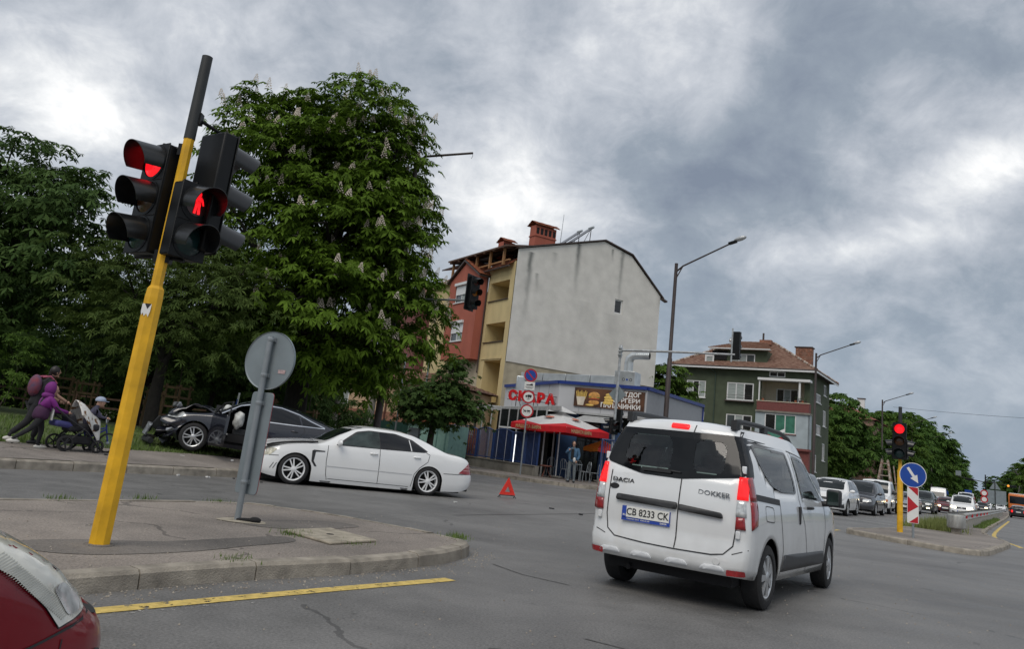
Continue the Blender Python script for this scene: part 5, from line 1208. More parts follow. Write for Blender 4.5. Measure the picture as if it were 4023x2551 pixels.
# ---- signal on the far median, direction sign and chevron board
def median_signal():
    p = Vector((12.91, 25.24, .126)); root = thing('traffic_signal', 'thin yellow signal post showing a red light on the far median', 'traffic light', p); Z = lambda z: z - .126
    b = MB(); b.path([(0, 0, 0), (0, 0, Z(1.98)), (0, 0, Z(2.06)), (0, 0, Z(3.35))], [.088, .084, .055, .052], 14); b.build('post', MATS['pole_yellow'], root, smooth=40)
    b = MB(); b.tube((0, 0, Z(3.3)), (0, 0, Z(3.98)), .055, .052, 12); b.build('post_top', MATS['post_top_grey'], root, smooth=40)
    f = Vector((-MX, -MY, 0)); o = f * .17
    signal_head(root, Vector((o.x, o.y, Z(2.33))), FACE_US, 3, ['lens_red_lit', 'lens_amber_off', 'lens_green_off'], w=.38, u=.375, d=.31, visor=.2)
    n_ = Vector((MY, -MX, 0))
    for sg, fc in ((1, ROADYAW - math.pi / 2), (-1, ROADYAW + math.pi / 2)):
        q = n_ * sg * .19; signal_head(root, Vector((q.x, q.y, Z(2.36))), fc, 2, ['lens_red_off', 'lens_green_off'], w=.3, u=.29, d=.24, visor=.24)
        bracket(root, (0, 0, Z(2.34)), (q.x, q.y, Z(2.34)))
    bracket(root, (0, 0, Z(2.35)), (o.x, o.y, Z(2.35))); bracket(root, (0, 0, Z(3.42)), (o.x, o.y, Z(3.43)))
median_signal()
def arrow_sign():
    p = Vector((12.06, 22.85, .126)); root = thing('road_sign', 'blue round arrow sign above a red and white striped board', 'sign', p); Z = lambda z: z - .126
    b = MB(); b.tube((0, 0, 0), (0, 0, Z(2.1)), .032, .032, 12); b.build('post', MATS['galv'], root, smooth=50)
    a = math.atan2(p.x, p.y) + rad(4); n_ = Vector((-math.sin(a), -math.cos(a), 0)); t_ = Vector((-n_.y, n_.x, 0))
    F = frame(n_ * .05, t_, (0, 0, 1)); c_ = Z(1.835)
    b = MB(); b.lathe([(0, 0), (.32, 0), (.345, 0), (.345, -.02), (0, -.02)], (0, c_, 0), n=48); b.xf(F); d = b.build('round_sign', MATS['sign_white'], root, smooth=40)
    b = MB(); b.lathe([(0, .003), (.328, .003)], (0, c_, 0), n=48); b.xf(F); b.build('blue_face', MATS['sign_blue'], d)
    an = rad(-57); A = lambda u, v: (u * math.cos(an) - v * math.sin(an), c_ + u * math.sin(an) + v * math.cos(an), .007)
    b = MB(); b.poly([A(*q) for q in ((-.24, -.035), (.04, -.035), (.04, -.105), (.25, 0), (.04, .105), (.04, .035), (-.24, .035))]); b.xf(F); b.build('white_arrow', MATS['sign_white'], d)
    z0, z1 = Z(.52), Z(1.51); P = rpoly([(-.145, z0), (-.145, z1), (.145, z1), (.145, z0)], .03)
    b = MB(); b.prism([(x, z, -.006) for x, z in P], (0, 0, .012)); b.xf(F); d = b.build('striped_board', MATS['sign_white'], root)
    h = (z1 - z0)
    for poly in ([(-.125, z1 - .01), (.06, z1 - .01), (.13, z1 - .02), (.13, z1 - .235)], [(-.135, z1 - .26), (.138, z1 - .525), (-.135, z1 - .72)], [(-.10, z0 + .012), (.13, z0 + .205), (.13, z0 + .012)]):
        b = MB(); b.poly([(x, z, .0085) for x, z in poly]); b.xf(F); b.build('red_stripe', MATS['sign_red'], d)
    for z in (1.25, .75, 1.7):
        b = MB(); b.lathe([(.036, -.025), (.04, 0), (.036, .025)], (0, 0, Z(z)), n=12); b.build('clamp', MATS['galv'], root)
arrow_sign()
# ---- guard rail
def guard_rail():
    root = thing('guard_rail', 'double steel guard rail with rounded end running along the median', 'guard rail')
    gm = mat('rail_steel', (.36, .36, .34), .5, .3, var=.25, scale=2.5)
    prof = [(0, .75), (.03, .735), (.07, .70), (.07, .665), (.015, .62), (.015, .585), (.07, .54), (.07, .505), (.03, .465), (0, .45)]
    pts = [33.6 + 2 * i for i in range(46)]
    for sg, l0 in ((1, -1.90), (-1, -2.24)):
        b = MB(); rows = []
        for s in pts:
            l_ = l0 + bend(s) + (0 if s > 36 else sg * .02 * (36 - s)); rows.append([M(s, l_ + sg * dy, .126 + z - .03) for dy, z in prof])
        n = len(prof); b.add([v for r_ in rows for v in r_], [(i * n + j, (i + 1) * n + j, (i + 1) * n + j + 1, i * n + j + 1) for i in range(len(rows) - 1) for j in range(n - 1)])
        o = b.build('rail_beam', gm, root, smooth=30); o.modifiers.new('s', 'SOLIDIFY').thickness = .006
    b = MB(); b.prism([M(33.62, -1.76, .3), M(33.62, -2.38, .3), M(33.1, -2.26, .3), M(33.0, -2.07, .3), M(33.1, -1.88, .3)], (0, 0, .48)); b.build('end_cap', gm, root, bevel=.05)
    b = MB(); b.prism([M(33.62, -1.9, .126), M(33.62, -2.24, .126), M(33.2, -2.2, .126), M(33.2, -1.94, .126)], (0, 0, .18)); b.build('end_footing', MATS['kerb_concrete'], root)
    for i, s in enumerate(pts[1:40]):
        l_ = -2.07 + bend(s); b = MB(); b.box((0, 0, .33), (.06, .12, .68)); o = b.build('rail_post', gm, root); o.location = M(s, l_, .126); o.rotation_euler.z = ROADYAW
        for sg in (1, -1):
            b = MB(); b.bar(M(s, l_, .70), M(s, l_ + sg * .19, .70), .08, .12); b.build('rail_spacer', gm, root)
        if i % 2 == 0 and i < 12:
            b = MB(); b.box((0, 0, 0), (.012, .07, .13)); o = b.build('reflector', MATS['sign_red'], root); o.location = M(s - .4, -1.83 + bend(s), .72); o.rotation_euler.z = ROADYAW + rad(35)
guard_rail()
# ---- street lamps along the main road
def street_lamp(s, label, head=True, zt=11.2, arm=2.75, zarm=12.1, l=-14.6, group='street lamps along the main road'):
    root = thing('street_lamp', label, 'street lamp', M(s, l, .13), ROADYAW, group); br = MATS['pole_brown']; L_ = lambda x, y, z: (x, -y, z)
    b = MB(); b.path([(0, 0, 0), (0, 0, 6.3), (0, 0, 6.34), (0, 0, zt)], [.125, .12, .095, .085], 12); b.build('post', br, root, smooth=40)
    b = MB(); b.path([L_(0, .0, zt - .45), L_(0, .35, zt - .15), L_(0, arm, zarm)], [.05, .045, .04], 8); b.build('arm', br, root, smooth=40)
    b = MB(); b.path([L_(0, .05, zt - .75), L_(0, .35, zt - .16)], .03, 6); b.build('brace', br, root)
    if head:
        t = Vector(L_(0, arm, zarm)); d = (t - Vector(L_(0, .35, zt - .15))).normalized()
        b = MB(); b.box((0, 0, 0), (.22, .42, .12), None); o = b.build('lamp_housing', MATS['signal_black'], root, bevel=.03); o.location = t + d * .1; o.rotation_euler.x = rad(-16)
        b = MB(); b.ball((0, 0, 0), (.15, .32, .12), 14, 10); o = b.build('lamp_glass', MATS['lamp_shell'], root, smooth=60); o.location = t + d * .5 + Vector((0, 0, .02)); o.rotation_euler.x = rad(-16)
    else:
        b = MB(); b.path([L_(0, arm, zarm), L_(0, arm + .02, zarm - .1), L_(.0, arm - .02, zarm - .2)], .008, 5); b.build('loose_wire', MATS['under'], root)
    return root
street_lamp(36.9, 'brown street lamp post rising beside the grill bar wall', zarm=12.15)
street_lamp(70.0, 'street lamp standing in front of the green house corner', zarm=12.7, zt=11.9)
b = MB(); b.lathe([(.115, -.3), (.118, 0), (.115, .3)], (0, 0, 3.3), n=12)
for i, s in enumerate((108.5, 140, 172, 204)):
    street_lamp(s, 'distant street lamp rising out of the roadside trees', zarm=13.0, zt=12.2)
tree_lamp = street_lamp(20.1, 'lamp post without lamp, half hidden in the chestnut tree', head=False, zt=11.0, arm=2.45, zarm=10.75, l=-18.0)
tree_lamp['group'] = 'street lamps along the main road'
def arm_signal():
    root = thing('traffic_signal', 'black signal head hung on an arm from the lamp post in the chestnut', 'traffic light', M(20.1, -18.0, .13), ROADYAW)
    b = MB(); b.path([(0, -.08, 5.65), (0, -3.0, 5.6)], .035, 8); b.build('arm', MATS['galv'], root)
    signal_head(root, Vector((0, -3.28, 5.32)), -math.pi / 2 - rad(15), 3, ['lens_red_off', 'lens_amber_dim', 'lens_green_off'], w=.34, u=.35, d=.25)
    b = MB(); b.box((0, -3.12, 5.85), (.52, .03, 1.18)); b.build('backing_board', MATS['signal_black'], root, bevel=.02)
    bb = MB(); bb.box((0, -3.06, 5.7), (.05, .05, .3)); bb.build('hanger', MATS['signal_black'], root)
arm_signal()
# ---- gantry with overhead signal beside the grill bar
def gantry():
    root = thing('signal_gantry', 'galvanised signal gantry post with long arm beside the grill bar', 'gantry', M(32.0, -15.0, .13), ROADYAW); g = mat('galv_light', (.42, .44, .45), .4, .4, var=.25, scale=6)
    b = MB(); b.path([(0, 0, 0), (0, 0, 6.15)], [.075, .055], 12); b.build('post', g, root, smooth=40)
    b = MB(); b.box((0, 0, 5.85), (.13, .13, .55))
    b.build('arm_joint', g, root, bevel=.02)
    for z in (5.7, 5.85, 6.0):
        b = MB(); b.box((0, 0, z), (.22, .16, .03)); b.build('joint_plate', g, root)
    b = MB(); b.path([(0, -.05, 5.92), (0, -2.5, 5.93), (0, -5.15, 5.9)], [.055, .05, .045], 10); b.build('arm', g, root, smooth=40)
    b = MB(); b.tube((0, -5.0, 5.6), (0, -5.0, 7.0), .035, n=8); b.build('head_pole', g, root)
    signal_head(root, Vector((.14, -5.14, 5.72)), 0, 3, ['lens_red_off', 'lens_amber_off', 'lens_green_off'], w=.34, u=.385, d=.3)
    # diamond sign seen from behind and low heads
    b = MB(); q = .42; b.prism([(.06, 0, 3.95 + q), (.06, -q, 3.95), (.06, 0, 3.95 - q), (.06, q, 3.95)], (.012, 0, 0)); b.build('diamond_sign', MATS['sign_back'], root)
    signal_head(root, Vector((.2, -.1, 2.3)), 0, 3, ['lens_red_off', 'lens_amber_off', 'lens_green_off'], w=.3, u=.34, d=.22)
    signal_head(root, Vector((-.02, .2, 2.3)), math.pi / 2 + .3, 2, ['lens_red_off', 'lens_green_off'], w=.3, u=.31, d=.22)
    signal_head(root, Vector((-.2, -.12, 2.2)), -math.pi / 2 - .6, 2, ['lens_red_off', 'lens_green_off'], w=.3, u=.31, d=.22)
gantry()
# ---- post with four signs by the grill bar fence
def sign_stack():
    o = Vector((1.46, 36.25, .13)); root = thing('sign_post', 'leaning galvanised post with no-parking, lorry and cart ban signs', 'sign', o); Z = lambda z: z - .13
    b = MB(); b.tube((0, 0, 0), (.0, 0, Z(4.75)), .036, .034, 10); b.build('post', MATS['galv'], root, smooth=40)
    n_ = Vector((-.10, -1, 0)).normalized(); t_ = Vector((-n_.y, n_.x, 0)); F = frame(n_ * .05, t_, (0, 0, 1)); ro = lambda z, m_, r=.29, dz=0.0: None
    def disc(z, r, m1, m2, r2, name):
        b = MB(); b.lathe([(0, 0), (r, 0), (r, -.015), (0, -.015)], (0, Z(z), 0), n=36); b.xf(F); d = b.build(name, MATS[m1], root)
        b = MB(); b.lathe([(0, .004), (r2, .004)], (0, Z(z), 0), n=36); b.xf(F); b.build('sign_face', MATS[m2], d); return d
    d = disc(4.58, .30, 'sign_red', 'sign_blue', .235, 'no_parking_sign')
    b = MB(); b.bar((-.17, Z(4.58) + .17, .007), (.17, Z(4.58) - .17, .007), .055, .004, up=(0, 0, 1)); b.xf(F); b.build('red_bar', MATS['sign_red'], d)
    b = MB(); b.box((0, Z(4.09), 0), (.48, .37, .012)); b.xf(F); pl = b.build('tow_away_plate', MATS['sign_white'], root, bevel=.01)
    b = MB(); b.box((0, Z(4.13), .008), (.30, .04, .003)); b.bar((-.02, Z(4.13), .008), (.13, Z(4.22), .008), .02, .003); b.box((.1, Z(4.165), .008), (.1, .03, .003)); b.xf(F); b.build('tow_truck_symbol', MATS['ink'], pl)
    for k in range(3):
        b = MB(); b.box((0, Z(4.05) - k * .035, .007), (.38 - .06 * k, .014, .002)); b.xf(F); b.build('small_print', MATS['dark_trim'], pl)
    d = disc(3.59, .29, 'sign_red', 'sign_white', .225, 'lorry_ban_sign')
    b = MB(); b.box((.05, Z(3.64), .007), (.19, .105, .004)); b.box((-.095, Z(3.625), .007), (.075, .075, .004))
    for x in (-.10, .02, .10): b.lathe([(0, .009), (.022, .009)], (x, Z(3.575), 0), n=12)
    b.xf(F); b.build('lorry_symbol', MATS['ink'], d)
    text_part('weight_text', '15т', .10, MATS['ink'], d, F @ Matrix.Translation((0, Z(3.50), .008)), .001, .002)
    d = disc(2.955, .30, 'sign_red', 'sign_white', .235, 'cart_ban_sign')
    b = MB(); zc_ = Z(2.955); b.box((-.09, zc_ + .01, .007), (.10, .05, .003)); b.bar((-.14, zc_ + .02, .007), (-.17, zc_ + .07, .007), .03, .003)
    for x in (-.13, -.115, -.06, -.045): b.bar((x, zc_ - .01, .007), (x - .01, zc_ - .07, .007), .012, .003)
    b.box((.08, zc_ + .015, .007), (.14, .06, .003)); b.bar((-.05, zc_ + .01, .007), (.03, zc_ + .0, .007), .01, .003)
    for x in (.04, .12): b.lathe([(.022, .008), (.034, .008)], (x, zc_ - .035, 0), n=14)
    b.xf(F); b.build('cart_symbol', MATS['ink'], d)
    for z in (4.5, 4.0, 3.6, 3.0):
        b = MB(); b.lathe([(.038, -.025), (.043, 0), (.038, .025)], (0, 0, Z(z)), n=10); b.build('clamp', MATS['galv'], root)
sign_stack()
# ---- warning triangle
def triangle():
    root = thing('warning_triangle', 'red warning triangle on short black feet on the road', 'triangle', (.585, 21.36, 0), rad(30))
    rm = mat('triangle_red', (.75, .035, .02), .4, var=.15, scale=30)
    o = [(0, .515), (-.24, .075), (.24, .075)]; i_ = [(0, .30), (-.085, .15), (.085, .15)]
    b = MB()
    for y in (-.012, .012): b.add([(p[0], y, p[1]) for p in o + i_], [(0, 1, 4, 3), (1, 2, 5, 4), (2, 0, 3, 5)] if y < 0 else [(3, 4, 1, 0), (4, 5, 2, 1), (5, 3, 0, 2)])
    b.add([(p[0], y, p[1]) for p in o for y in (-.012, .012)], [(0, 1, 3, 2), (2, 3, 5, 4), (4, 5, 1, 0)]); b.build('triangle_face', rm, root)
    b = MB(); b.box((0, 0, .06), (.46, .03, .02)); b.build('foot_bar', MATS['ink'], root)
    for x in (-.22, .22):
        for y in (-.06, .06):
            b = MB(); b.bar((x, 0, .06), (x + .02 * (1 if x > 0 else -1), y, 0), .014, .014); b.build('foot', MATS['ink'], root)
triangle()
# ---- crash debris on the road
dr = random.Random(9)
for k, (x, y) in enumerate([(-6.05, 16.2), (-6.2, 16.55), (-5.6, 16.6), (-5.2, 17.0), (-4.6, 16.9), (-4.9, 16.75), (-.6, 17.6), (-6.8, 15.4), (-7.4, 15.9), (1.6, 19.2), (2.2, 18.4), (-5.9, 18.9), (-6.9, 18.5)]):
    b = MB(); s_ = dr.uniform(.03, .07); b.box((0, 0, s_ * .3), (s_ * dr.uniform(1, 2.2), s_, s_ * .5)); b.v = [(a + dr.uniform(-.012, .012), c_ + dr.uniform(-.012, .012), d) for a, c_, d in b.v]
    dz = 0.0 if k < 7 or k in (9, 10) else .24
    pale = k in (0, 1, 2, 5, 6, 7, 11, 12)
    tag(b.build('debris_piece', MATS['sign_white'] if pale else MATS['ink'], loc=(x, y, dz), rotz=dr.uniform(0, 3)), 'small %s fragment of crash debris lying near the wrecked cars' % ('pale' if pale else 'black'), 'debris', 'pale crash fragments' if pale else 'black crash fragments')
# ---- far signs and signals up the road
def far_boards():
    root = thing('sign_board', 'grey back of a rectangular board under a triangular sign on the median', 'sign', M(86, -2.2), ROADYAW)
    b = MB(); b.tube((0, 0, .1), (0, 0, 3.3), .04, n=8); b.build('post', MATS['dark_trim'], root)
    b = MB(); b.box((.04, -.1, 1.9), (.02, 1.5, 1.2)); b.build('board', MATS['sign_back'], root)
    b = MB(); b.prism([(.05, -.45, 2.6), (.05, .45, 2.6), (.05, 0, 3.3)], (.015, 0, 0)); b.build('triangular_sign', MATS['sign_back'], root)
    for z in (1.6, 2.15):
        b = MB(); b.lathe([(0, 0), (.3, 0)], (-.02, .85, z), 'x', 20); d = b.build('round_sign', MATS['sign_red'], root); b = MB(); b.lathe([(0, -.012), (.2, -.012)], (-.02, .85, z), 'x', 20); b.build('sign_face', MATS['sign_white'], d)
    for s, l, col_, lb in ((150, -7.5, 'sign_blue', 'small blue square sign far up the road'), (140, -3.6, 'sign_red', 'small red triangular sign far up the road')):
        root = thing('road_sign', lb, 'sign', M(s, l), ROADYAW); b = MB(); b.tube((0, 0, 0), (0, 0, 2.6), .05, n=8); b.build('post', MATS['galv'], root)
        b = MB(); b.prism([(-.05, -.5, 2.1), (-.05, .5, 2.1), (-.05, .5 if col_ == 'sign_blue' else 0, 3.0), (-.05, -.5, 3.0)][:4 if col_ == 'sign_blue' else 3], (.02, 0, 0)); b.build('sign_plate', MATS[col_], root)
    root = thing('signal_gantry', 'distant dark mast with signal arms reaching over both carriageways', 'gantry', M(176, -6.0), ROADYAW); dm = MATS['signal_black']
    b = MB(); b.tube((0, 0, 0), (0, 0, 6.4), .14, .1, 8); b.build('mast', dm, root)
    b = MB(); b.tube((0, 0, 5.0), (0, 4.4, 5.6), .08, n=6); b.build('arm', dm, root); b = MB(); b.tube((0, 0, 5.1), (0, -4.6, 4.9), .06, n=6); b.build('arm', dm, root)
    b = MB(); b.box((0, 4.4, 6.2), (.1, .9, .9)); b.build('board', MATS['sign_back'], root); b = MB(); b.box((0, 2.6, 5.25), (.3, 1.4, .42)); b.build('signal_head', dm, root, bevel=.05)
    b = MB(); b.box((0, -4.2, 4.75), (.3, 1.4, .42)); hd = b.build('signal_head', dm, root, bevel=.05); b = MB(); b.ball((-.2, -3.6, 4.8), .2); b.build('amber_lens', mat('amber_far', (.8, .3, .02), .4, emit=(1, .35, .05), es=.8), hd)
far_boards()
b = MB(); a_, c_ = M(118, -14.6, 12.4), M(95, 60, 16)
tag(b.path([a_ + (c_ - a_) * (i / 20) - Vector((0, 0, 9.0 * (i / 20) * (1 - i / 20))) for i in range(21)], .018, 5).build('overhead_cable', MATS['under']), 'thin overhead cable sagging across the main road', 'cable')
# ================================================================== BUILDINGS
mat('grey_render', (.63, .615, .575), .9, var=.10, scale=1.1, det=8, bump=.35, bscale=9)
mat('beige_plaster', (.42, .37, .27), .9, var=.22, scale=1.2, bump=.2)
mat('yellow_render', (.55, .45, .235), .9, var=.10, scale=1.5, streak=3); mat('red_render', (.36, .105, .07), .9, var=.10, scale=1.5, streak=3)
mat('pvc', (.68, .69, .69), .4, var=.04); mat('pane', (.06, .075, .08), .06, var=.5, scale=.8, spec=.7); mat('pane_dark', (.018, .02, .022), .06, var=.4, scale=.8, spec=.6)
mat('curtain', (.30, .34, .33), .5, var=.25, scale=2, streak=.1, spec=.7); mat('green_curtain', (.05, .17, .12), .3, var=.25, scale=2)
mat('terracotta', (.30, .10, .05), .85, var=.35, scale=3); mat('old_tile', (.17, .085, .06), .9, var=.5, scale=3, c2=(.30, .19, .14)); mat('tile_pale', (.40, .34, .29), .9, var=.3, scale=4)
mat('brown_wood', (.10, .055, .035), .7, var=.3, scale=3, streak=.2); mat('timber', (.33, .17, .07), .7, var=.3, scale=3, streak=.2); mat('gutter', (.05, .035, .03), .5, var=.2)
mat('green_render', (.066, .084, .052), .92, var=.16, scale=1.4, bump=.5, bscale=30); mat('green_faded', (.13, .15, .11), .92, var=.2, scale=1.2)
mat('cream', (.60, .54, .42), .85, var=.08); mat('maroon', (.17, .055, .05), .85, var=.15); mat('pale_blue', (.36, .42, .45), .85, var=.12, scale=1.2)
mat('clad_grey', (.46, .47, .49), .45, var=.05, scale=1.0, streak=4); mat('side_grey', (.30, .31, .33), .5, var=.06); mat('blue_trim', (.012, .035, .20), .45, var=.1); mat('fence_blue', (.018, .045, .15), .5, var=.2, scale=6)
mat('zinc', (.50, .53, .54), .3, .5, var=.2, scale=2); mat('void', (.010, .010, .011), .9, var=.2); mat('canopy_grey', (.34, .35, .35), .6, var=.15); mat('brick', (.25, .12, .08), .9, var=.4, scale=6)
mat('concrete_wall', (.20, .19, .165), .9, var=.25, scale=2, bump=.4, bscale=25)
def facade(root, name, o, d, W_, z0, z1, openings, material, t=.25, top=None):
    """wall sheet with window holes and reveals; o=(x,y), d=direction, inward = left of d"""
    o = Vector((o[0], o[1], 0)); d = Vector((d[0], d[1], 0)).normalized(); inw = Vector((-d.y, d.x, 0)); b = MB()
    us = sorted({0, W_} | {u for q in openings for u in q[:2]}); zs = sorted({z0, z1} | {z for q in openings for z in q[2:4]})
    P = lambda u, z, k=0: o + d * u + inw * k + Vector((0, 0, z))
    for a, a2 in zip(us, us[1:]):
        for c_, c2 in zip(zs, zs[1:]):
            if any(q[0] - 1e-6 <= a and a2 <= q[1] + 1e-6 and q[2] - 1e-6 <= c_ and c2 <= q[3] + 1e-6 for q in openings): continue
            b.add([P(a, c_), P(a2, c_), P(a2, c2), P(a, c2)], [(0, 1, 2, 3)])
    for u0, u1, a, c_ in [q[:4] for q in openings]:
        for p, q in (((u0, a), (u1, a)), ((u1, a), (u1, c_)), ((u1, c_), (u0, c_)), ((u0, c_), (u0, a))): b.add([P(*p), P(*q), P(*q, t), P(*p, t)], [(0, 1, 2, 3)])
    if top: b.poly([P(u, z) for u, z in top])
    w = b.build(name, material, root); return w, P
def window(root, P, u0, u1, z0, z1, k=.10, n=2, panes=('pane',), fr=.06, m_='pvc', sill=None, name='window'):
    b = MB(); c_ = lambda u, z, kk: P(u, z, kk); ux = (P(1, 0) - P(0, 0)); w = u1 - u0
    def bar(a, b_, th): b.bar(P(*a, k), P(*b_, k), th, .07, up=tuple(ux if abs(a[0] - b_[0]) < 1e-6 else (0, 0, 1)))
    inwv = P(0, 0, 1) - P(0, 0, 0)
    def rect(a0, a1, c0, c1, depth=.07): b.add([P(u, z, kk) for kk in (k - depth / 2, k + depth / 2) for u, z in ((a0, c0), (a1, c0), (a1, c1), (a0, c1))], [(0, 1, 2, 3), (7, 6, 5, 4), (0, 4, 5, 1), (1, 5, 6, 2), (2, 6, 7, 3), (3, 7, 4, 0)])
    rect(u0, u1, z0, z0 + fr); rect(u0, u1, z1 - fr, z1); rect(u0, u0 + fr, z0 + fr, z1 - fr); rect(u1 - fr, u1, z0 + fr, z1 - fr)
    edges = [u0 + fr + (w - 2 * fr) * i / n for i in range(n + 1)]
    for i in range(1, n): rect(edges[i] - fr * .45, edges[i] + fr * .45, z0 + fr, z1 - fr)
    wo_ = b.build(name, MATS[m_], root)
    for i in range(n):
        a0 = edges[i] + (fr * .45 if i else 0); a1 = edges[i + 1] - (fr * .45 if i < n - 1 else 0); q = MB(); q.add([P(a0, z0 + fr, k + .01), P(a1, z0 + fr, k + .01), P(a1, z1 - fr, k + .01), P(a0, z1 - fr, k + .01)], [(0, 1, 2, 3)]); q.build('pane', MATS[panes[i % len(panes)]], wo_)
    if sill:
        q = MB(); q.add([P(u, z, kk) for kk in (-.08, k) for u, z in ((u0 - .06, z0 - .07), (u1 + .06, z0 - .07), (u1 + .06, z0), (u0 - .06, z0))], [(0, 1, 2, 3), (7, 6, 5, 4), (0, 4, 5, 1), (1, 5, 6, 2), (2, 6, 7, 3), (3, 7, 4, 0)]); q.build('sill', MATS[sill], wo_)
    return wo_
def tiles(root, name, p0, p1, p2, p3, material, step=.32, rise=.05):
    """tiled roof slope: eave p0-p1, ridge p3-p2; rows of stepped tile courses"""
    p0, p1, p2, p3 = (Vector(p) for p in (p0, p1, p2, p3)); n = max(2, int(((p3 - p0).length + (p2 - p1).length) / 2 / step)); b = MB(); nn = (p1 - p0).cross(p3 - p0).normalized()
    if nn.z < 0: nn = -nn
    for i in range(n):
        a, c_ = i / n, (i + 1) / n; e0, e1 = p0.lerp(p3, a), p1.lerp(p2, a); f0, f1 = p0.lerp(p3, c_), p1.lerp(p2, c_); m_ = max(1, int((e1 - e0).length / .28)); vs = []
        for j in range(m_ + 1):
            t = j / m_; wv = nn * (.022 * math.sin(t * m_ * math.pi)) * 1.0
            vs += [e0.lerp(e1, t) + nn * rise + nn * (.018 if j % 2 else 0), f0.lerp(f1, t) + nn * (.012 + (.018 if j % 2 else 0)), e0.lerp(e1, t)]
        b.add(vs, [(3 * j, 3 * j + 3, 3 * j + 4, 3 * j + 1) for j in range(m_)] + [(3 * j, 3 * j + 2, 3 * j + 5, 3 * j + 3) for j in range(m_)])
    o = b.build(name, material, root); o['kind'] = 'stuff'; return o
# ------------------------------------------------------------------ apartment house with the blank grey gable
def apartment():
    root = thing('apartment_house', 'apartment house with blank grey gable and red and yellow balcony front', 'building', (.3, 53, .1), rad(29))
    # gable (y = 0 plane, facing the junction): insulated grey sheet proud of the old plaster
    gp = [(0, 6.75), (12.93, 6.75), (12.93, 13.73), (9.86, 16.25), (7.25, 16.81), (0, 14.6)]
    m_ = MATS['grey_render']; n, l = m_.node_tree.nodes, m_.node_tree.links       # soot streaks below the roof edge: rain stains
    bs = n['Principled BSDF']; src = bs.inputs['Base Color'].links[0].from_socket; tcn = n.new('ShaderNodeTexCoord'); sx = n.new('ShaderNodeSeparateXYZ'); l.new(tcn.outputs['Object'], sx.inputs[0]); tot_ = None
    wob = n.new('ShaderNodeTexNoise'); wob.inputs['Scale'].default_value = .9; wob.inputs['Detail'].default_value = 6; l.new(tcn.outputs['Object'], wob.inputs[0]); A = lambda op, *a, **k: mth(n, l, op, *a, **k)
    for cx, wd, zt, ln, am in ((1.05, .22, 14.6, 5.5, .75), (5.05, .20, 16.1, 4.2, .7), (9.0, .18, 16.4, 4.5, .6), (1.75, .16, 13.2, 1.6, .4), (3.0, .25, 15.0, 1.2, .35), (8.1, .10, 16.4, 1.0, .6), (6.0, .7, 12, 9, .10), (8.6, .8, 11.5, 7, .12)):
        dx = A('DIVIDE', A('ADD', A('SUBTRACT', sx.outputs[0], cx), A('MULTIPLY', A('SUBTRACT', wob.outputs[0], .5), .5)), wd); gx = A('EXPONENT', A('MULTIPLY', A('MULTIPLY', dx, dx), -1.0))
        t = A('DIVIDE', A('SUBTRACT', zt, sx.outputs[2]), ln); fz = A('MULTIPLY', A('SUBTRACT', 1.0, t, clamp=True), A('GREATER_THAN', t, 0.0)); v = A('MULTIPLY', A('MULTIPLY', gx, fz), A('MULTIPLY', A('ADD', wob.outputs[0], .35), am)); tot_ = v if tot_ is None else A('ADD', tot_, v)
    mixs = n.new('ShaderNodeMixRGB'); mixs.inputs[2].default_value = (.10, .11, .108, 1); l.new(A('MINIMUM', A('MULTIPLY', tot_, 1.35), .85), mixs.inputs[0]); l.new(src, mixs.inputs[1]); l.new(mixs.outputs[0], bs.inputs['Base Color'])
    op = (8.66, 9.40, 11.66, 12.72)
    b = MB(); xs = [0, op[0], op[1], 12.93]
    roofz = lambda x: 14.6 + (16.81 - 14.6) * x / 7.25 if x < 7.25 else (16.81 - .56 * (x - 7.25) / 2.61 if x < 9.86 else 16.25 - 2.52 * (x - 9.86) / 3.07)
    b.poly([(0, -.07, 6.75), (op[0], -.07, 6.75), (op[0], -.07, roofz(op[0])), (7.25, -.07, 16.81), (0, -.07, 14.6)]); b.poly([(op[1], -.07, 6.75), (12.93, -.07, 6.75), (12.93, -.07, 13.73), (9.86, -.07, 16.25), (op[1], -.07, roofz(op[1]))])
    b.poly([(op[0], -.07, 6.75), (op[1], -.07, 6.75), (op[1], -.07, op[2]), (op[0], -.07, op[2])]); b.poly([(op[0], -.07, op[3]), (op[1], -.07, op[3]), (op[1], -.07, roofz(op[1])), (op[0], -.07, roofz(op[0]))])
    for p, q in (((op[0], op[2]), (op[1], op[2])), ((op[1], op[2]), (op[1], op[3])), ((op[1], op[3]), (op[0], op[3])), ((op[0], op[3]), (op[0], op[2]))): b.add([(p[0], -.07, p[1]), (q[0], -.07, q[1]), (q[0], .15, q[1]), (p[0], .15, p[1])], [(0, 1, 2, 3)])
    b.poly([(0, -.07, 6.75), (12.93, -.07, 6.75), (12.93, 0, 6.75), (0, 0, 6.75)]); b.poly([(12.93, -.07, 6.75), (12.93, -.07, 13.73), (12.93, .1, 13.73), (12.93, .1, 6.75)])
    b.build('gable_wall', m_, root)
    window(root, lambda u, z, k=0: Vector((u, k, z)), *op, k=.06, n=1, panes=('pane_dark',), fr=.09)
    b = MB(); b.poly([(0, 0, 0), (12.93, 0, 0), (12.93, 0, 6.8), (0, 0, 6.8)]); b.build('old_gable_plaster', MATS['beige_plaster'], root)
    b = MB(); b.poly([(12.93, 0, 0), (12.93, 12, 0), (12.93, 12, 13.7), (12.93, 0, 13.7)]); b.poly([(0, 12, 0), (12.93, 12, 0), (12.93, 12, 13.7), (0, 12, 13.7)]); b.build('back_wall', MATS['beige_plaster'], root)
    # roof and verge
    pf = [(-.1, 14.62), (7.25, 16.86), (9.9, 16.32), (13.2, 13.55)]
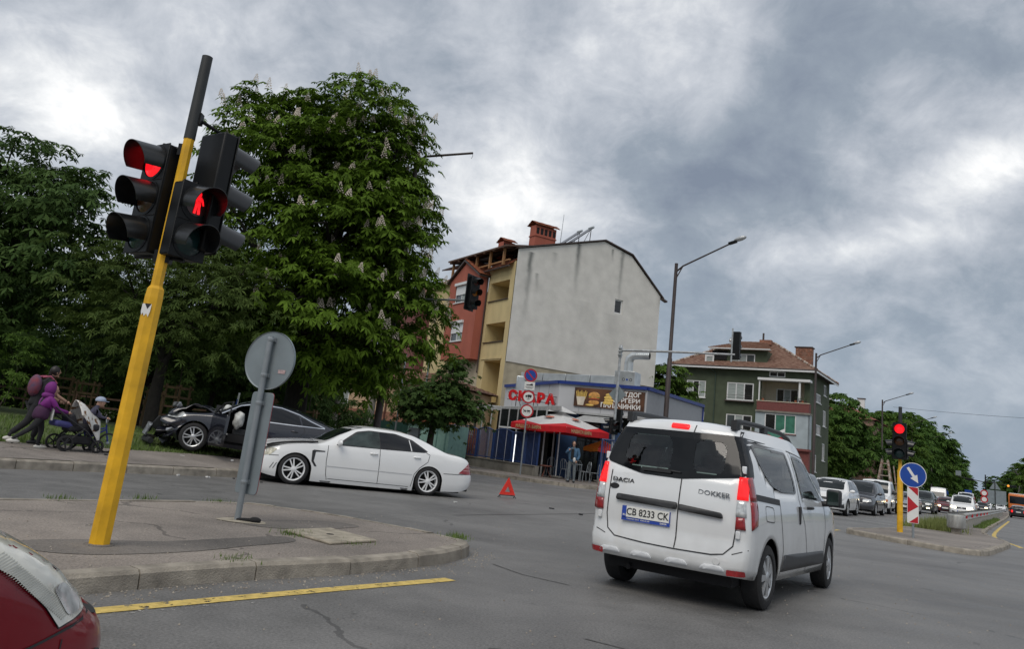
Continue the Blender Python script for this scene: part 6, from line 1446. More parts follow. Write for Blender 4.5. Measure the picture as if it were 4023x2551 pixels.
    for (x0, z0), (x1, z1) in zip(pf, pf[1:]):
        b = MB(); b.prism([(x0, -.22, z0), (x1, -.22, z1), (x1, -.22, z1 + .10), (x0, -.22, z0 + .10)], (0, 12.4, 0)); b.build('roof_slope', MATS['gutter'], root)
    b = MB(); b.bar((12.9, -.3, 13.5), (13.35, -.3, 13.35), .3, .12); b.build('eave_tip', MATS['gutter'], root)
    # front (x = 0 plane): direction -y keeps the inside on the left
    Pf = lambda u, z, k=0: Vector((k, u, z))
    def front(name, u0, u1, z0, z1, ops, material, x=0.0, t=.9):
        w, P = facade(root, name, (x, u1), (0, -1), u1 - u0, z0, z1, [(u1 - q[1], u1 - q[0], q[2], q[3]) for q in ops], material, t); return w
    front('yellow_front', 0, 3.75, 0, 13.75, [(.62, 3.38, 11.1, 12.5), (.58, 3.38, 8.12, 9.5), (.6, 3.0, 3.9, 6.85)], MATS['yellow_render'], t=1.7)
    for z0, z1 in ((11.1, 12.5), (8.12, 9.5), (3.9, 6.85)):
        b = MB(); b.poly([(1.7, .6, z0 - .9), (1.7, 3.4, z0 - .9), (1.7, 3.4, z1), (1.7, .6, z1)]); b.build('loggia_back', MATS['red_render'] if z0 > 5 else MATS['yellow_render'], root)
        if z0 > 5: window(root, lambda u, z, k=0: Vector((1.65 - k * .2, u, z)), 1.6, 2.9, z0 - .8, z1 - .2, k=.1, n=2, panes=('pane_dark', 'curtain'), name='balcony_door')
        b = MB(); b.box((-.03, 2.0, z0 + .02), (.12, 2.9, .05)); b.build('parapet_cap', MATS['gutter'], root)
    b = MB(); b.box((.5, 2.0, 7.0), (1.1, 3.0, .12)); b.build('loggia_slab', MATS['yellow_render'], root)
    front('red_bay', 3.8, 8.7, 6.95, 13.05, [(5.55, 7.6, 8.35, 9.75), (5.55, 7.6, 11.3, 12.6)], MATS['red_render'], x=-.75, t=.14)
    b = MB(); b.poly([(-.75, 3.8, 6.95), (0, 3.8, 6.95), (0, 3.8, 13.05), (-.75, 3.8, 13.05)]); b.poly([(-.75, 8.7, 6.95), (0, 8.7, 6.95), (0, 8.7, 13.05), (-.75, 8.7, 13.05)]); b.poly([(-.75, 3.8, 13.05), (-.75, 8.7, 13.05), (-.75, 6.3, 14.3)]); b.poly([(-.75, 3.8, 6.95), (-.75, 8.7, 6.95), (0, 8.7, 6.95), (0, 3.8, 6.95)]); b.build('bay_returns', MATS['red_render'], root)
    Pb = lambda u, z, k=0: Vector((-.75 + k, u, z))
    for z0 in (8.35, 11.3):
        w = window(root, Pb, 5.55, 7.6, z0, z0 + (1.4 if z0 < 10 else 1.3), k=.1, n=2, panes=('curtain', 'pane'), sill='pvc')
        b = MB(); b.box((-.70, 6.575, z0 + 1.0), (.04, 1.95, .8)); b.build('roller_shutter', MATS['pvc'], w); b = MB(); b.box((-.80, 6.575, z0 + 1.42), (.18, 2.1, .2)); b.build('shutter_box', MATS['pvc'], w)
    for a, c_ in (((-.95, 3.55, 12.95), (-.95, 6.3, 14.42)), ((-.95, 6.3, 14.42), (-.95, 9.0, 12.95))):
        b = MB(); b.prism([a, c_, (c_[0], c_[1], c_[2] + .14), (a[0], a[1], a[2] + .14)], (1.6, 0, 0)); b.build('bay_roof', MATS['gutter'], root)
    tiles(root, 'roof_tiles', (-1.0, 3.5, 13.12), (.7, 3.5, 13.12), (.7, 6.3, 14.6), (-1.0, 6.3, 14.6), MATS['terracotta'])
    tiles(root, 'roof_tiles', (-.4, 3.8, 13.45), (-.4, .25, 13.45), (.6, .25, 14.2), (.6, 3.8, 14.2), MATS['terracotta'])
    b = MB(); b.path([(-.45, 3.9, 13.35), (-.45, .2, 13.35)], .07, 8); b.build('gutter', MATS['gutter'], root); b = MB(); b.path([(-.1, 3.72, 13.3), (-.12, 3.7, 12.5), (-.12, 3.7, 6.0)], .05, 8); b.build('downpipe', MATS['gutter'], root)
    front('yellow_front', 8.7, 13.5, 0, 13.3, [(9.2, 10.5, 8.3, 9.7), (9.2, 10.5, 11.2, 12.5)], MATS['yellow_render'], t=.14)
    for z0 in (8.3, 11.2): window(root, lambda u, z, k=0: Vector((k, u, z)), 9.2, 10.5, z0, z0 + 1.35, k=.1, n=2, panes=('pane', 'curtain'))
    front('lower_front', 3.75, 8.7, 0, 7.0, [], MATS['beige_plaster'])
    tiles(root, 'roof_tiles', (-.3, 13.7, 13.2), (-.3, 8.5, 13.2), (2.5, 8.5, 15.2), (2.5, 13.7, 15.2), MATS['terracotta'])
    # roof terrace with timber canopy
    b = MB(); b.prism([(-.9, .1, 14.62), (-.9, 9.4, 14.75), (-.9, 9.4, 14.87), (-.9, .1, 14.74)], (4.6, 0, .9)); b.build('terrace_canopy', MATS['brown_wood'], root)
    for y in (.9, 2.9, 5.0, 7.0, 9.0):
        b = MB(); b.box((-.55, y, 14.1), (.16, .16, 1.25)); b.build('canopy_post', MATS['timber'], root)
    for y in (.5, 1.9, 3.3, 4.7, 6.1, 7.5, 8.9):
        b = MB(); b.bar((-.95, y, 14.6), (3.5, y, 15.45), .09, .12); b.build('rafter', MATS['brown_wood'], root)
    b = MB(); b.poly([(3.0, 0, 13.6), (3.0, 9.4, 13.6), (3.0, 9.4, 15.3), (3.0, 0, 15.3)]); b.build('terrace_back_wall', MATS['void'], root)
    b = MB(); b.box((-.45, 4.7, 13.78), (.12, 9.0, .1)); b.build('terrace_sill', MATS['timber'], root)
    # chimneys, solar heaters, aerials
    def chim(x, y, z0, w, d, h, name='chimney'):
        b = MB(); b.box((x, y, z0 + h / 2), (w, d, h)); ch = b.build(name, MATS['red_render'], root); b = MB(); b.box((x, y, z0 + h * .62), (w + .1, d + .1, .08)); b.build('chimney_band', MATS['red_render'], ch)
        for k in range(5):
            b = MB(); b.box((x - w * .4 + w * .2 * k, y - d / 2 - .004, z0 + h * .8), (w * .12, .02, h * .22)); b.build('vent_slot', MATS['void'], ch)
        tiles(ch, 'chimney_cap', (x - w * .6, y - d * .75, z0 + h), (x + w * .6, y - d * .75, z0 + h), (x + w * .6, y, z0 + h + .35), (x - w * .6, y, z0 + h + .35), MATS['terracotta'], .2); tiles(ch, 'chimney_cap', (x - w * .6, y + d * .75, z0 + h), (x + w * .6, y + d * .75, z0 + h), (x + w * .6, y, z0 + h + .35), (x - w * .6, y, z0 + h + .35), MATS['terracotta'], .2)
    chim(2.6, 1.2, 14.9, 1.75, .8, 2.05); chim(1.5, 4.5, 14.8, 1.0, .8, 1.3)
    for y in (.7, 2.2):
        b = MB(); b.bar((4.7, y, 16.3), (6.4, y, 17.75), .8, .06); p = b.build('solar_panel', mat('solar', (.05, .05, .055), .2, .3), root); b = MB(); b.tube((6.45, y - .3, 17.82), (6.45, y + .3, 17.82), .09, n=10); b.build('water_tank', MATS['zinc'], p); b = MB(); b.tube((6.4, y, 16.6), (6.45, y, 17.8), .03); b.tube((5.8, y, 16.4), (6.4, y, 17.7), .02); b.build('panel_leg', MATS['gutter'], p)
    b = MB(); b.tube((3.75, .6, 15.5), (3.85, .6, 18.2), .025, .015, 6); b.build('aerial', MATS['galv'], root); b = MB(); b.tube((8.3, .5, 16.4), (8.3, .5, 17.1), .07, n=8); b.build('flue', mat('flue_pink', (.55, .4, .36), .7), root)
apartment()
# ------------------------------------------------------------------ grill bar
def grill_bar():
    C0, R0_, S0, L0, K0 = Vector((3.12, 40, 0)), Vector((7.18, 37.92, 0)), Vector((11.62, 44.6, 0)), Vector((.5, 47.14, 0)), Vector((7.0, 51.5, 0))
    root = thing('grill_bar', 'low grey grill bar with blue roof trim and burger billboard', 'building', (0, 0, .13)); zt, zb = 4.65, 3.22
    def sheet(name, a, b_, z0, z1, m_, parent=root):
        q = MB(); q.add([(a.x, a.y, z0), (b_.x, b_.y, z0), (b_.x, b_.y, z1), (a.x, a.y, z1)], [(0, 1, 2, 3)]); return q.build(name, MATS[m_], parent)
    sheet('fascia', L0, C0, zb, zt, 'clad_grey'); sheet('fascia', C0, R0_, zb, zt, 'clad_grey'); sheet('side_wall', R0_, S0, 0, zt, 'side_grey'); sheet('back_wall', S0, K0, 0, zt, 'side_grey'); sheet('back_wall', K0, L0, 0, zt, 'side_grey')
    for a, b_ in ((L0, C0), (C0, R0_), (R0_, S0)):
        d = (b_ - a).normalized(); nn = Vector((d.y, -d.x, 0)); q = MB(); q.bar(a + nn * .03 + Vector((0, 0, zt - .02)), b_ + nn * .03 + Vector((0, 0, zt - .02)), .16, .16); q.build('roof_trim', MATS['blue_trim'], root)
        if a is not R0_:
            q = MB(); q.bar(a + nn * .05 + Vector((0, 0, zb - .04)), b_ + nn * .05 + Vector((0, 0, zb - .04)), .2, .1); q.build('fascia_foot', MATS['canopy_grey'], root)
            L_ = (b_ - a).length
            for k in range(1, int(L_ / 1.1)):
                p = a + d * (k * L_ / int(L_ / 1.1)); q = MB(); q.box((p.x + nn.x * .008, p.y + nn.y * .008, (zt + zb) / 2), (.02, .02, zt - zb - .1)); q.build('panel_joint', MATS['side_grey'], root)
    q = MB(); q.box((S0.x, S0.y, 2.3), (.12, .12, 4.7)); q.build('corner_trim', MATS['blue_trim'], root)
    q = MB(); q.poly([(p.x, p.y, zt - .05) for p in (L0, C0, R0_, S0, K0)]); q.build('roof', MATS['side_grey'], root)
    # lower walls: blue panels and dark glazing
    d2 = (R0_ - C0).normalized(); n2 = Vector((d2.y, -d2.x, 0)); dl = (L0 - C0).normalized(); nl = Vector((-dl.y, dl.x, 0)) * -1
    for k in range(4):
        a = C0 + d2 * (k * 1.14) - n2 * .25; b_ = C0 + d2 * (k * 1.14 + 1.08) - n2 * .25; sheet('glazing' if k % 2 else 'wall_panel', a, b_, .0, zb, 'pane_dark' if k % 2 else 'wallblue')
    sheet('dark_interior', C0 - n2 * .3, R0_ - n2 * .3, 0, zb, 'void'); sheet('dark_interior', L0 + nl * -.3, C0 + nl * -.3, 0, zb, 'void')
    for k in range(6):
        a = C0 + dl * (k * 1.25 + .08); b_ = C0 + dl * (k * 1.25 + 1.2); sheet('glazing', a, b_, .9, zb - .2, 'pane_dark'); sheet('wall_panel', a, b_, 0, .9, 'wallblue')
        q = MB(); q.box((a.x, a.y, 1.6), (.08, .08, 3.2)); q.build('mullion', MATS['canopy_grey'], root)
    # canopy on posts with the red letters above
    cp = [Vector((3.05, 37.0, 3.24)), Vector((.38, 41.6, 3.12)), Vector((-1.15, 42.3, 3.13)), Vector((-.6, 47.5, 3.3)), Vector((.5, 47.1, 3.3)), Vector((3.12, 39.95, 3.3))]
    q = MB(); q.prism(cp, (0, 0, .05)); q.build('canopy', mat('canopy_white', (.55, .57, .57), .5, var=.1), root)
    for a, b_ in zip(cp[:3], cp[1:3]):
        q = MB(); q.bar(a - Vector((0, 0, .07)), b_ - Vector((0, 0, .07)), .08, .2); q.build('canopy_beam', MATS['canopy_grey'], root)
    q = MB(); q.bar(cp[2] - Vector((0, 0, .07)), cp[3] - Vector((0, 0, .07)), .08, .2); q.build('canopy_beam', MATS['canopy_grey'], root)
    pf_, pl_ = Vector((2.45, 37.5, 0)), Vector((.33, 41.2, 0))
    for k in range(6):
        p = pf_.lerp(pl_, k / 5); q = MB(); q.box((p.x, p.y, 1.58), (.07, .07, 3.16)); q.build('canopy_post', MATS['canopy_grey'], root)
        if k < 5:
            e = pf_.lerp(pl_, (k + 1) / 5); sheet('glazing', p + (e - p) * .05, p + (e - p) * .95, 2.15, 3.02, 'pane_dark')
    q = MB(); q.bar(pf_ + Vector((0, 0, 2.1)), pl_ + Vector((0, 0, 2.1)), .06, .08); q.build('window_rail', MATS['pvc'], root)
    p2 = Vector((-1.05, 42.0, 0))
    for k in range(4):
        p = pl_.lerp(p2, k / 3) if k < 3 else Vector((-.7, 45.5, 0)); q = MB(); q.box((p.x, p.y, 1.58), (.06, .06, 3.1)); q.build('canopy_post', MATS['canopy_grey'], root)
    for k in range(3):
        a, b_ = Vector((-1.02, 42.3 + k * 1.2, 0)), Vector((-.95, 43.4 + k * 1.2, 0)); sheet('glazing', a, b_, .8, 2.9, 'curtain')
    # billboard
    F = frame(C0 + d2 * 2.67 + n2 * .05 + Vector((0, 0, 3.97)), d2, (0, 0, 1)); mb = mat('billboard', (.035, .020, .016), .4, scale=1.2, c2=(.16, .07, .035))
    q = MB(); q.box((0, 0, 0), (3.6, .92, .05)); q.xf(F); bb = q.build('billboard', mb, root)
    tw = mat('bb_text', (.78, .78, .76), .4, var=.03)
    for t, x, y in (('ХОТДОГ', .98, .28), ('БУРГЕРИ', .92, -.02), ('ПАЛАЧИНКИ', .62, -.31)): text_part('billboard_text', t, .29 if t[0] != 'П' else .30, tw, bb, F @ Matrix.Translation((x, y, .03)), .004, .008, sx=1.05)
    bun = mat('bun', (.55, .27, .07), .5, var=.3, scale=9); ff = mat('fries', (.70, .48, .12), .5, var=.2, scale=12); ps = F
    q = MB(); q.ball((-.75, .10, .03), (.30, .19, .02), 20, 8); q.ball((-.75, -.22, .03), (.28, .12, .02), 20, 8); q.xf(ps); q.build('burger_bun', bun, bb)
    q = MB(); q.box((-.75, .02, .035), (.56, .05, .02)); q.xf(ps); q.build('burger_salad', mat('salad', (.16, .26, .05), .6, var=.5, scale=20), bb)
    q = MB(); q.box((-.75, -.08, .035), (.54, .10, .02)); q.xf(ps); q.build('burger_patty', mat('patty', (.16, .05, .02), .6, var=.4, scale=20), bb)
    q = MB(); q.box((-.75, -.03, .04), (.56, .03, .02)); q.xf(ps); q.build('burger_tomato', mat('tomato', (.5, .06, .03), .5, var=.3), bb)
    for k in range(9):
        q = MB(); x = -1.62 + k * .05; q.bar((x, -.1, .035), (x - .08 + k * .02, .28 + .05 * math.sin(k * 2), .035), .035, .015); q.xf(ps); q.build('french_fry', ff, bb)
    q = MB(); q.add([(-1.68, .02, .05), (-1.2, .02, .05), (-1.28, -.4, .05), (-1.58, -.4, .05)], [(0, 1, 2, 3)]); q.xf(ps); q.build('fries_bag', mat('bag', (.62, .55, .45), .6), bb)
    for k in range(4):
        q = MB(); q.ball((-.02 + .04 * (k % 2), -.20 + k * .13, .03), (.28 - .03 * k, .085, .02), 16, 6); q.xf(ps); q.build('pancake', ff, bb)
    q = MB(); q.ball((-.95, -.36, .04), (.22, .05, .012), 12, 4); q.xf(ps); q.build('nugget_pile', ff, bb)
    # roof duct, fan box and cowl
    z = MATS['zinc']; d0_, d1_ = Vector((1.35, 43.6, 0)), C0 + d2 * 2.7 - n2 * 1.0
    q = MB(); q.box((d0_.x - .1, d0_.y - .1, 4.35), (.5, .5, 1.3)); q.build('duct_riser', z, root, bevel=.05)
    L_ = (d1_ - d0_).length
    for k in range(4):
        a, b_ = d0_.lerp(d1_, k / 4 + .004), d0_.lerp(d1_, (k + 1) / 4 - .004); q = MB(); q.bar(a + Vector((0, 0, 5.0)), b_ + Vector((0, 0, 5.0)), .5, .42); q.build('duct_section', z, root, bevel=.02)
    q = MB(); q.box((0, 0, .42), (1.05, 1.0, .85)); fb = q.build('fan_box', z, root, bevel=.02); fb.location = d1_ + d2 * .5 + Vector((0, 0, 4.62)); fb.rotation_euler.z = math.atan2(d2.y, d2.x)
    for x in (-.05, .32):
        q = MB(); q.lathe([(.05, 0), (.075, 0)], (x, -.506, .42), 'y', 16); q.build('fan_port', MATS['ink'], fb)
    q = MB(); q.lathe([(0, 0), (.05, 0)], (.13, -.506, .42), 'y', 16); q.build('fan_badge', MATS['sign_blue'], fb)
    q = MB(); q.tube((.0, 0, .8), (0, 0, 1.35), .22, n=16); q.build('cowl_riser', z, fb, smooth=40)
    q = MB(); q.path([(0, 0, 1.3), (.02, 0, 1.52), (.2, 0, 1.68), (.5, 0, 1.70), (1.05, 0, 1.72)], [.22, .22, .20, .18, .18], 12, cap=False); q.build('cowl_pipe', z, fb, smooth=40)
    for k in range(7):
        q = MB(); q.lathe([(.182, 0), (.192, .02), (.182, .04)], (.35 + k * .1, 0, 1.71), 'x', 14); q.build('cowl_rib', z, fb)
    q = MB(); q.lathe([(0, 0), (.17, 0)], (1.03, 0, 1.72), 'x', 14); q.build('cowl_mouth', MATS['void'], fb)
    # small side awning
    q = MB(); q.add([(*(C0 + d2 * 1.5 + n2 * .05)[:2], 3.1), (*(C0 + d2 * 3.1 + n2 * .05)[:2], 3.1), (*(C0 + d2 * 3.0 + n2 * 1.1)[:2], 2.75), (*(C0 + d2 * 1.2 + n2 * 1.1)[:2], 2.75)], [(0, 1, 2, 3)]); q.build('awning', MATS['canopy_grey'], root)
    # red roof letters
    S = frame(Vector((1.80, 40.72, 3.87)), d2, (0, 0, 1)); lt = thing('roof_letters', 'bulging red roof letters spelling СКАРА on a black frame', 'sign', (0, 0, .0)); rl = mat('letter_red', (.55, .008, .012), .35, var=.1, coat=.5)
    for k, chh in enumerate('СКАРА'):
        text_part('letter', chh, .66, rl, lt, S @ Matrix.Translation((-1.06 + k * .53, .0 - k * .01, 0)), .07, .035)
    q = MB(); q.bar((-1.4, .18, -.09), (1.35, .12, -.09), .03, .03); q.bar((-1.4, -.18, -.09), (1.35, -.2, -.09), .03, .03); q.xf(S); q.build('letter_frame', MATS['ink'], lt)
    for x in (-.9, .1, .95):
        q = MB(); q.bar((x, .2, -.1), (x, -.62, -.1), .03, .03, up=(0, 0, 1)); q.bar((x, .1, -.1), (x + .25, -.6, -.35), .02, .02); q.xf(S); q.build('letter_strut', MATS['ink'], lt)
mat('wallblue', (.03, .075, .17), .5, var=.1)
grill_bar()
# ------------------------------------------------------------------ blue fence with poster
def fences():
    OF, dF = Vector((2.2, 36.6, .13)), Vector((-2.8, 4.4, 0)).normalized(); nF = Vector((dF.y, -dF.x, 0))
    w = thing('fence_wall', 'low stained concrete wall carrying the blue fence', 'wall'); b = MB(); b.bar(OF + Vector((0, 0, .2)), OF + dF * 9.2 + Vector((0, 0, .2)), .22, .46); b.build('wall', MATS['concrete_wall'], w); b = MB(); b.bar(OF + Vector((0, 0, .45)), OF + dF * 9.2 + Vector((0, 0, .45)), .28, .05); b.build('wall_cap', MATS['concrete_wall'], w)
    b = MB(); b.path([OF + dF * 4.0 - nF * -.16 + Vector((0, 0, .5)), OF + dF * 4.05 - nF * -.2 + Vector((0, 0, .3)), OF + dF * 4.2 - nF * -.2 + Vector((0, 0, .12))], .05, 8); b.build('drain_spout', MATS['ink'], w)
    fm = MATS['fence_blue']
    def panel(u0, u1, label, gap=.105, arch=.12, z0=.46, zt=1.86, poster=False, O=OF, D=dF):
        r_ = thing('fence_panel', label, 'fence', O + D * u0, math.atan2(D.y, D.x), 'blue fence panels round the grill bar terrace'); L_ = u1 - u0; tz = lambda x: zt + arch * math.sin(math.pi * x / L_)
        for x in (.02, L_ - .02):
            b = MB(); b.box((x, 0, (z0 + zt) / 2), (.06, .06, zt - z0)); b.build('post', fm, r_)
        b = MB(); b.path([(x, 0, tz(x)) for x in [L_ * i / 14 for i in range(15)]], .03, 6); b.build('top_rail', fm, r_)
        b = MB(); b.box((L_ / 2, 0, z0 + .08), (L_ - .06, .045, .05)); b.build('bottom_rail', fm, r_)
        x = gap
        while x < L_ - .05:
            b = MB(); b.box((x, 0, (z0 + .1 + tz(x)) / 2), (.022, .022, tz(x) - z0 - .1)); b.build('bar', fm, r_); x += gap
        return r_
    panel(.02, 1.05, 'blue barred gate leaf at the terrace entrance', .095, .0, .25, 1.92); panel(1.08, 2.15, 'blue fence panel with a white tube behind it', .105, .02)
    panel(2.18, 3.82, 'arched blue fence panel next to the canopy post', .105); panel(3.9, 5.4, 'arched dark blue fence panel beside the meat poster', .09); panel(5.45, 8.8, 'blue fence panel hidden behind the meat poster', .22, .14)
    tp = thing('light_tube', 'white fluorescent tube standing behind the blue fence', 'lamp', OF + dF * 1.45 - nF * .35 + Vector((0, 0, .5))); b = MB(); b.tube((0, 0, 0), (.0, 0, 1.25), .022, n=8); b.build('tube', mat('tube_lit', (.9, .9, .9), .3, emit=(.9, .95, 1), es=1.2), tp); b = MB(); b.box((0, 0, 1.28), (.05, .05, .06)); b.build('tube_cap', MATS['galv'], tp)
    po = thing('meat_poster', 'banner with grilled meat print hung on the blue fence', 'poster', OF + dF * 7.1 - nF * -.09 + Vector((0, 0, .46)), math.atan2(-dF.y, -dF.x))
    m_ = mat('meat_print', (.10, .025, .015), .6); n, l = m_.node_tree.nodes, m_.node_tree.links; t = n.new('ShaderNodeTexCoord'); v = n.new('ShaderNodeTexVoronoi'); v.inputs['Scale'].default_value = 7; nz = n.new('ShaderNodeTexNoise'); nz.inputs['Scale'].default_value = 4; nz.inputs['Detail'].default_value = 5
    mm = n.new('ShaderNodeMixRGB'); mm.blend_type = 'ADD'; mm.inputs[0].default_value = .6; l.new(t.outputs['Object'], mm.inputs[1]); l.new(nz.outputs['Color'], mm.inputs[2]); l.new(mm.outputs[0], v.inputs['Vector']); rp = n.new('ShaderNodeValToRGB'); l.new(v.outputs['Color'], rp.inputs[0]); e = rp.color_ramp.elements; e[0].color = (.05, .018, .012, 1); e[1].color = (.42, .22, .12, 1); e[1].position = .95
    for p, c_ in ((.3, (.16, .05, .03, 1)), (.55, (.25, .07, .03, 1)), (.75, (.13, .10, .05, 1))): q = e.new(p); q.color = c_
    l.new(rp.outputs[0], n['Principled BSDF'].inputs['Base Color'])
    b = MB(); b.box((0, 0, .73), (3.35, .02, 1.42)); bn = b.build('banner', m_, po)
    b = MB(); b.box((0, -.014, 1.36), (3.3, .006, .14)); b.build('banner_border', mat('banner_edge', (.35, .12, .03), .6, var=.6, scale=5), bn)
    text_part('banner_title', 'ПРЯСНО МЕСО', .30, mat('banner_text', (.34, .33, .30), .5, var=.3), bn, frame((0, -.02, 1.16), (1, 0, 0), (0, 0, 1)), .003, .008); text_part('banner_line', 'СКАРА', .22, mat('banner_red', (.5, .03, .02), .5), bn, frame((0, -.02, .92), (1, 0, 0), (0, 0, 1)), .003, .006)
    panel(0, 1.3, 'blue barred fence end beside the orange parasol', .10, .0, .3, 1.95, O=Vector((4.80, 34.95, .13)), D=Vector((.89, -.2, 0)).normalized())
    b = MB(); b.box((4.85, 35.1, .3), (.14, .25, .42)); st = thing('gate_pier', 'short pale pier under the blue fence end', 'pier'); b.build('pier', MATS['concrete_wall'], st)
    b = MB(); b.box((2.12, 36.75, .3), (.2, .3, .42)); st = thing('gate_pier', 'short pale pier at the blue gate hinge', 'pier'); b.build('pier', MATS['concrete_wall'], st)
fences()
# ------------------------------------------------------------------ terrace furniture
def parasol(c_, half, z0, z1, ang, label, m1, m2, lid=True, txt=None, name='parasol', n=4, val=.26):
    r_ = thing(name, label, 'parasol', c_)
    b = MB(); b.tube((0, 0, 0), (0, 0, z1 + .05), .03, n=10); b.build('pole', MATS['pvc'], r_); b = MB(); b.box((0, 0, .04), (.6, .6, .08)); b.build('base', MATS['concrete_wall'], r_, bevel=.02)
    cor = [Vector((half * math.cos(ang + 2 * math.pi * i / n), half * math.sin(ang + 2 * math.pi * i / n), z0)) for i in range(n)]; ap = Vector((0, 0, z1))
    for i in range(n):
        a, d = cor[i], cor[(i + 1) % n]; tin = [a.lerp(ap, .55), d.lerp(ap, .55)]; mid = (a + d) / 2; sag = Vector((0, 0, -.05)); q = mid.lerp(ap, .07) + sag * .9
        b = MB(); b.add([a, mid + sag, d, d.lerp(ap, .22), q, a.lerp(ap, .22)], [(0, 1, 4, 5), (1, 2, 3, 4)]); b.build('canopy_panel', m1[i % len(m1)], r_)
        b = MB(); b.add([a.lerp(ap, .22), q, d.lerp(ap, .22), ap], [(0, 1, 2, 3)]); b.build('canopy_crown', m2[i % len(m2)], r_)
        b = MB(); v = Vector((0, 0, -val)); b.add([a, mid + sag, d, d + v, mid + sag + v, a + v], [(0, 1, 4, 5), (1, 2, 3, 4)]); vl = b.build('valance', m1[i % len(m1)], r_)
        if txt:
            dd = (d - a).normalized(); nn = Vector((dd.y, -dd.x, 0))
            if nn.dot(mid) < 0: nn = -nn
            dd2 = Vector((-nn.y, nn.x, 0)); text_part('valance_text', txt, .21, mat('gold_text', (.55, .42, .22), .5), vl, frame(mid + sag * .6 + v * .5 + nn * .035 - dd2 * .55, dd2, (0, 0, 1)), .002, .005); text_part('valance_text', txt, .21, mat('gold_text'), vl, frame(mid + sag * .6 + v * .5 + nn * .035 + dd2 * .85, dd2, (0, 0, 1)), .002, .005) if False else None
            # crest on the crown: red shape over a small dark wordmark
            up = (ap - mid).normalized(); cpt = mid.lerp(ap, .50) + nn * .06 + Vector((0, 0, .05)); q2 = MB(); q2.ball((0, .03, 0), (.28, .10, .012), 14, 6); q2.ball((-.05, .07, .006), (.13, .05, .012), 10, 6); q2.xf(frame(cpt, dd2, up)); q2.build('crest', mat('crest', (.45, .10, .04), .5, var=.6, scale=12), vl); q2 = MB(); q2.box((0, -.12, 0), (.46, .045, .01)); q2.xf(frame(cpt, dd2, up)); q2.build('crest_word', MATS['ink'], vl)
        b = MB(); b.tube(ap - Vector((0, 0, .1)), a + Vector((0, 0, -.02)), .012, n=5); b.build('rib', MATS['pvc'], r_)
    if lid:
        for i in range(n):
            a, d = cor[i] * .31, cor[(i + 1) % n] * .31; a.z = d.z = z1 - .02; b = MB(); b.add([a, d, Vector((0, 0, z1 + .26))], [(0, 1, 2)]); b.build('vent_top', m2[i % len(m2)], r_)
    return r_
pr, pw_ = mat('parasol_red', (.62, .012, .020), .7, var=.1, trans=.2), mat('parasol_white', (.70, .70, .69), .7, var=.05, trans=.2)
parasol((3.17, 37.75, .15), 2.33, 2.30, 3.02, rad(2), 'big red and white beer parasol with gold lettering on the terrace', [pr], [pw_], True, 'НАШАТА БИРА')
po_, pr2 = mat('parasol_orange', (.62, .20, .02), .7, var=.1, trans=.2), mat('parasol_red2', (.45, .03, .02), .7, trans=.2)
parasol((5.35, 38.6, .15), .95, 1.55, 1.98, rad(10), 'small orange and red parasol behind the van', [po_, pr2, po_], [po_, pr2, po_], False, None, n=6, val=.14)
def chair(p, rz, label):
    r_ = thing('chair', label, 'chair', p, rz, 'metal chairs on the terrace'); g = MATS['galv']
    b = MB(); b.lathe([(0, .45), (.19, .45), (.2, .44), (.19, .43)], n=16); b.build('seat', g, r_)
    for x, y in ((.15, .15), (.15, -.15), (-.15, .15), (-.15, -.15)):
        b = MB(); b.tube((x, y, .44), (x * 1.3, y * 1.3, 0), .012, n=6); b.build('leg', g, r_)
    b = MB(); b.path([(-.16, -.17, .44), (-.2, -.18, .75), (-.22, -.1, .88), (-.22, .1, .88), (-.2, .18, .75), (-.16, .17, .44)], .012, 6); b.build('back_frame', g, r_)
    for y in (-.06, .06):
        b = MB(); b.tube((-.17, y, .44), (-.215, y, .87), .008, n=5); b.build('back_rod', g, r_)
for i, (x, y, a, lb) in enumerate([(4.35, 36.3, 200, 'metal chair with looped back next to the woman in denim'), (4.75, 36.0, 160, 'metal chair at the terrace edge in front of the orange parasol'), (3.55, 37.0, 40, 'metal chair just behind the big parasol pole'), (2.9, 38.2, 100, 'metal chair in the shade beside the terrace entrance'), (4.3, 37.6, 300, 'metal chair at the back of the terrace')]): chair((x, y, .15), rad(a), lb)
t_ = thing('table', 'small round brown stool-table at the terrace entrance', 'table', (2.62, 36.9, .15)); bw = mat('redwood', (.13, .04, .025), .6, var=.3)
b = MB(); b.lathe([(0, .52), (.28, .52), (.29, .49), (.28, .46)], n=20); b.build('top', bw, t_)
for k in range(3):
    a = k * 2.09; b = MB(); b.path([(.06 * math.cos(a), .06 * math.sin(a), .48), (.12 * math.cos(a), .12 * math.sin(a), .25), (.28 * math.cos(a), .28 * math.sin(a), 0)], .02, 6); b.build('leg', bw, t_)
t_ = thing('table', 'square metal table behind the woman in denim', 'table', (3.9, 37.0, .15)); b = MB(); b.box((0, 0, .72), (.7, .7, .03)); b.build('top', MATS['galv'], t_)
for x, y in ((.3, .3), (.3, -.3), (-.3, .3), (-.3, -.3)): b = MB(); b.tube((x, y, 0), (x, y, .72), .015, n=6); b.build('leg', MATS['galv'], t_)
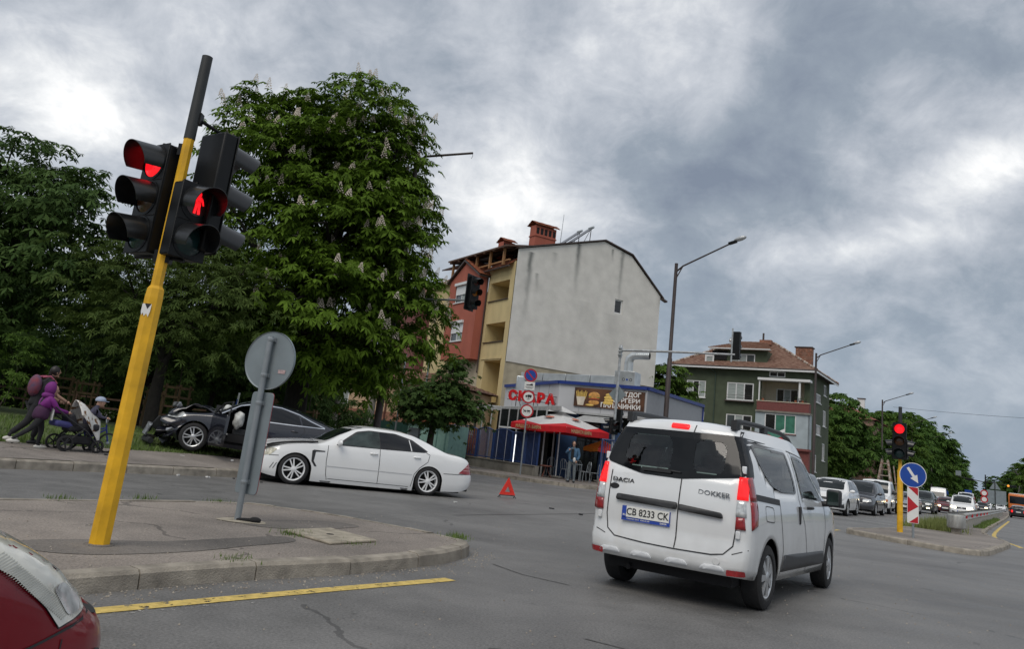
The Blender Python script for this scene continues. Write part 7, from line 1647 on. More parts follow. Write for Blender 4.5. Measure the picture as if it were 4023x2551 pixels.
# ------------------------------------------------------------------ green corner house
def green_house():
    root = thing('green_house', 'dark green three storey house with corner balcony and hipped tile roof', 'building', M(78.6, -29.98, .1), ROADYAW - math.pi / 2); gm = MATS['green_render']
    W_, D_, H_ = 13.1, 9.1, 11.4
    ops = [(.9, 2.94, 8.31, 10.02), (5.13, 7.8, 8.26, 10.02), (9.25, 10.79, 10.76, 11.3), (8.55, 12.6, 8.2, 10.3), (5.19, 7.75, 5.15, 6.87), (.9, 2.94, 5.15, 6.87), (.9, 2.94, 1.6, 3.4), (5.19, 7.75, 1.6, 3.4)]
    w, P = facade(root, 'front_wall', (0, 0), (1, 0), W_, 0, H_, ops, gm, .22)
    window(root, P, *ops[0], k=.06, n=3, panes=('curtain', 'pane_dark', 'curtain'), fr=.10, sill='pvc'); window(root, P, *ops[1], k=.06, n=3, panes=('curtain', 'curtain', 'pane_dark'), fr=.12, sill='pvc'); window(root, P, *ops[2], k=.06, n=2, panes=('pane_dark',), fr=.09, m_='pvc')
    for o in ops[4:]: window(root, P, *o, k=.06, n=3, panes=('pane', 'curtain', 'pane_dark'), fr=.10, sill='pvc')
    q = MB(); q.path([P(5.1, 8.75, -.25), P(7.85, 8.75, -.25)], .015, 5); q.path([P(5.1, 8.5, -.25), P(7.85, 8.5, -.25)], .015, 5); q.build('window_bar', MATS['gutter'], root)
    q = MB(); q.add([P(5.0, 8.12, 0), P(7.9, 8.12, 0), P(7.9, 8.12, -.35), P(5.0, 8.12, -.35), P(5.0, 8.22, 0), P(7.9, 8.22, 0), P(7.9, 8.22, -.35), P(5.0, 8.22, -.35)], [(0, 1, 2, 3), (7, 6, 5, 4), (0, 4, 5, 1), (1, 5, 6, 2), (2, 6, 7, 3), (3, 7, 4, 0)]); q.build('window_ledge', MATS['gutter'], root)
    # balcony recess
    q = MB(); q.poly([P(8.55, 8.2, 1.5), P(12.6, 8.2, 1.5), P(12.6, 10.4, 1.5), P(8.55, 10.4, 1.5)]); q.poly([P(8.55, 8.2, 0), P(8.55, 8.2, 1.5), P(8.55, 10.4, 1.5), P(8.55, 10.4, 0)]); q.poly([P(12.6, 8.2, 0), P(12.6, 8.2, 1.5), P(12.6, 10.4, 1.5), P(12.6, 10.4, 0)]); q.poly([P(8.55, 10.35, 0), P(12.6, 10.35, 0), P(12.6, 10.35, 1.5), P(8.55, 10.35, 1.5)]); q.build('balcony_recess', MATS['cream'], root)
    window(root, lambda u, z, k=0: P(u, z, k + 1.36), 9.65, 11.75, 8.0, 9.8, k=.05, n=3, panes=('pane_dark', 'curtain', 'pane_dark'), fr=.10, name='balcony_door')
    def slab(name, u0, u1, z0, z1, k0, k1, m_):
        q = MB(); q.add([P(u, z, k) for k in (k0, k1) for u, z in ((u0, z0), (u1, z0), (u1, z1), (u0, z1))], [(0, 1, 2, 3), (7, 6, 5, 4), (0, 4, 5, 1), (1, 5, 6, 2), (2, 6, 7, 3), (3, 7, 4, 0)]); return q.build(name, MATS[m_], root)
    slab('balcony_roof', 8.4, 13.3, 10.32, 10.55, -.95, .05, 'pvc'); slab('balcony_front', 8.4, 13.25, 7.42, 8.28, -.85, -.72, 'maroon'); slab('balcony_side', 13.12, 13.25, 7.42, 8.28, -.72, .0, 'maroon'); slab('balcony_side', 8.4, 8.53, 7.42, 8.28, -.72, 0, 'maroon'); slab('balcony_cap', 8.35, 13.3, 8.28, 8.34, -.9, -.68, 'cream')
    slab('balcony_floor', 8.3, 13.4, 7.25, 7.42, -.95, 0, 'concrete_wall'); slab('column', 12.25, 12.42, 8.3, 10.35, -.80, -.65, 'pvc'); slab('column', 8.5, 8.62, 8.3, 10.35, -.80, -.68, 'pvc')
    # glazed blue bay below
    ops2 = [(.85, 3.75, 5.35, 7.15)]; w, Pb = facade(root, 'blue_bay', (8.35, -.8), (1, 0), 5.0, 4.1, 7.25, ops2, MATS['pale_blue'], .2); window(root, Pb, *ops2[0], k=.05, n=3, panes=('pane_dark', 'green_curtain', 'green_curtain'), fr=.09, sill='maroon')
    slab('bay_side', 13.2, 13.35, 4.1, 7.25, -.8, 0, 'pale_blue'); slab('bay_side', 8.3, 8.36, 4.1, 7.25, -.8, 0, 'pale_blue'); slab('bay_floor', 8.3, 13.4, 3.9, 4.1, -.85, 0, 'maroon'); slab('shop_front', 8.4, 13.3, 0, 3.9, -.6, 0, 'maroon')
    for i, (u, hgt) in enumerate(((8.95, .3), (11.25, .22), (12.0, .28), (12.4, .2), (12.65, .24), (12.95, .25))):
        pt = thing('flower_pot', 'small potted plant on the balcony ledge of the green house', 'flower pot', Matrix.Translation(root.location) @ Matrix.Rotation(root.rotation_euler.z, 4, 'Z') @ P(u, 8.345, -.8), 0, 'pots on the green house balcony')
        q = MB(); q.lathe([(0, 0), (.09, 0), (.12, .2), (0, .2)], n=10); q.build('pot', MATS['terracotta'] if i % 2 == 0 else MATS['gutter'], pt); q = MB(); rn = random.Random(i)
        for k in range(26): a = rn.uniform(0, 6.28); c_ = Vector((rn.gauss(0, .1), rn.gauss(0, .1), .25 + rn.uniform(0, hgt))); d = Vector((math.cos(a), math.sin(a), rn.uniform(-.3, .6))) * .09; e = Vector((-d.y, d.x, 0)) * .5; q.add([c_ - e, c_ + d, c_ + e], [(0, 1, 2)])
        q.build('plant', mat('pot_leaf', (.06, .10, .03), .8, var=.4, scale=5, island=.5), pt)['kind'] = 'stuff'
    # right side wall
    opr = [(2.9, 5.1, 8.87, 9.75), (6.3, 7.6, 9.9, 11.0), (6.2, 7.6, 6.8, 8.4), (3.2, 5.2, 5.75, 6.75), (6.1, 7.4, 3.4, 5.1), (2.0, 3.6, 2.2, 3.8)]
    w, Pr = facade(root, 'side_wall', (W_, 0), (0, 1), D_, 0, H_, opr, MATS['green_render'], .22)
    for i, o in enumerate(opr): window(root, Pr, *o, k=.06, n=2 if i not in (0, 3) else 3, panes=('pane_dark', 'pane'), fr=.10, sill='pvc')
    q = MB(); q.poly([(0, 0, 0), (0, D_, 0), (0, D_, H_), (0, 0, H_)]); q.poly([(0, D_, 0), (W_, D_, 0), (W_, D_, H_), (0, D_, H_)]); q.build('rear_walls', MATS['green_faded'], root)
    # roof: hip with dormers
    e = .75; z0, zr = H_ + .08, 14.75; A_, B_, C_, D2 = (-e, -e, z0), (W_ + e, -e, z0), (W_ + e, D_ + e, z0), (-e, D_ + e, z0); r1, r2 = (4.6, D_ / 2, zr), (8.5, D_ / 2, zr); tm = MATS['old_tile']
    tiles(root, 'roof_tiles', A_, B_, r2, r1, tm, .36, .06); tiles(root, 'roof_tiles', B_, C_, r2, r2, tm, .36, .06); tiles(root, 'roof_tiles', D2, A_, r1, r1, tm, .36, .06); tiles(root, 'roof_tiles', C_, D2, r1, r2, tm, .36, .06)
    for a, c_ in ((B_, r2), (A_, r1), (C_, r2), (D2, r1), (r1, r2)):
        a, c_ = Vector(a), Vector(c_); n = int((c_ - a).length / .38)
        for k in range(n):
            q = MB(); p = a.lerp(c_, (k + .1) / n); p2 = a.lerp(c_, (k + .95) / n); q.path([p + Vector((0, 0, .08)), p2 + Vector((0, 0, .10))], [.13, .11], 7); q.build('ridge_tile', MATS['tile_pale'] if k % 3 else tm, root)
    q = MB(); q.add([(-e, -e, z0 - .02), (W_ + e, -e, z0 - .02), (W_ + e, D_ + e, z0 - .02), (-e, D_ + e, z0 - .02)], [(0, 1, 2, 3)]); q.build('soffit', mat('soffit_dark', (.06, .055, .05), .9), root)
    for a, c_ in (((-e, -e), (W_ + e, -e)), ((W_ + e, -e), (W_ + e, D_ + e)), ((-e, -e), (-e, D_ + e))):
        q = MB(); q.bar((*a, z0 - .12), (*c_, z0 - .12), .05, .17); q.build('fascia_board', MATS['pvc'], root); q = MB(); q.path([(*a, z0 + .02), (*c_, z0 + .02)], .07, 7); q.build('gutter', MATS['gutter'], root)
    q = MB(); q.path([(3.3, -.7, 11.4), (3.9, -.12, 10.9), (3.94, -.1, 10.5), (3.94, -.1, .2)], .055, 7); q.build('downpipe', mat('pipe_green', (.035, .06, .045), .6), root)
    # dormer
    w, Pd = facade(root, 'dormer_wall', (3.5, .35), (1, 0), 5.4, 11.4, 13.35, [(1.75, 4.2, 11.95, 12.98)], gm, .15); window(root, Pd, 1.75, 4.2, 11.95, 12.98, k=.05, n=3, panes=('curtain', 'curtain', 'pane'), fr=.10)
    q = MB(); q.poly([(8.9, .35, 11.4), (8.9, 3.6, 13.35), (8.9, .35, 13.35)]); q.poly([(3.5, .35, 11.4), (3.5, 3.6, 13.35), (3.5, .35, 13.35)]); q.build('dormer_cheeks', gm, root)
    q = MB(); q.bar((3.1, -.1, 13.4), (9.3, -.1, 13.4), .5, .1); q.build('dormer_fascia', MATS['pvc'], root)
    tiles(root, 'dormer_tiles', (3.0, -.2, 13.48), (9.5, -.2, 13.48), (7.6, D_ / 2, 14.9), (5.2, D_ / 2, 14.9), tm, .36, .06)
    w, Pd = facade(root, 'small_dormer', (2.65, .1), (1, 0), .95, 11.5, 12.8, [(.1, .85, 11.75, 12.6)], MATS['pvc'], .1); window(root, Pd, .1, .85, 11.75, 12.6, k=.04, n=1, panes=('curtain',), fr=.06)
    q = MB(); q.box((4.1, .5, 12.75), (1.5, .6, .9)); q.build('roof_opening', MATS['void'], root)
    q = MB(); q.box((11.8, 3.2, 13.35), (1.55, .9, 1.7)); ch = q.build('chimney', MATS['brick'], root); q = MB(); q.box((11.8, 3.2, 14.23), (1.75, 1.1, .1)); q.build('chimney_cap', MATS['gutter'], ch)
    rb = random.Random(4)
    for r_ in range(9):
        for k in range(6):
            q = MB(); q.box((11.16 + k * .26 + (.12 if r_ % 2 else 0), 2.745, 12.75 + r_ * .155), (.23, .03, .12)); q.build('brick', MATS['brick'] if rb.random() < .6 else MATS['old_tile'], ch)
    q = MB(); q.box((7.7, D_ / 2 - .4, 14.8), (1.2, .7, .5)); q.build('chimney', MATS['brick'], root); q = MB(); q.tube((7.4, D_ / 2 - .4, 15.0), (7.4, D_ / 2 - .4, 15.8), .1, n=8); q.build('flue', MATS['gutter'], root); q = MB(); q.tube((4.6, 2, 13.6), (4.6, 2, 14.9), .09, n=8); q.ball((4.6, 2, 14.6), .17, 8, 6); q.build('flue', MATS['zinc'], root)
    # freestanding white flue in front
    fl = thing('white_flue', 'tall white flue pipe with a conical cap in front of the green house', 'flue', M(60, -23.4, .1)); q = MB(); q.tube((0, 0, 4.0), (0, 0, 8.1), .14, n=10); q.build('pipe', MATS['pvc'], fl); q = MB(); q.lathe([(.3, 0), (.02, .28)], (0, 0, 8.12), n=12); q.build('cap', MATS['zinc'], fl); q = MB(); q.tube((0, 0, 0), (0, 0, 4.05), .1, n=10); q.build('support', MATS['gutter'], fl)
green_house()
# ------------------------------------------------------------------ houses farther back
def simple_house(label, o, rz, W_, D_, H_, wall, roof, rz_h, wins, name='house', chims=(), roofm_h=2.2):
    root = thing(name, label, 'building', o, rz); w, P = facade(root, 'front_wall', (0, 0), (1, 0), W_, 0, H_, wins, MATS[wall], .15)
    for q in wins: window(root, P, *q, k=.05, n=2, panes=('pane', 'curtain'), fr=.09)
    q = MB(); q.poly([(W_, 0, 0), (W_, D_, 0), (W_, D_, H_), (W_, 0, H_)]); q.poly([(0, 0, 0), (0, D_, 0), (0, D_, H_), (0, 0, H_)]); q.poly([(0, D_, 0), (W_, D_, 0), (W_, D_, H_), (0, D_, H_)]); q.build('walls', MATS[wall], root)
    e = .5; z = H_ + .05; a, b_, c_, d = (-e, -e, z), (W_ + e, -e, z), (W_ + e, D_ + e, z), (-e, D_ + e, z); r1, r2 = (W_ * .25, D_ / 2, z + roofm_h), (W_ * .75, D_ / 2, z + roofm_h)
    for k in ((a, b_, r2, r1), (b_, c_, r2, r2), (c_, d, r1, r2), (d, a, r1, r1)): tiles(root, 'roof_tiles', *k, MATS[roof], .45, .06)
    for x, y, w2, h2, m_ in chims: q = MB(); q.box((x, y, z + h2 / 2 + .6), (w2, .6, h2)); cc = q.build('chimney', MATS[m_], root); q = MB(); q.box((x, y, z + h2 + .65), (w2 + .2, .8, .12)); q.build('chimney_cap', MATS['gutter'], cc)
    return root
mat('salmon', (.42, .26, .20), .85, var=.15); mat('rose_tile', (.30, .13, .10), .85, var=.3, scale=2)
simple_house('pink rendered house with rose tile roof beyond the green house', M(97, -30.5, .1), ROADYAW - math.pi / 2, 9.5, 9, 9.2, 'salmon', 'rose_tile', 0, [(5.8, 7.6, 6.9, 8.4), (2.0, 3.6, 6.9, 8.4)], chims=((2.0, 4, 1.1, 1.9, 'cream'), (6.2, 4.4, .5, 2.2, 'brick'), (8.6, 4, 1.2, 1.8, 'cream')))
simple_house('red roofed block with several chimneys above the roadside trees', M(118, -33, .1), ROADYAW - math.pi / 2, 16, 10, 10.3, 'salmon', 'rose_tile', 0, [(2, 3.6, 7, 8.6), (6, 7.6, 7, 8.6)], chims=((3, 4, .9, 2.2, 'cream'), (9.5, 4, .9, 2.6, 'pvc'), (13.8, 4.4, .9, 2.6, 'pvc')))
simple_house('tall dark maroon house behind the apartment block', (-7.5, 70, .1), rad(25), 8, 9, 13.5, 'maroon', 'old_tile', 0, [(2, 3.5, 9, 10.6)])
ph = simple_house('peach coloured house with brown drainpipes behind the green sheet fence', M(36.5, -38.2, .1), ROADYAW - math.pi / 2 + rad(6), 9.0, 7, 4.3, 'peach' if mat('peach', (.50, .36, .23), .85, var=.08) else '', 'old_tile', 0, [(1.2, 2.6, 2.6, 3.8)], roofm_h=.9)
for x in (5.0, 5.55):
    b = MB(); b.tube((x, -.08, 0), (x, -.08, 4.3), .055, n=7); b.build('drainpipe', mat('pipe_brown', (.09, .03, .022), .6), ph)
b = MB(); b.box((4.5, -.03, 1.2), (9.0, .06, 2.4)); b.build('plinth', MATS['brick'], ph)
# white garden wall, green sheet fence, mint kiosk
w = thing('garden_wall', 'sloping whitewashed garden wall behind the wrecked car', 'wall'); a, c_ = M(32.2, -42, .1), M(32.2, -31.2, .1); b = MB(); b.prism([a, c_, c_ + Vector((0, 0, 1.75)), a + Vector((0, 0, 2.45))], (.2, .14, 0)); b.build('wall', mat('whitewash', (.42, .40, .37), .9, var=.2, scale=1), w)
w = thing('garden_gate', 'white gate pillar beside the green sheet fence', 'pillar', M(32.0, -30.85, .1)); b = MB(); b.box((0, 0, .95), (.5, .5, 1.9)); b.build('pillar', MATS['cream'], w, bevel=.02)
w = thing('sheet_fence', 'dark green sheet metal fence in front of the peach house', 'fence', M(32.0, -30.4, .1), ROADYAW - math.pi / 2); gs = mat('sheet_green', (.018, .055, .045), .5, var=.15)
for k in range(9):
    b = MB(); b.box((.22 + k * .43, 0, .93), (.42, .03, 1.7)); b.build('sheet', gs, w); b = MB(); b.box((.43 * k, .05, .95), (.05, .06, 1.85)); b.build('post', gs, w)
w = thing('kiosk', 'mint green kiosk wall with orange tile coping beside the small tree', 'kiosk', M(32.0, -26.55, .1), ROADYAW - math.pi / 2); mk = mat('mint', (.25, .43, .38), .7, var=.1)
b = MB(); b.box((1.35, .8, .95), (2.7, 1.6, 1.9)); b.build('wall', mk, w)
for k in range(5): b = MB(); b.box((.3 + k * .55, -.02, .95), (.05, .04, 1.85)); b.build('cover_strip', mat('mint_dark', (.16, .30, .27), .7), w)
tiles(w, 'coping_tiles', (-.1, -.25, 1.9), (2.9, -.25, 1.9), (2.9, .8, 2.12), (-.1, .8, 2.12), MATS['terracotta'], .25)
w = thing('meter_box', 'weathered grey meter box on a post beside the small tree', 'box', M(29.9, -24.4, .13)); b = MB(); b.box((0, 0, 1.15), (.5, .35, .75)); b.build('box', MATS['zinc'], w, bevel=.02); b = MB(); b.tube((0, 0, 0), (0, 0, .8), .06, n=8); b.build('post', MATS['galv'], w)
for s, l, lb, r_, h in ((30.0, -27.4, 'thick grey concrete pole in front of the green sheet fence', .19, 8.5), (30.2, -30.0, 'slim concrete pole beside the white gate pillar', .13, 6.5), (29.6, -25.3, 'thin steel pole between the kiosk and the small tree', .05, 5), (29.7, -23.9, 'thin grey pole behind the small tree trunk', .05, 5)):
    w = thing('utility_pole', lb, 'pole', M(s, l, .13)); b = MB(); b.tube((0, 0, 0), (0, 0, h), r_, r_ * .75, 10); b.build('pole', MATS['concrete_wall'] if r_ > .1 else MATS['galv'], w, smooth=40); b = MB(); b.box((0, 0, h - .2), (.5, .08, .08)); b.build('cross_arm', MATS['gutter'], w)
# low walls and gate posts under the roadside trees
w = thing('boundary_wall', 'low broken boundary wall with concrete posts under the roadside trees', 'wall', M(90, -16.5, .1), ROADYAW)
for k in range(9):
    b = MB(); b.box((k * 3.0, 0, .6), (2.7, .2, 1.2)); b.build('wall_bay', MATS['concrete_wall'], w); b = MB(); b.box((k * 3.0 + 1.5, 0, .9), (.3, .3, 1.8)); b.build('wall_post', MATS['concrete_wall'], w)
# ================================================================== VEGETATION
mat('bark', (.055, .045, .036), .95, var=.4, scale=8, bump=.7, bscale=25); mat('bark_dark', (.022, .019, .016), .95, var=.3, scale=8, bump=.6, bscale=25)
mat('chestnut_leaf', (.052, .095, .010), .7, spec=.12, scale=.9, c2=(.128, .220, .022), island=.55, trans=.28)
mat('ash_leaf', (.030, .068, .017), .7, spec=.12, scale=.7, c2=(.092, .150, .040), island=.55, trans=.25)
mat('lime_leaf', (.044, .092, .016), .7, spec=.12, scale=.7, c2=(.11, .18, .032), island=.55, trans=.28)
mat('acacia_leaf', (.040, .070, .016), .7, spec=.12, scale=.7, c2=(.10, .145, .035), island=.55, trans=.28)
mat('street_leaf', (.032, .078, .016), .7, spec=.12, scale=.5, c2=(.10, .18, .035), island=.5, trans=.25)
mat('blossom', (.55, .46, .38), .8, scale=30, c2=(.68, .62, .54), island=.5)
def leaf_mesh(name, lobes, n, leaf, k, droop, seed, material, shell=.72, wid=.34, jit=.25, per=12, rc=.45):
    """crown of n leaf sprays, each of k leaflets hanging from a point; lobes = (centre, radii)"""
    g = random.Random(seed); vs, fs = [], []; ar = [(r.x * r.y + r.y * r.z + r.x * r.z) for c_, r in lobes]; tips = []
    for i in range(n):
        if i % per == 0:
            c_, r = g.choices(lobes, ar)[0]; d = Vector((g.gauss(0, 1), g.gauss(0, 1), g.gauss(0, 1))).normalized()
            if d.z < -.55 and g.random() < .5: d.z = -d.z
            q = shell + (1.06 - shell) * g.random() ** .6 if g.random() < .8 else g.uniform(.3, shell)
            pc = c_ + Vector((d.x * r.x, d.y * r.y, d.z * r.z)) * q + Vector((g.gauss(0, jit), g.gauss(0, jit), g.gauss(0, jit * .7)))
        h_ = Vector((g.gauss(0, 1), g.gauss(0, 1), 0)) * rc * .62; p = pc + h_ - Vector((0, 0, h_.length_squared / rc * .45 + abs(g.gauss(0, rc * .22))))
        ax = (d * .6 + Vector((0, 0, .9)) + Vector((g.gauss(0, .35), g.gauss(0, .35), g.gauss(0, .2)))).normalized()
        u = ax.orthogonal().normalized(); v = ax.cross(u); a0 = g.uniform(0, 6.28); sz = leaf * g.uniform(.7, 1.25)
        if q > .95 and d.z > -.1: tips.append((p, d))
        for j in range(k):
            a = a0 + 2 * math.pi * j / k + g.uniform(-.2, .2); rd = u * math.cos(a) + v * math.sin(a); L_ = sz * g.uniform(.75, 1.1); dr_ = droop * g.uniform(.6, 1.4)
            e = rd.cross(ax) * (L_ * wid * .5); m_ = p + rd * (L_ * .58) - ax * (L_ * .12 * dr_) - Vector((0, 0, L_ * .10 * dr_)); t = p + rd * L_ - Vector((0, 0, L_ * .55 * dr_)); o = len(vs)
            vs += [p, m_ + e, t, m_ - e]; fs.append((o, o + 1, o + 2, o + 3))
    b = MB(); b.add(vs, fs); me = bpy.data.meshes.new(name); me.from_pydata([tuple(v) for v in vs], [], fs); me.materials.append(material); me.update(); return me, tips
def lim(lobes, h0, r0, seed, th=.55):
    g = random.Random(seed); b = MB(); top = Vector((0, 0, h0)); b.path([(0, 0, -.1), (g.uniform(-.1, .1), g.uniform(-.1, .1), h0 * .5), top], [r0 * 1.25, r0, r0 * .85], 10)
    for c_, r in lobes:
        m_ = top.lerp(c_, .5) + Vector((g.uniform(-.3, .3), g.uniform(-.3, .3), .3)); b.path([top - Vector((0, 0, .25)), m_, c_], [r0 * .5, r0 * .3, r0 * .12], 6)
        for k in range(3):
            e = c_ + Vector((g.uniform(-.8, .8) * r.x, g.uniform(-.8, .8) * r.y, g.uniform(-.2, .8) * r.z)); b.path([m_.lerp(c_, .5), c_.lerp(e, .5) + Vector((0, 0, .1)), e], [r0 * .2, r0 * .12, r0 * .04], 5)
    return b
def tree(label, loc, lobes, n, leaf, k, droop, seed, lm, h0, r0, bark='bark', name='tree', group=None, **kw):
    root = thing(name, label, 'tree', loc, 0, group); lobes = [(Vector(c_), Vector(r)) for c_, r in lobes]; lim(lobes, h0, r0, seed).build('trunk', MATS[bark], root, smooth=60)
    me, tips = leaf_mesh('crown', lobes, n, leaf, k, droop, seed, MATS[lm], **kw); linkmesh('crown', me, root)['kind'] = 'stuff'; return root, tips
# horse chestnut in blossom
CL_ = [((.9, 0, 11.4), (1.9, 2.2, 1.8)), ((-.9, .2, 11.0), (1.7, 2.0, 1.6)), ((-2.6, -.4, 10.6), (1.6, 2.0, 1.5)), ((1.9, -.3, 9.8), (1.3, 2.0, 1.8)), ((-1.2, -1.6, 9.2), (2.6, 1.8, 2.0)), ((.8, -1.9, 7.0), (2.4, 1.8, 2.2)), ((-2.3, -1.4, 6.6), (2.2, 1.9, 2.1)), ((2.5, -.6, 7.2), (1.5, 2.1, 2.1)), ((2.9, -.9, 4.7), (1.5, 1.9, 1.9)), ((.5, -2.2, 4.6), (2.4, 1.7, 1.7)), ((-1.8, -1.2, 4.4), (1.6, 1.7, 1.5)), ((-.2, 1.2, 7.6), (2.9, 2.2, 3.8)), ((1.8, .4, 3.1), (2.0, 1.8, 1.0)), ((2.3, -1.2, 6.0), (1.5, 1.5, 1.6)), ((2.0, -1.3, 8.4), (1.3, 1.5, 1.5)), ((1.4, -1.6, 3.4), (2.1, 1.5, 1.2)), ((.1, -.4, 8.6), (2.6, 2.2, 2.8))]
root, tips = tree('tall horse chestnut covered in upright cream blossom spikes behind the wrecked car', (-6.55, 26.6, .5), CL_, 16000, .225, 6, .95, 21, 'chestnut_leaf', 3.6, .36, 'bark_dark', 'chestnut_tree', shell=.84, wid=.44, jit=.12, per=14, rc=.52)
g = random.Random(8); b = MB(); sel = [t for t in tips if t[1].y < .55 and t[1].x > -.9]; g.shuffle(sel)
for p, d in sel[:330]:
    h = g.uniform(.24, .42); ln = Vector((g.gauss(0, .12) + d.x * .25, g.gauss(0, .12) + d.y * .25, 1)).normalized()
    for j in range(30):
        t = j / 30; a = j * 2.4; r_ = .085 * (1 - t) ** .8 + .012; q = p + ln * (t * h) + Vector((math.cos(a) * r_, math.sin(a) * r_, 0)); s_ = .032 * (1.1 - .5 * t)
        b.add([q + Vector((s_, 0, 0)), q + Vector((-s_ * .5, s_ * .8, 0)), q + Vector((-s_ * .5, -s_ * .8, 0)), q + Vector((0, 0, s_ * 1.2))], [(0, 1, 3), (1, 2, 3), (2, 0, 3)])
o = b.build('blossom_spikes', MATS['blossom'], root); o['kind'] = 'stuff'
# park trees on the left
LA = [((-.4, 0, 7.8), (3.0, 3, 2.0)), ((2.2, -.6, 6.9), (2.2, 2.4, 1.9)), ((-2.8, .2, 7.3), (2.8, 2.6, 2.0)), ((1.6, -1.4, 5.2), (2.8, 2.2, 2.0)), ((-1.8, -1.5, 5.0), (2.8, 2.2, 2.2)), ((3.4, -.4, 4.6), (1.8, 2, 1.6)), ((0, .8, 6), (3.8, 2.6, 3.4)), ((.5, -1.2, 3.2), (3.4, 2.0, 1.2))]
tree('dark broad ash tree behind the woman with the pram', (-17.0, 25.6, .1), LA, 8200, .24, 5, .9, 31, 'ash_leaf', 2.6, .24, 'bark_dark', 'ash_tree', wid=.42, jit=.22)
LB = [((0, 0, 5.0), (2.2, 2.2, 1.5)), ((1.6, -.3, 4.0), (1.8, 1.8, 1.3)), ((-1.5, -.4, 4.0), (1.8, 1.8, 1.4)), ((.2, -1.0, 3.0), (2.2, 1.6, 1.0)), ((0, .3, 4), (2.3, 1.9, 1.7))]
tree('feathery acacia with a dark leaning trunk beside the crushed car nose', (-9.75, 23.2, .5), LB, 4200, .17, 7, .7, 41, 'acacia_leaf', 2.2, .17, 'bark_dark', 'acacia_tree', wid=.26, jit=.22)
mA, _ = leaf_mesh('crown', [(Vector(c_), Vector(r)) for c_, r in LA], 4600, .30, 5, .9, 51, MATS['ash_leaf'], wid=.42, jit=.35); tA = lim([(Vector(c_), Vector(r)) for c_, r in LA], 2.6, .2, 5).mesh('trunk', MATS['bark_dark'], 60)
LABS = ['dark tree filling the park edge between the ash and the acacia', 'dark park tree rising behind the signal post', 'shaded park tree behind the acacia trunk', 'dark park tree left of the chestnut trunk', 'park tree at the far left behind the ash', 'dark tree deep in the park behind the stakes', 'dark tree deep in the park behind the wrecked car', 'shaded tree closing the park behind the girl in purple', 'shaded tree closing the park behind the child on the bicycle', 'low dark tree behind the chestnut trunk', 'leafy tree behind the peach house roof']
for i, (x, y, sc, rz) in enumerate([(-13.6, 31, .56, 40), (-15.8, 37, .62, 200), (-11.6, 33, .52, 110), (-9.2, 35, .58, 300), (-24, 31, .9, 80), (-20.5, 42, .75, 150), (-15, 46, .7, 20), (-27, 40, .95, 250), (-22, 36, .6, 310), (-10.5, 41, .62, 190), (-10.4, 58, .8, 60)]):
    r_ = thing('park_tree', LABS[i], 'tree', (x, y, .5), rad(rz), 'shaded trees in the park'); r_.scale = (sc, sc, sc * (.95 if i % 2 else 1.05)); linkmesh('crown', mA, r_)['kind'] = 'stuff'; linkmesh('trunk', tA, r_)
mH, _ = leaf_mesh('foliage', [(Vector((0, 0, 1.0)), Vector((3.2, 1.3, 1.3))), (Vector((2.4, .3, .9)), Vector((2.2, 1.2, 1.1))), (Vector((-2.4, -.2, 1.0)), Vector((2.2, 1.2, 1.2)))], 2000, .26, 5, 1.0, 61, MATS['ash_leaf'], jit=.3)
for i, (x, y, sc, lb) in enumerate([(-24.5, 38.5, 1.15, 'dark shrub row behind the woman and the girl'), (-18.2, 41.5, 1.15, 'dark shrub row at the back of the park behind the bicycle'), (-12.6, 43, 1.15, 'dark shrub row at the back of the park behind the stakes'), (-8.6, 36.5, .8, 'dark shrub below the chestnut crown'), (-30, 47, 1.8, 'tall dark hedge far behind the woman and the girl'), (-21, 50, 1.8, 'tall dark hedge far behind the pram'), (-14, 52, 1.8, 'tall dark hedge far behind the acacia')]):
    r_ = thing('shrub', lb, 'shrub', (x, y, .45), rad(-20 + 15 * i), 'dark shrubs at the back of the park'); r_.scale = (sc, sc, sc * 1.35); linkmesh('foliage', mH, r_)['kind'] = 'stuff'
# small round tree by the kiosk and the tree behind the grill bar
LS = [((0, 0, 3.0), (1.5, 1.4, .95)), ((1.3, .2, 2.75), (.95, .9, .62)), ((-1.0, 0, 2.75), (.95, .9, .75)), ((.55, 0, 3.9), (.7, .7, .75)), ((.75, 0, 4.7), (.35, .35, .55)), ((0, -.4, 2.5), (1.3, .8, .65))]
tree('small round dense tree with crooked trunk in front of the kiosk', (-2.75, 37.0, .13), LS, 3600, .15, 6, .8, 71, 'ash_leaf', 1.7, .16, 'bark', 'small_tree', wid=.6, jit=.12)
LC = [((0, 0, 6.6), (1.8, 1.6, 1.5)), ((.8, 0, 5.0), (1.4, 1.4, 1.3)), ((-.6, .2, 8.0), (1.2, 1.2, 1.0))]
tree('light green tree showing between the grey gable and the lamp post', (13.2, 60.5, .13), LC, 1500, .32, 6, 1.0, 81, 'lime_leaf', 3.0, .2, 'bark', 'garden_tree', wid=.45)
LT = [((0, 0, 1.3), (.35, .35, .9))]
for i, (x, y, sc, lb) in enumerate([(-12.9, 21.4, 1.2, 'sapling beside the woman with the pram'), (29.8, 77.0, 1.5, 'climbing green plant on the porch of the green house')]):
    tree(lb, (x, y, .4), [((0, 0, 1.3 * sc), (.45 * sc, .45 * sc, .9 * sc))], 260, .12, 5, .6, 90 + i, 'lime_leaf', .7, .02, 'bark', 'sapling', jit=.05)
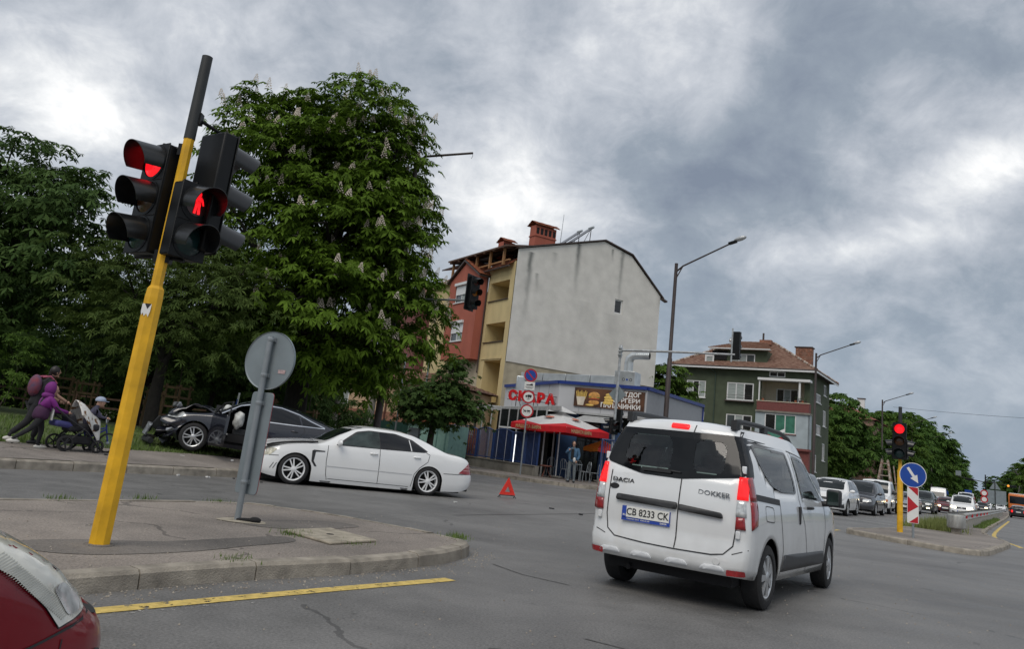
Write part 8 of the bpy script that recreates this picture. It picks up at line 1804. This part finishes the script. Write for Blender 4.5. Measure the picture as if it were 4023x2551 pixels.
# roadside row up the main road
LR = [((0, 0, 8.6), (3.2, 3.0, 2.4)), ((2.4, .2, 6.8), (2.6, 2.5, 2.4)), ((-2.4, -.2, 6.8), (2.6, 2.5, 2.4)), ((0, -1.6, 5.4), (3.3, 2.4, 2.2)), ((0, 1.2, 5.4), (3.3, 2.4, 2.2)), ((.4, -.4, 3.4), (3.4, 2.8, 1.3))]
mR, _ = leaf_mesh('crown', [(Vector(c_), Vector(r)) for c_, r in LR], 4200, .42, 5, 1.0, 101, MATS['street_leaf'], wid=.5, jit=.35); tR = lim([(Vector(c_), Vector(r)) for c_, r in LR], 2.6, .25, 6).mesh('trunk', MATS['bark'], 60)
mL, _ = leaf_mesh('crown', [(Vector(c_), Vector(r)) for c_, r in LR], 4200, .42, 5, 1.0, 103, MATS['lime_leaf'], wid=.5, jit=.35)
for i, (s, l, sc, lb) in enumerate([(94, -19.5, .80, 'low leafy tree right beside the green house'), (104, -19.2, 1.15, 'big round roadside tree behind the graphite four-by-four'), (113, -21.5, 1.0, 'roadside tree in front of the red roofed block'), (121, -18.0, 1.08, 'roadside tree behind the far signal head'), (133, -17.5, 1.2, 'bright green roadside tree above the tall white van'), (146, -17.8, 1.34, 'full roadside tree behind the tall white van'), (162, -18.2, 1.48, 'roadside tree sloping down toward the distant mast'), (180, -17.8, 1.52, 'tallest tree of the roadside row behind the far lamps'), (199, -17.0, 1.38, 'roadside tree past the tallest one'), (221, -16.8, 1.28, 'roadside tree where the row begins to fall away'), (245, -16.6, 1.14, 'lower roadside tree far up the row'), (268, -16.6, 1.0, 'small roadside tree near the end of the row'), (290, -16.4, .9, 'last small tree at the end of the row'), (86, -24, .7, 'garden tree squeezed between the green house and the row'), (312, -18, .8, 'distant tree beyond the roadside row')]):
    r_ = thing('street_tree', lb, 'tree', M(s, l, .1), i * 1.3, 'roadside trees along the main road'); r_.scale = (sc, sc, sc); linkmesh('crown', mR if i not in (4, 8, 0) else mL, r_)['kind'] = 'stuff'; linkmesh('trunk', tR, r_)
for i, (s, l, sc, lb) in enumerate([(318, 4.0, 1.7, 'tall tree at the far right of the road behind the bus'), (335, .6, 1.5, 'broad tree rising behind the orange bus roof'), (345, -3.4, 1.25, 'round tree just right of the distant mast'), (362, -8.5, 1.1, 'round tree behind the distant mast')]):
    r_ = thing('kerb_tree', lb, 'tree', M(s, l, .1), i * 1.7, 'trees on the right side of the road'); r_.scale = (sc, sc, sc); linkmesh('crown', mL if i % 2 == 0 else mR, r_)['kind'] = 'stuff'; linkmesh('trunk', tR, r_)
g = random.Random(12); b = MB()
def twig(p, d, L_, r_, k):
    e = p + d * L_; b.path([p, p.lerp(e, .5) + Vector((g.gauss(0, .05), g.gauss(0, .05), .03)) * L_, e], [r_, r_ * .8, r_ * .5], 4)
    if k:
        for j in range(4): twig(p.lerp(e, g.uniform(.4, 1)), (d + Vector((g.gauss(0, .6), g.gauss(0, .6), g.gauss(.1, .4)))).normalized(), L_ * .62, r_ * .55, k - 1)
twig(Vector((0, 0, 0)), Vector((0, 0, 1)), 4.2, .2, 4)
r_ = thing('bare_tree', 'pale leafless tree standing among the trees on the right', 'tree', M(330, -1.2, .1)); r_.scale = (2.1, 2.1, 1.9); o = b.build('branches', mat('pale_bark', (.22, .20, .19), .9), r_)
tag(linkmesh('far_wood', mR), 'far dark wood closing the end of the road', 'wood', kind='stuff'); o = bpy.data.objects['far_wood']; b = MB(); vs = []
me, _ = leaf_mesh('far_wood', [(M(410 + 14 * (k % 3), -90 + k * 8.0, 2.0 + 1.6 * math.sin(k * 1.9)), Vector((10, 10, 5 + 1.5 * math.sin(k * 2.7)))) for k in range(17)], 7000, 1.1, 5, .8, 111, MATS['ash_leaf'], wid=.5, jit=.6); o.data = me
# wooden stakes round young trees in the park
st = mat('stake_wood', (.17, .11, .055), .8, var=.3, scale=4)
for i, (x, y, rz, lb) in enumerate([(-13.3, 26.3, 10, 'wooden tree guard of four stakes behind the pram'), (-14.4, 26.8, 30, 'wooden tree guard half hidden behind the sapling'), (-10.1, 25.6, -15, 'wooden tree guard beside the acacia trunk'), (-12.0, 28.5, 20, 'wooden tree guard right of the yellow signal post'), (-17.6, 26.0, 5, 'wooden tree guard behind the girl in purple'), (-8.2, 29.0, 25, 'wooden tree guard behind the wrecked car'), (-7.0, 30.5, 0, 'wooden tree guard left of the chestnut trunk')]):
    r_ = thing('tree_guard', lb, 'tree guard', (x, y, .45), rad(rz), 'staked young trees in the park'); hh = 1.35 + .1 * (i % 3)
    for a, c_ in ((.28, .28), (.28, -.28), (-.28, .28), (-.28, -.28)): b = MB(); b.tube((a, c_, 0), (a * .9, c_ * .9, hh), .038, n=7); b.build('stake', st, r_)
    for z in (hh - .1, hh - .4):
        for a, c_, w, d in ((0, .27, .7, .04), (0, -.27, .7, .04), (.27, 0, .04, .7), (-.27, 0, .04, .7)): b = MB(); b.box((a, c_, z), (w, d, .07)); b.build('cross_bar', st, r_)
    b = MB(); b.path([(0, 0, 0), (.02, .01, 1.0), (-.02, .0, 2.1)], [.025, .02, .012], 6); b.build('young_stem', MATS['bark'], r_)
pf = thing('park_fence', 'low dark rail fence along the back of the park', 'fence', (-26, 33.5, .45), rad(12))
for k in range(10): b = MB(); b.box((k * 2.0, 0, .5), (.08, .08, 1.0)); b.build('post', MATS['brown_wood'], pf)
for z in (.45, .85): b = MB(); b.box((9, 0, z), (18, .05, .08)); b.build('rail', MATS['brown_wood'], pf)
for x, y, lb, m_ in ((-6.55, 24.6, 'thin blue and white pole behind the wrecked car roof', 'sign_blue'),):
    w = thing('marker_pole', lb, 'pole', (x - 1.35, y, .5), 0); b = MB(); b.tube((0, 0, 0), (.06, 0, 1.45), .03, n=7); b.build('pole', MATS['sign_white'], w); b = MB(); b.tube((.03, 0, .95), (.045, 0, 1.25), .033, n=7); b.build('blue_band', MATS[m_], w)
# ================================================================== PEOPLE
mat('skin', (.46, .27, .19), .6, var=.08); mat('hair_dark', (.012, .008, .007), .5, var=.2); mat('black_cloth', (.014, .014, .017), .9, var=.3, scale=12); mat('navy_cloth', (.016, .022, .045), .9, var=.3, scale=12)
mat('purple', (.16, .012, .17), .75, var=.2, scale=8, bump=.3, bscale=25); mat('plum', (.045, .010, .045), .8, var=.2, scale=8); mat('white_shoe', (.62, .60, .55), .7, var=.08); mat('denim', (.05, .115, .20), .9, var=.25, scale=12); mat('denim_grey', (.13, .15, .16), .9, var=.25, scale=12); mat('white_cloth', (.60, .60, .58), .85, var=.1)
def skin(name, pts, edges, material, parent, sub=2):
    """continuous surface grown over a skeleton: pts = {key: (x, y, z, radius)}; first key is the root"""
    keys = list(pts); me = bpy.data.meshes.new(name); me.from_pydata([pts[k][:3] for k in keys], [(keys.index(a), keys.index(b_)) for a, b_ in edges], [])
    o = bpy.data.objects.new(name, me); col.objects.link(o); o.modifiers.new('skin', 'SKIN')
    for i, k in enumerate(keys): sv = me.skin_vertices[0].data[i]; r_ = pts[k][3]; sv.radius = r_ if isinstance(r_, tuple) else (r_, r_); sv.use_root = i == 0
    ss = o.modifiers.new('sub', 'SUBSURF'); ss.levels = sub; ss.render_levels = sub
    m2 = bpy.data.meshes.new_from_object(o.evaluated_get(bpy.context.evaluated_depsgraph_get())); bpy.data.objects.remove(o); m2.name = name; m2.materials.clear(); m2.materials.append(material)
    m2.polygons.foreach_set('use_smooth', [True] * len(m2.polygons)); return linkmesh(name, m2, parent)
def head(body, c_, r_, yaw, hair=True, long_=False):
    """face features on a head centred at c_, facing yaw; r_ = head radius"""
    R_ = Matrix.Translation(c_) @ Matrix.Rotation(yaw, 4, 'Z'); b = MB(); b.ball((0, 0, 0), (r_ * .95, r_ * .78, r_ * 1.15), 18, 14, f=lambda v: Vector((v.x - (.02 if v.z < -.3 * r_ and v.x < 0 else 0), v.y * (1 if v.z > -.2 * r_ else .82), v.z)))
    b.ball((r_ * .98, 0, -.05 * r_), (r_ * .20, r_ * .13, r_ * .22), 8, 6); b.ball((r_ * .05, r_ * .80, -.02), (r_ * .14, r_ * .08, r_ * .24), 8, 6); b.ball((r_ * .05, -r_ * .80, -.02), (r_ * .14, r_ * .08, r_ * .24), 8, 6); b.ball((r_ * .72, 0, -r_ * .95), (r_ * .22, r_ * .25, r_ * .2), 8, 6)
    b.xf(R_); h = b.build('head', MATS['skin'], body, smooth=80)
    for sg in (1, -1): b = MB(); b.ball((r_ * .84, sg * r_ * .32, r_ * .08), (r_ * .07, r_ * .13, r_ * .07), 8, 6); b.xf(R_); b.build('eye', MATS['ink'], h)
    b = MB(); b.ball((r_ * .86, 0, -r_ * .55), (r_ * .07, r_ * .26, r_ * .05), 8, 6); b.xf(R_); b.build('mouth', mat('lip', (.30, .10, .09), .6), h)
    if hair:
        b = MB(); b.ball((-r_ * .16, 0, r_ * .18), (r_ * 1.0, r_ * .92, r_ * 1.12), 18, 12)
        if long_: b.path([(-r_ * .7, 0, 0), (-r_ * .9, r_ * .3, -r_ * 1.4), (-r_ * .6, r_ * .5, -r_ * 3.2)], [r_ * .6, r_ * .42, r_ * .15], 8)
        b.xf(R_); b.build('hair', MATS['hair_dark'], h, smooth=80)
    return h
def hand(body, p, d, s=.085, curl=.5):
    """palm with five separate bent fingers; d = pointing direction"""
    d = Vector(d).normalized(); u = d.cross(Vector((0, 0, 1))).normalized(); w = u.cross(d); b = MB(); p = Vector(p); b.ball(p + d * s * .4, (s * .42, s * .42, s * .42), 8, 6)
    for k, ln in enumerate((.62, .75, .70, .55)):
        q = p + d * s * .7 + u * (k - 1.5) * s * .22; b.path([q, q + d * s * ln * .5 - w * s * .1, q + d * s * ln * .8 - w * s * curl * .7], [s * .11, s * .10, s * .08], 5)
    q = p + d * s * .3 - u * s * .38; b.path([q, q + d * s * .3 - u * s * .25, q + d * s * .55 - u * s * .22 - w * s * .2], [s * .13, s * .11, s * .09], 5); return b.build('hand', MATS['skin'], body, smooth=70)
def shoe(body, p, yaw, L_, material): b = MB(); b.ball((L_ * .18, 0, L_ * .16), (L_ * .58, L_ * .2, L_ * .2), 12, 8, f=lambda v: Vector((v.x, v.y, max(v.z, -L_ * .15) * (1 if v.x < 0 else .8)))); b.xf(Matrix.Translation(p) @ Matrix.Rotation(yaw, 4, 'Z')); b.build('shoe', material, body, smooth=60)
ZP = .235; YW = rad(52)          # pavement height and walking direction
# ---- girl in purple, striding
gp = Vector((-8.60, 15.50, ZP)); girl = thing('person', 'girl in hooded purple coat, black leggings and white shoes, one hand on the pram', 'person', gp, YW); girl.scale = (.96, .96, .96)
sk = skin('body', dict(pel=(0, 0, .66, .11), ch=(.05, 0, .95, .12), nk=(.08, 0, 1.06, .05), hd=(.12, 0, 1.13, .06), hl=(.02, .07, .62, .085), kl=(.12, .08, .36, .055), al=(.10, .08, .07, .035), fl=(.2, .08, .03, .03), hr=(0, -.07, .62, .085), kr=(-.16, -.08, .38, .055), ar=(-.44, -.08, .17, .035), fr=(-.42, -.08, .07, .03)), [('pel', 'ch'), ('ch', 'nk'), ('nk', 'hd'), ('pel', 'hl'), ('hl', 'kl'), ('kl', 'al'), ('al', 'fl'), ('pel', 'hr'), ('hr', 'kr'), ('kr', 'ar'), ('ar', 'fr')], MATS['black_cloth'], girl)
skin('coat', dict(ch=(.05, 0, .96, (.15, .13)), wa=(.02, 0, .76, (.165, .15)), nk=(.08, 0, 1.05, .07), sl=(.08, .14, .98, .065), el=(.2, .17, .78, .05), wl=(.44, .12, .74, .036), sr=(.08, -.14, .98, .065), er=(.22, -.17, .79, .05), wr=(.46, -.13, .75, .036)), [('ch', 'wa'), ('ch', 'nk'), ('ch', 'sl'), ('sl', 'el'), ('el', 'wl'), ('ch', 'sr'), ('sr', 'er'), ('er', 'wr')], MATS['purple'], girl)
skin('coat_skirt', dict(a=(.02, 0, .86, (.155, .14)), b=(.0, 0, .68, (.185, .16)), c=(-.01, 0, .54, (.185, .165))), [('a', 'b'), ('b', 'c')], MATS['plum'], girl)
head(girl, (.14, 0, 1.16), .092, 0, hair=False); b = MB(); b.ball((.085, 0, 1.185), (.125, .125, .145), 16, 12, f=lambda v: Vector((min(v.x, .045), v.y, v.z))); b.ball((.05, 0, 1.05), (.12, .125, .07), 12, 8); b.build('hood', MATS['purple'], girl, smooth=80)
b = MB(); b.box((.17, -.10, .70), (.03, .10, .26)); b.build('white_bag', MATS['white_cloth'], girl, bevel=.02); hand(girl, (.45, -.13, .75), (1, 0, -.1), .075); hand(girl, (.43, .12, .74), (1, 0, -.1), .075); shoe(girl, (.12, .08, 0), 0, .22, MATS['white_shoe']); shoe(girl, (-.46, -.08, .09), 0, .22, MATS['white_shoe'])
# ---- woman pushing the pram
wp_ = Vector((-9.00, 15.98, .27)); wom = thing('person', 'woman in black printed T-shirt with a backpack leaning forward behind the pram', 'person', wp_, YW); wom.scale = (.95, .95, .95)
skin('body', dict(pel=(-.02, 0, .82, (.13, .15)), wa=(.02, 0, 1.0, (.105, .13)), ch=(.10, 0, 1.20, (.12, .15)), nk=(.16, 0, 1.37, .05), hd=(.19, 0, 1.45, .06), hl=(-.02, .09, .78, .10), kl=(.18, .10, .46, .065), al=(.12, .10, .09, .04), fl=(.24, .10, .04, .035), hr=(-.02, -.09, .78, .10), kr=(-.14, -.10, .45, .065), ar=(-.42, -.10, .17, .04), fr=(-.36, -.10, .06, .035), sl=(.12, .18, 1.29, .06), el=(.24, .22, 1.04, .042), wl=(.52, .16, .92, .03), sr=(.12, -.18, 1.29, .06), er=(.24, -.22, 1.04, .042), wr=(.52, -.16, .92, .03)), [('pel', 'wa'), ('wa', 'ch'), ('ch', 'nk'), ('nk', 'hd'), ('pel', 'hl'), ('hl', 'kl'), ('kl', 'al'), ('al', 'fl'), ('pel', 'hr'), ('hr', 'kr'), ('kr', 'ar'), ('ar', 'fr'), ('ch', 'sl'), ('sl', 'el'), ('el', 'wl'), ('ch', 'sr'), ('sr', 'er'), ('er', 'wr')], MATS['black_cloth'], wom)
for sg in (1, -1): skin('forearm', dict(a=(.20, sg * .21, 1.12, .05), b=(.24, sg * .22, 1.04, .046), c=(.52, sg * .16, .92, .034)), [('a', 'b'), ('b', 'c')], MATS['skin'], wom, 1)
skin('neck', dict(a=(.155, 0, 1.36, .056), b=(.19, 0, 1.46, .055)), [('a', 'b')], MATS['skin'], wom, 1)
skin('t_shirt', dict(ch=(.10, 0, 1.20, (.14, .165)), wa=(.02, 0, 1.0, (.125, .145)), hp=(-.02, 0, .86, (.14, .16)), hq=(-.02, 0, .76, (.145, .165)), nk=(.15, 0, 1.34, .062), sl=(.12, .18, 1.29, .075), tl=(.18, .205, 1.16, .062), sr=(.12, -.18, 1.29, .075), tr=(.18, -.205, 1.16, .062)), [('ch', 'wa'), ('wa', 'hp'), ('hp', 'hq'), ('ch', 'nk'), ('ch', 'sl'), ('sl', 'tl'), ('ch', 'sr'), ('sr', 'tr')], MATS['black_cloth'], wom)
skin('trousers', dict(hp=(-.02, 0, .88, (.135, .155)), hl=(-.02, .09, .76, .115), kl=(.18, .10, .46, .08), al=(.12, .10, .13, .06), hr=(-.02, -.09, .76, .115), kr=(-.14, -.10, .45, .08), ar=(-.40, -.10, .20, .06)), [('hp', 'hl'), ('hl', 'kl'), ('kl', 'al'), ('hp', 'hr'), ('hr', 'kr'), ('kr', 'ar')], MATS['black_cloth'], wom)
head(wom, (.22, 0, 1.52), .098, 0, True, True)
b = MB(); b.ball((-.12, 0, 1.19), (.12, .17, .23), 14, 10); bp2 = b.build('backpack', mat('pack', (.07, .06, .12), .8, scale=9, c2=(.20, .04, .06)), wom, smooth=70)
for sg in (1, -1): b = MB(); b.path([(-.04, sg * .1, 1.38), (.1, sg * .11, 1.41), (.24, sg * .11, 1.29), (.19, sg * .13, 1.08)], .022, 6); b.build('strap', mat('strap_pink', (.42, .10, .16), .8), bp2)
for y, z, m_ in ((.0, 1.16, 'white_cloth'), (-.08, 1.2, 'crest'), (-.05, 1.08, 'sign_blue')): b = MB(); b.ball((.23, y, z + .02), (.03, .035, .03), 8, 6); b.build('shirt_print', MATS[m_], wom)
hand(wom, (.51, .16, .92), (1, 0, -.2)); hand(wom, (.51, -.16, .92), (1, 0, -.2)); shoe(wom, (.12, .10, 0), 0, .25, MATS['ink']); shoe(wom, (-.42, -.10, .06), 0, .25, MATS['white_shoe'])
# ---- pram
pm_ = thing('pushchair', 'three wheeled black pushchair with a patterned white blanket over the hood', 'pushchair', (-8.13, 16.12, ZP), YW); bk = MATS['black_plastic']
for x, y, r_ in ((-.32, .25, .15), (-.32, -.25, .15), (.34, -.18, .125), (.34, .18, .125)):
    b = MB(); b.lathe([(r_ - .035, -.022), (r_, -.018), (r_, .018), (r_ - .035, .022)], (0, 0, 0), 'y', 24, closed=True); wv = b.build('wheel', MATS['tyre'], pm_, smooth=40); wv.location = (x, y, r_)
    b = MB(); [b.bar((0, 0, 0), ((r_ - .03) * math.cos(k * 1.256), 0, (r_ - .03) * math.sin(k * 1.256)), .02, .025, up=(0, 1, 0)) for k in range(5)]; b.build('spokes', bk, wv)
for sg in (1, -1): b = MB(); b.path([(-.62, sg * .22, .80), (-.35, sg * .24, .62), (.05, sg * .24, .40), (.34, sg * .19, .14)], .014, 7); b.path([(-.32, sg * .24, .15), (.0, sg * .24, .45)], .014, 7); b.build('side_frame', bk, pm_)
b = MB(); b.path([(-.62, -.22, .80), (-.66, 0, .81), (-.62, .22, .80)], .016, 7); b.build('push_handle', bk, pm_); b = MB(); b.box((.02, 0, .46), (.6, .38, .14), (0, -.1, 0)); b.box((-.22, 0, .58), (.14, .38, .3), (0, -.5, 0)); b.build('seat', mat('pram_seat', (.02, .02, .025), .9), pm_, bevel=.05)
b = MB(); b.box((-.36, 0, .50), (.36, .36, .12), (0, .1, 0)); b.build('rear_basket', mat('pram_blue', (.06, .06, .20), .85, var=.2), pm_, bevel=.05); b = MB(); b.box((-.02, 0, .22), (.46, .36, .16)); b.build('lower_basket', MATS['black_cloth'], pm_, bevel=.04)
b = MB(); gv = []; mbk = mat('blanket', (.62, .61, .58), .9, scale=9, c2=(.62, .61, .58)); mn, ml = mbk.node_tree.nodes, mbk.node_tree.links; tq = mn.new('ShaderNodeTexCoord'); nq = mn.new('ShaderNodeTexNoise'); nq.inputs['Scale'].default_value = 9; rq = mn.new('ShaderNodeValToRGB'); ml.new(tq.outputs['Object'], nq.inputs[0]); ml.new(nq.outputs[0], rq.inputs[0]); rq.color_ramp.elements[0].position = .36; rq.color_ramp.elements[0].color = (.16, .08, .03, 1); rq.color_ramp.elements[1].position = .46; rq.color_ramp.elements[1].color = (.64, .63, .60, 1); ml.new(rq.outputs[0], mn['Principled BSDF'].inputs['Base Color'])
for i in range(13):
    for j in range(11):
        u, v = i / 12, j / 10 * 2 - 1; x = -.14 + .50 * u; z = .98 - .36 * u ** 1.3 - .40 * abs(v) ** 2.0 * (.7 + .4 * u) + .015 * math.sin(9 * u + 5 * v); gv.append((x - .07 * (1 - u) * (1 - v * v) * .5, v * .30 * (.62 + .38 * math.sin(math.pi * min(1, u + .3))), z))
b.add(gv, [(i * 11 + j, (i + 1) * 11 + j, (i + 1) * 11 + j + 1, i * 11 + j + 1) for i in range(12) for j in range(10)]); o = b.build('blanket', mbk, pm_, smooth=60); o.modifiers.new('s', 'SOLIDIFY').thickness = .012
# ---- child on a blue bicycle
bp3 = Vector((-8.02, 16.35, ZP)); bike = thing('bicycle', 'small blue child bicycle on the pavement beside the pushchair', 'bicycle', bp3, YW - rad(6)); bl = mat('bike_blue', (.015, .025, .22), .4, var=.1, coat=.4)
for x in (.38, -.38):
    b = MB(); b.lathe([(.165, -.02), (.20, -.014), (.20, .014), (.165, .02)], ax='y', n=24, closed=True); wv = b.build('wheel', MATS['tyre'], bike, smooth=40); wv.location = (x, 0, .20)
    b = MB(); [b.tube((0, .0, 0), (.17 * math.cos(k * .524), 0, .17 * math.sin(k * .524)), .003, n=3) for k in range(12)]; b.lathe([(0, -.03), (.03, -.02), (.03, .02), (0, .03)], ax='y', n=8); b.build('spokes', MATS['galv'], wv)
b = MB(); b.path([(.38, 0, .20), (.30, 0, .48), (.28, 0, .56)], .016, 7); b.path([(.29, 0, .46), (-.05, 0, .24), (-.38, 0, .20)], .018, 7); b.path([(.29, 0, .50), (-.12, 0, .36), (-.38, 0, .20)], .014, 7); b.path([(-.05, 0, .24), (-.15, 0, .48)], .015, 7); b.build('frame', bl, bike); b = MB(); b.path([(.22, .2, .68), (.28, .08, .70), (.28, 0, .58), (.28, -.08, .70), (.22, -.2, .68)], .012, 6); b.build('handlebar', MATS['galv'], bike)
b = MB(); b.ball((-.17, 0, .50), (.12, .07, .035), 10, 6); b.build('saddle', bk, bike); b = MB(); b.box((-.05, .07, .16), (.08, .05, .02)); b.box((-.05, -.07, .32), (.08, .05, .02)); b.lathe([(0, -.02), (.06, -.02), (.06, .02), (0, .02)], (-.05, 0, .24), 'y', 10); b.build('crank', bk, bike)
kid = thing('person', 'small child in pale blue cap riding the blue bicycle', 'person', bp3, YW - rad(6))
skin('body', dict(pel=(-.14, 0, .56, .085), ch=(-.02, 0, .80, .09), nk=(.03, 0, .90, .035), hd=(.06, 0, .96, .045), hl=(-.1, .06, .54, .065), kl=(.10, .08, .44, .045), al=(-.03, .08, .20, .03), fl=(.05, .08, .17, .026), hr=(-.1, -.06, .54, .065), kr=(.12, -.09, .32, .045), ar=(.02, -.11, .08, .03), fr=(.1, -.11, .04, .026), sl=(.0, .1, .82, .04), el=(.10, .14, .70, .032), wl=(.2, .18, .69, .022), sr=(.0, -.1, .82, .04), er=(.10, -.14, .70, .032), wr=(.2, -.18, .69, .022)), [('pel', 'ch'), ('ch', 'nk'), ('nk', 'hd'), ('pel', 'hl'), ('hl', 'kl'), ('kl', 'al'), ('al', 'fl'), ('pel', 'hr'), ('hr', 'kr'), ('kr', 'ar'), ('ar', 'fr'), ('ch', 'sl'), ('sl', 'el'), ('el', 'wl'), ('ch', 'sr'), ('sr', 'er'), ('er', 'wr')], mat('kid_cloth', (.045, .045, .075), .9, var=.3, scale=10), kid)
head(kid, (.085, 0, .985), .082, 0, False); b = MB(); b.ball((.065, 0, 1.03), (.105, .095, .075), 14, 10, f=lambda v: Vector((v.x, v.y, max(v.z, -.02)))); b.box((.17, 0, 1.015), (.09, .11, .012)); b.build('cap', mat('cap_blue', (.34, .40, .52), .8, var=.1), kid, smooth=60); hand(kid, (.19, .18, .69), (.6, .3, 0), .055); hand(kid, (.19, -.18, .69), (.6, -.3, 0), .055); shoe(kid, (-.03, .08, .16), 0, .15, MATS['ink']); shoe(kid, (.02, -.11, .03), 0, .15, MATS['ink'])
# ---- woman in denim at the terrace
dn = thing('person', 'woman in long denim jacket and grey trousers standing on the kerb by the terrace', 'person', (3.50, 33.85, .145), rad(-112))
skin('body', dict(pel=(0, 0, .90, (.12, .15)), ch=(0, 0, 1.28, (.11, .15)), nk=(0, 0, 1.44, .05), hd=(.01, 0, 1.52, .06), hl=(0, .10, .85, .09), kl=(.02, .11, .48, .07), al=(0, .12, .09, .05), fl=(.12, .14, .05, .04), hr=(0, -.10, .85, .09), kr=(.02, -.11, .48, .07), ar=(0, -.12, .09, .05), fr=(.12, -.14, .05, .04)), [('pel', 'ch'), ('ch', 'nk'), ('nk', 'hd'), ('pel', 'hl'), ('hl', 'kl'), ('kl', 'al'), ('al', 'fl'), ('pel', 'hr'), ('hr', 'kr'), ('kr', 'ar'), ('ar', 'fr')], MATS['denim_grey'], dn)
skin('denim_jacket', dict(ch=(-.01, 0, 1.27, (.14, .18)), wa=(-.01, 0, 1.02, (.15, .19)), hp=(-.01, 0, .78, (.16, .22)), sl=(0, .20, 1.36, .075), el=(.02, .27, 1.08, .06), wl=(.14, .22, .92, .05), sr=(0, -.20, 1.36, .075), er=(.02, -.30, 1.16, .06), wr=(.16, -.16, 1.28, .048)), [('ch', 'wa'), ('wa', 'hp'), ('ch', 'sl'), ('sl', 'el'), ('el', 'wl'), ('ch', 'sr'), ('sr', 'er'), ('er', 'wr')], MATS['denim'], dn)
b = MB(); b.box((.135, 0, 1.16), (.04, .13, .42)); b.build('black_top', MATS['black_cloth'], dn, bevel=.02); head(dn, (.02, 0, 1.58), .105, rad(20)); hand(dn, (.16, -.15, 1.29), (-.2, .3, .8), .08); hand(dn, (.15, .2, .90), (.3, -.2, -.8), .08)
b = MB(); b.ball((.2, .12, .93), (.04, .06, .10), 10, 8); b.build('small_bag', MATS['white_cloth'], dn, smooth=70); b = MB(); b.path([(.12, -.12, 1.42), (.0, -.14, 1.46), (-.12, -.12, 1.3)], .016, 6); b.build('bag_strap', MATS['ink'], dn); shoe(dn, (0, .12, 0), .2, .26, MATS['ink']); shoe(dn, (0, -.12, 0), -.2, .26, MATS['ink'])
# small crumpled flag beyond the van roof
fl = thing('paper_flag', 'small crumpled white, green and red flag stuck on the van roof', 'flag', (3.62, 10.75, 1.78), rad(55)); b = MB(); b.tube((0, 0, 0), (0, 0, .16), .006, n=5); b.build('stick', MATS['pvc'], fl)
for k, m_ in enumerate(('sign_white', 'green_curtain', 'sign_red')): b = MB(); P = [(0.0 + .02 * math.sin(i * 1.3), -.30 * i / 8, .16 - .045 * k + .02 * math.sin(i * .9)) for i in range(9)]; b.add(P + [(x, y, z - .045) for x, y, z in P], [(i, i + 1, i + 10, i + 9) for i in range(8)]); b.build('stripe', MATS[m_], fl)
bpy.context.view_layer.update()
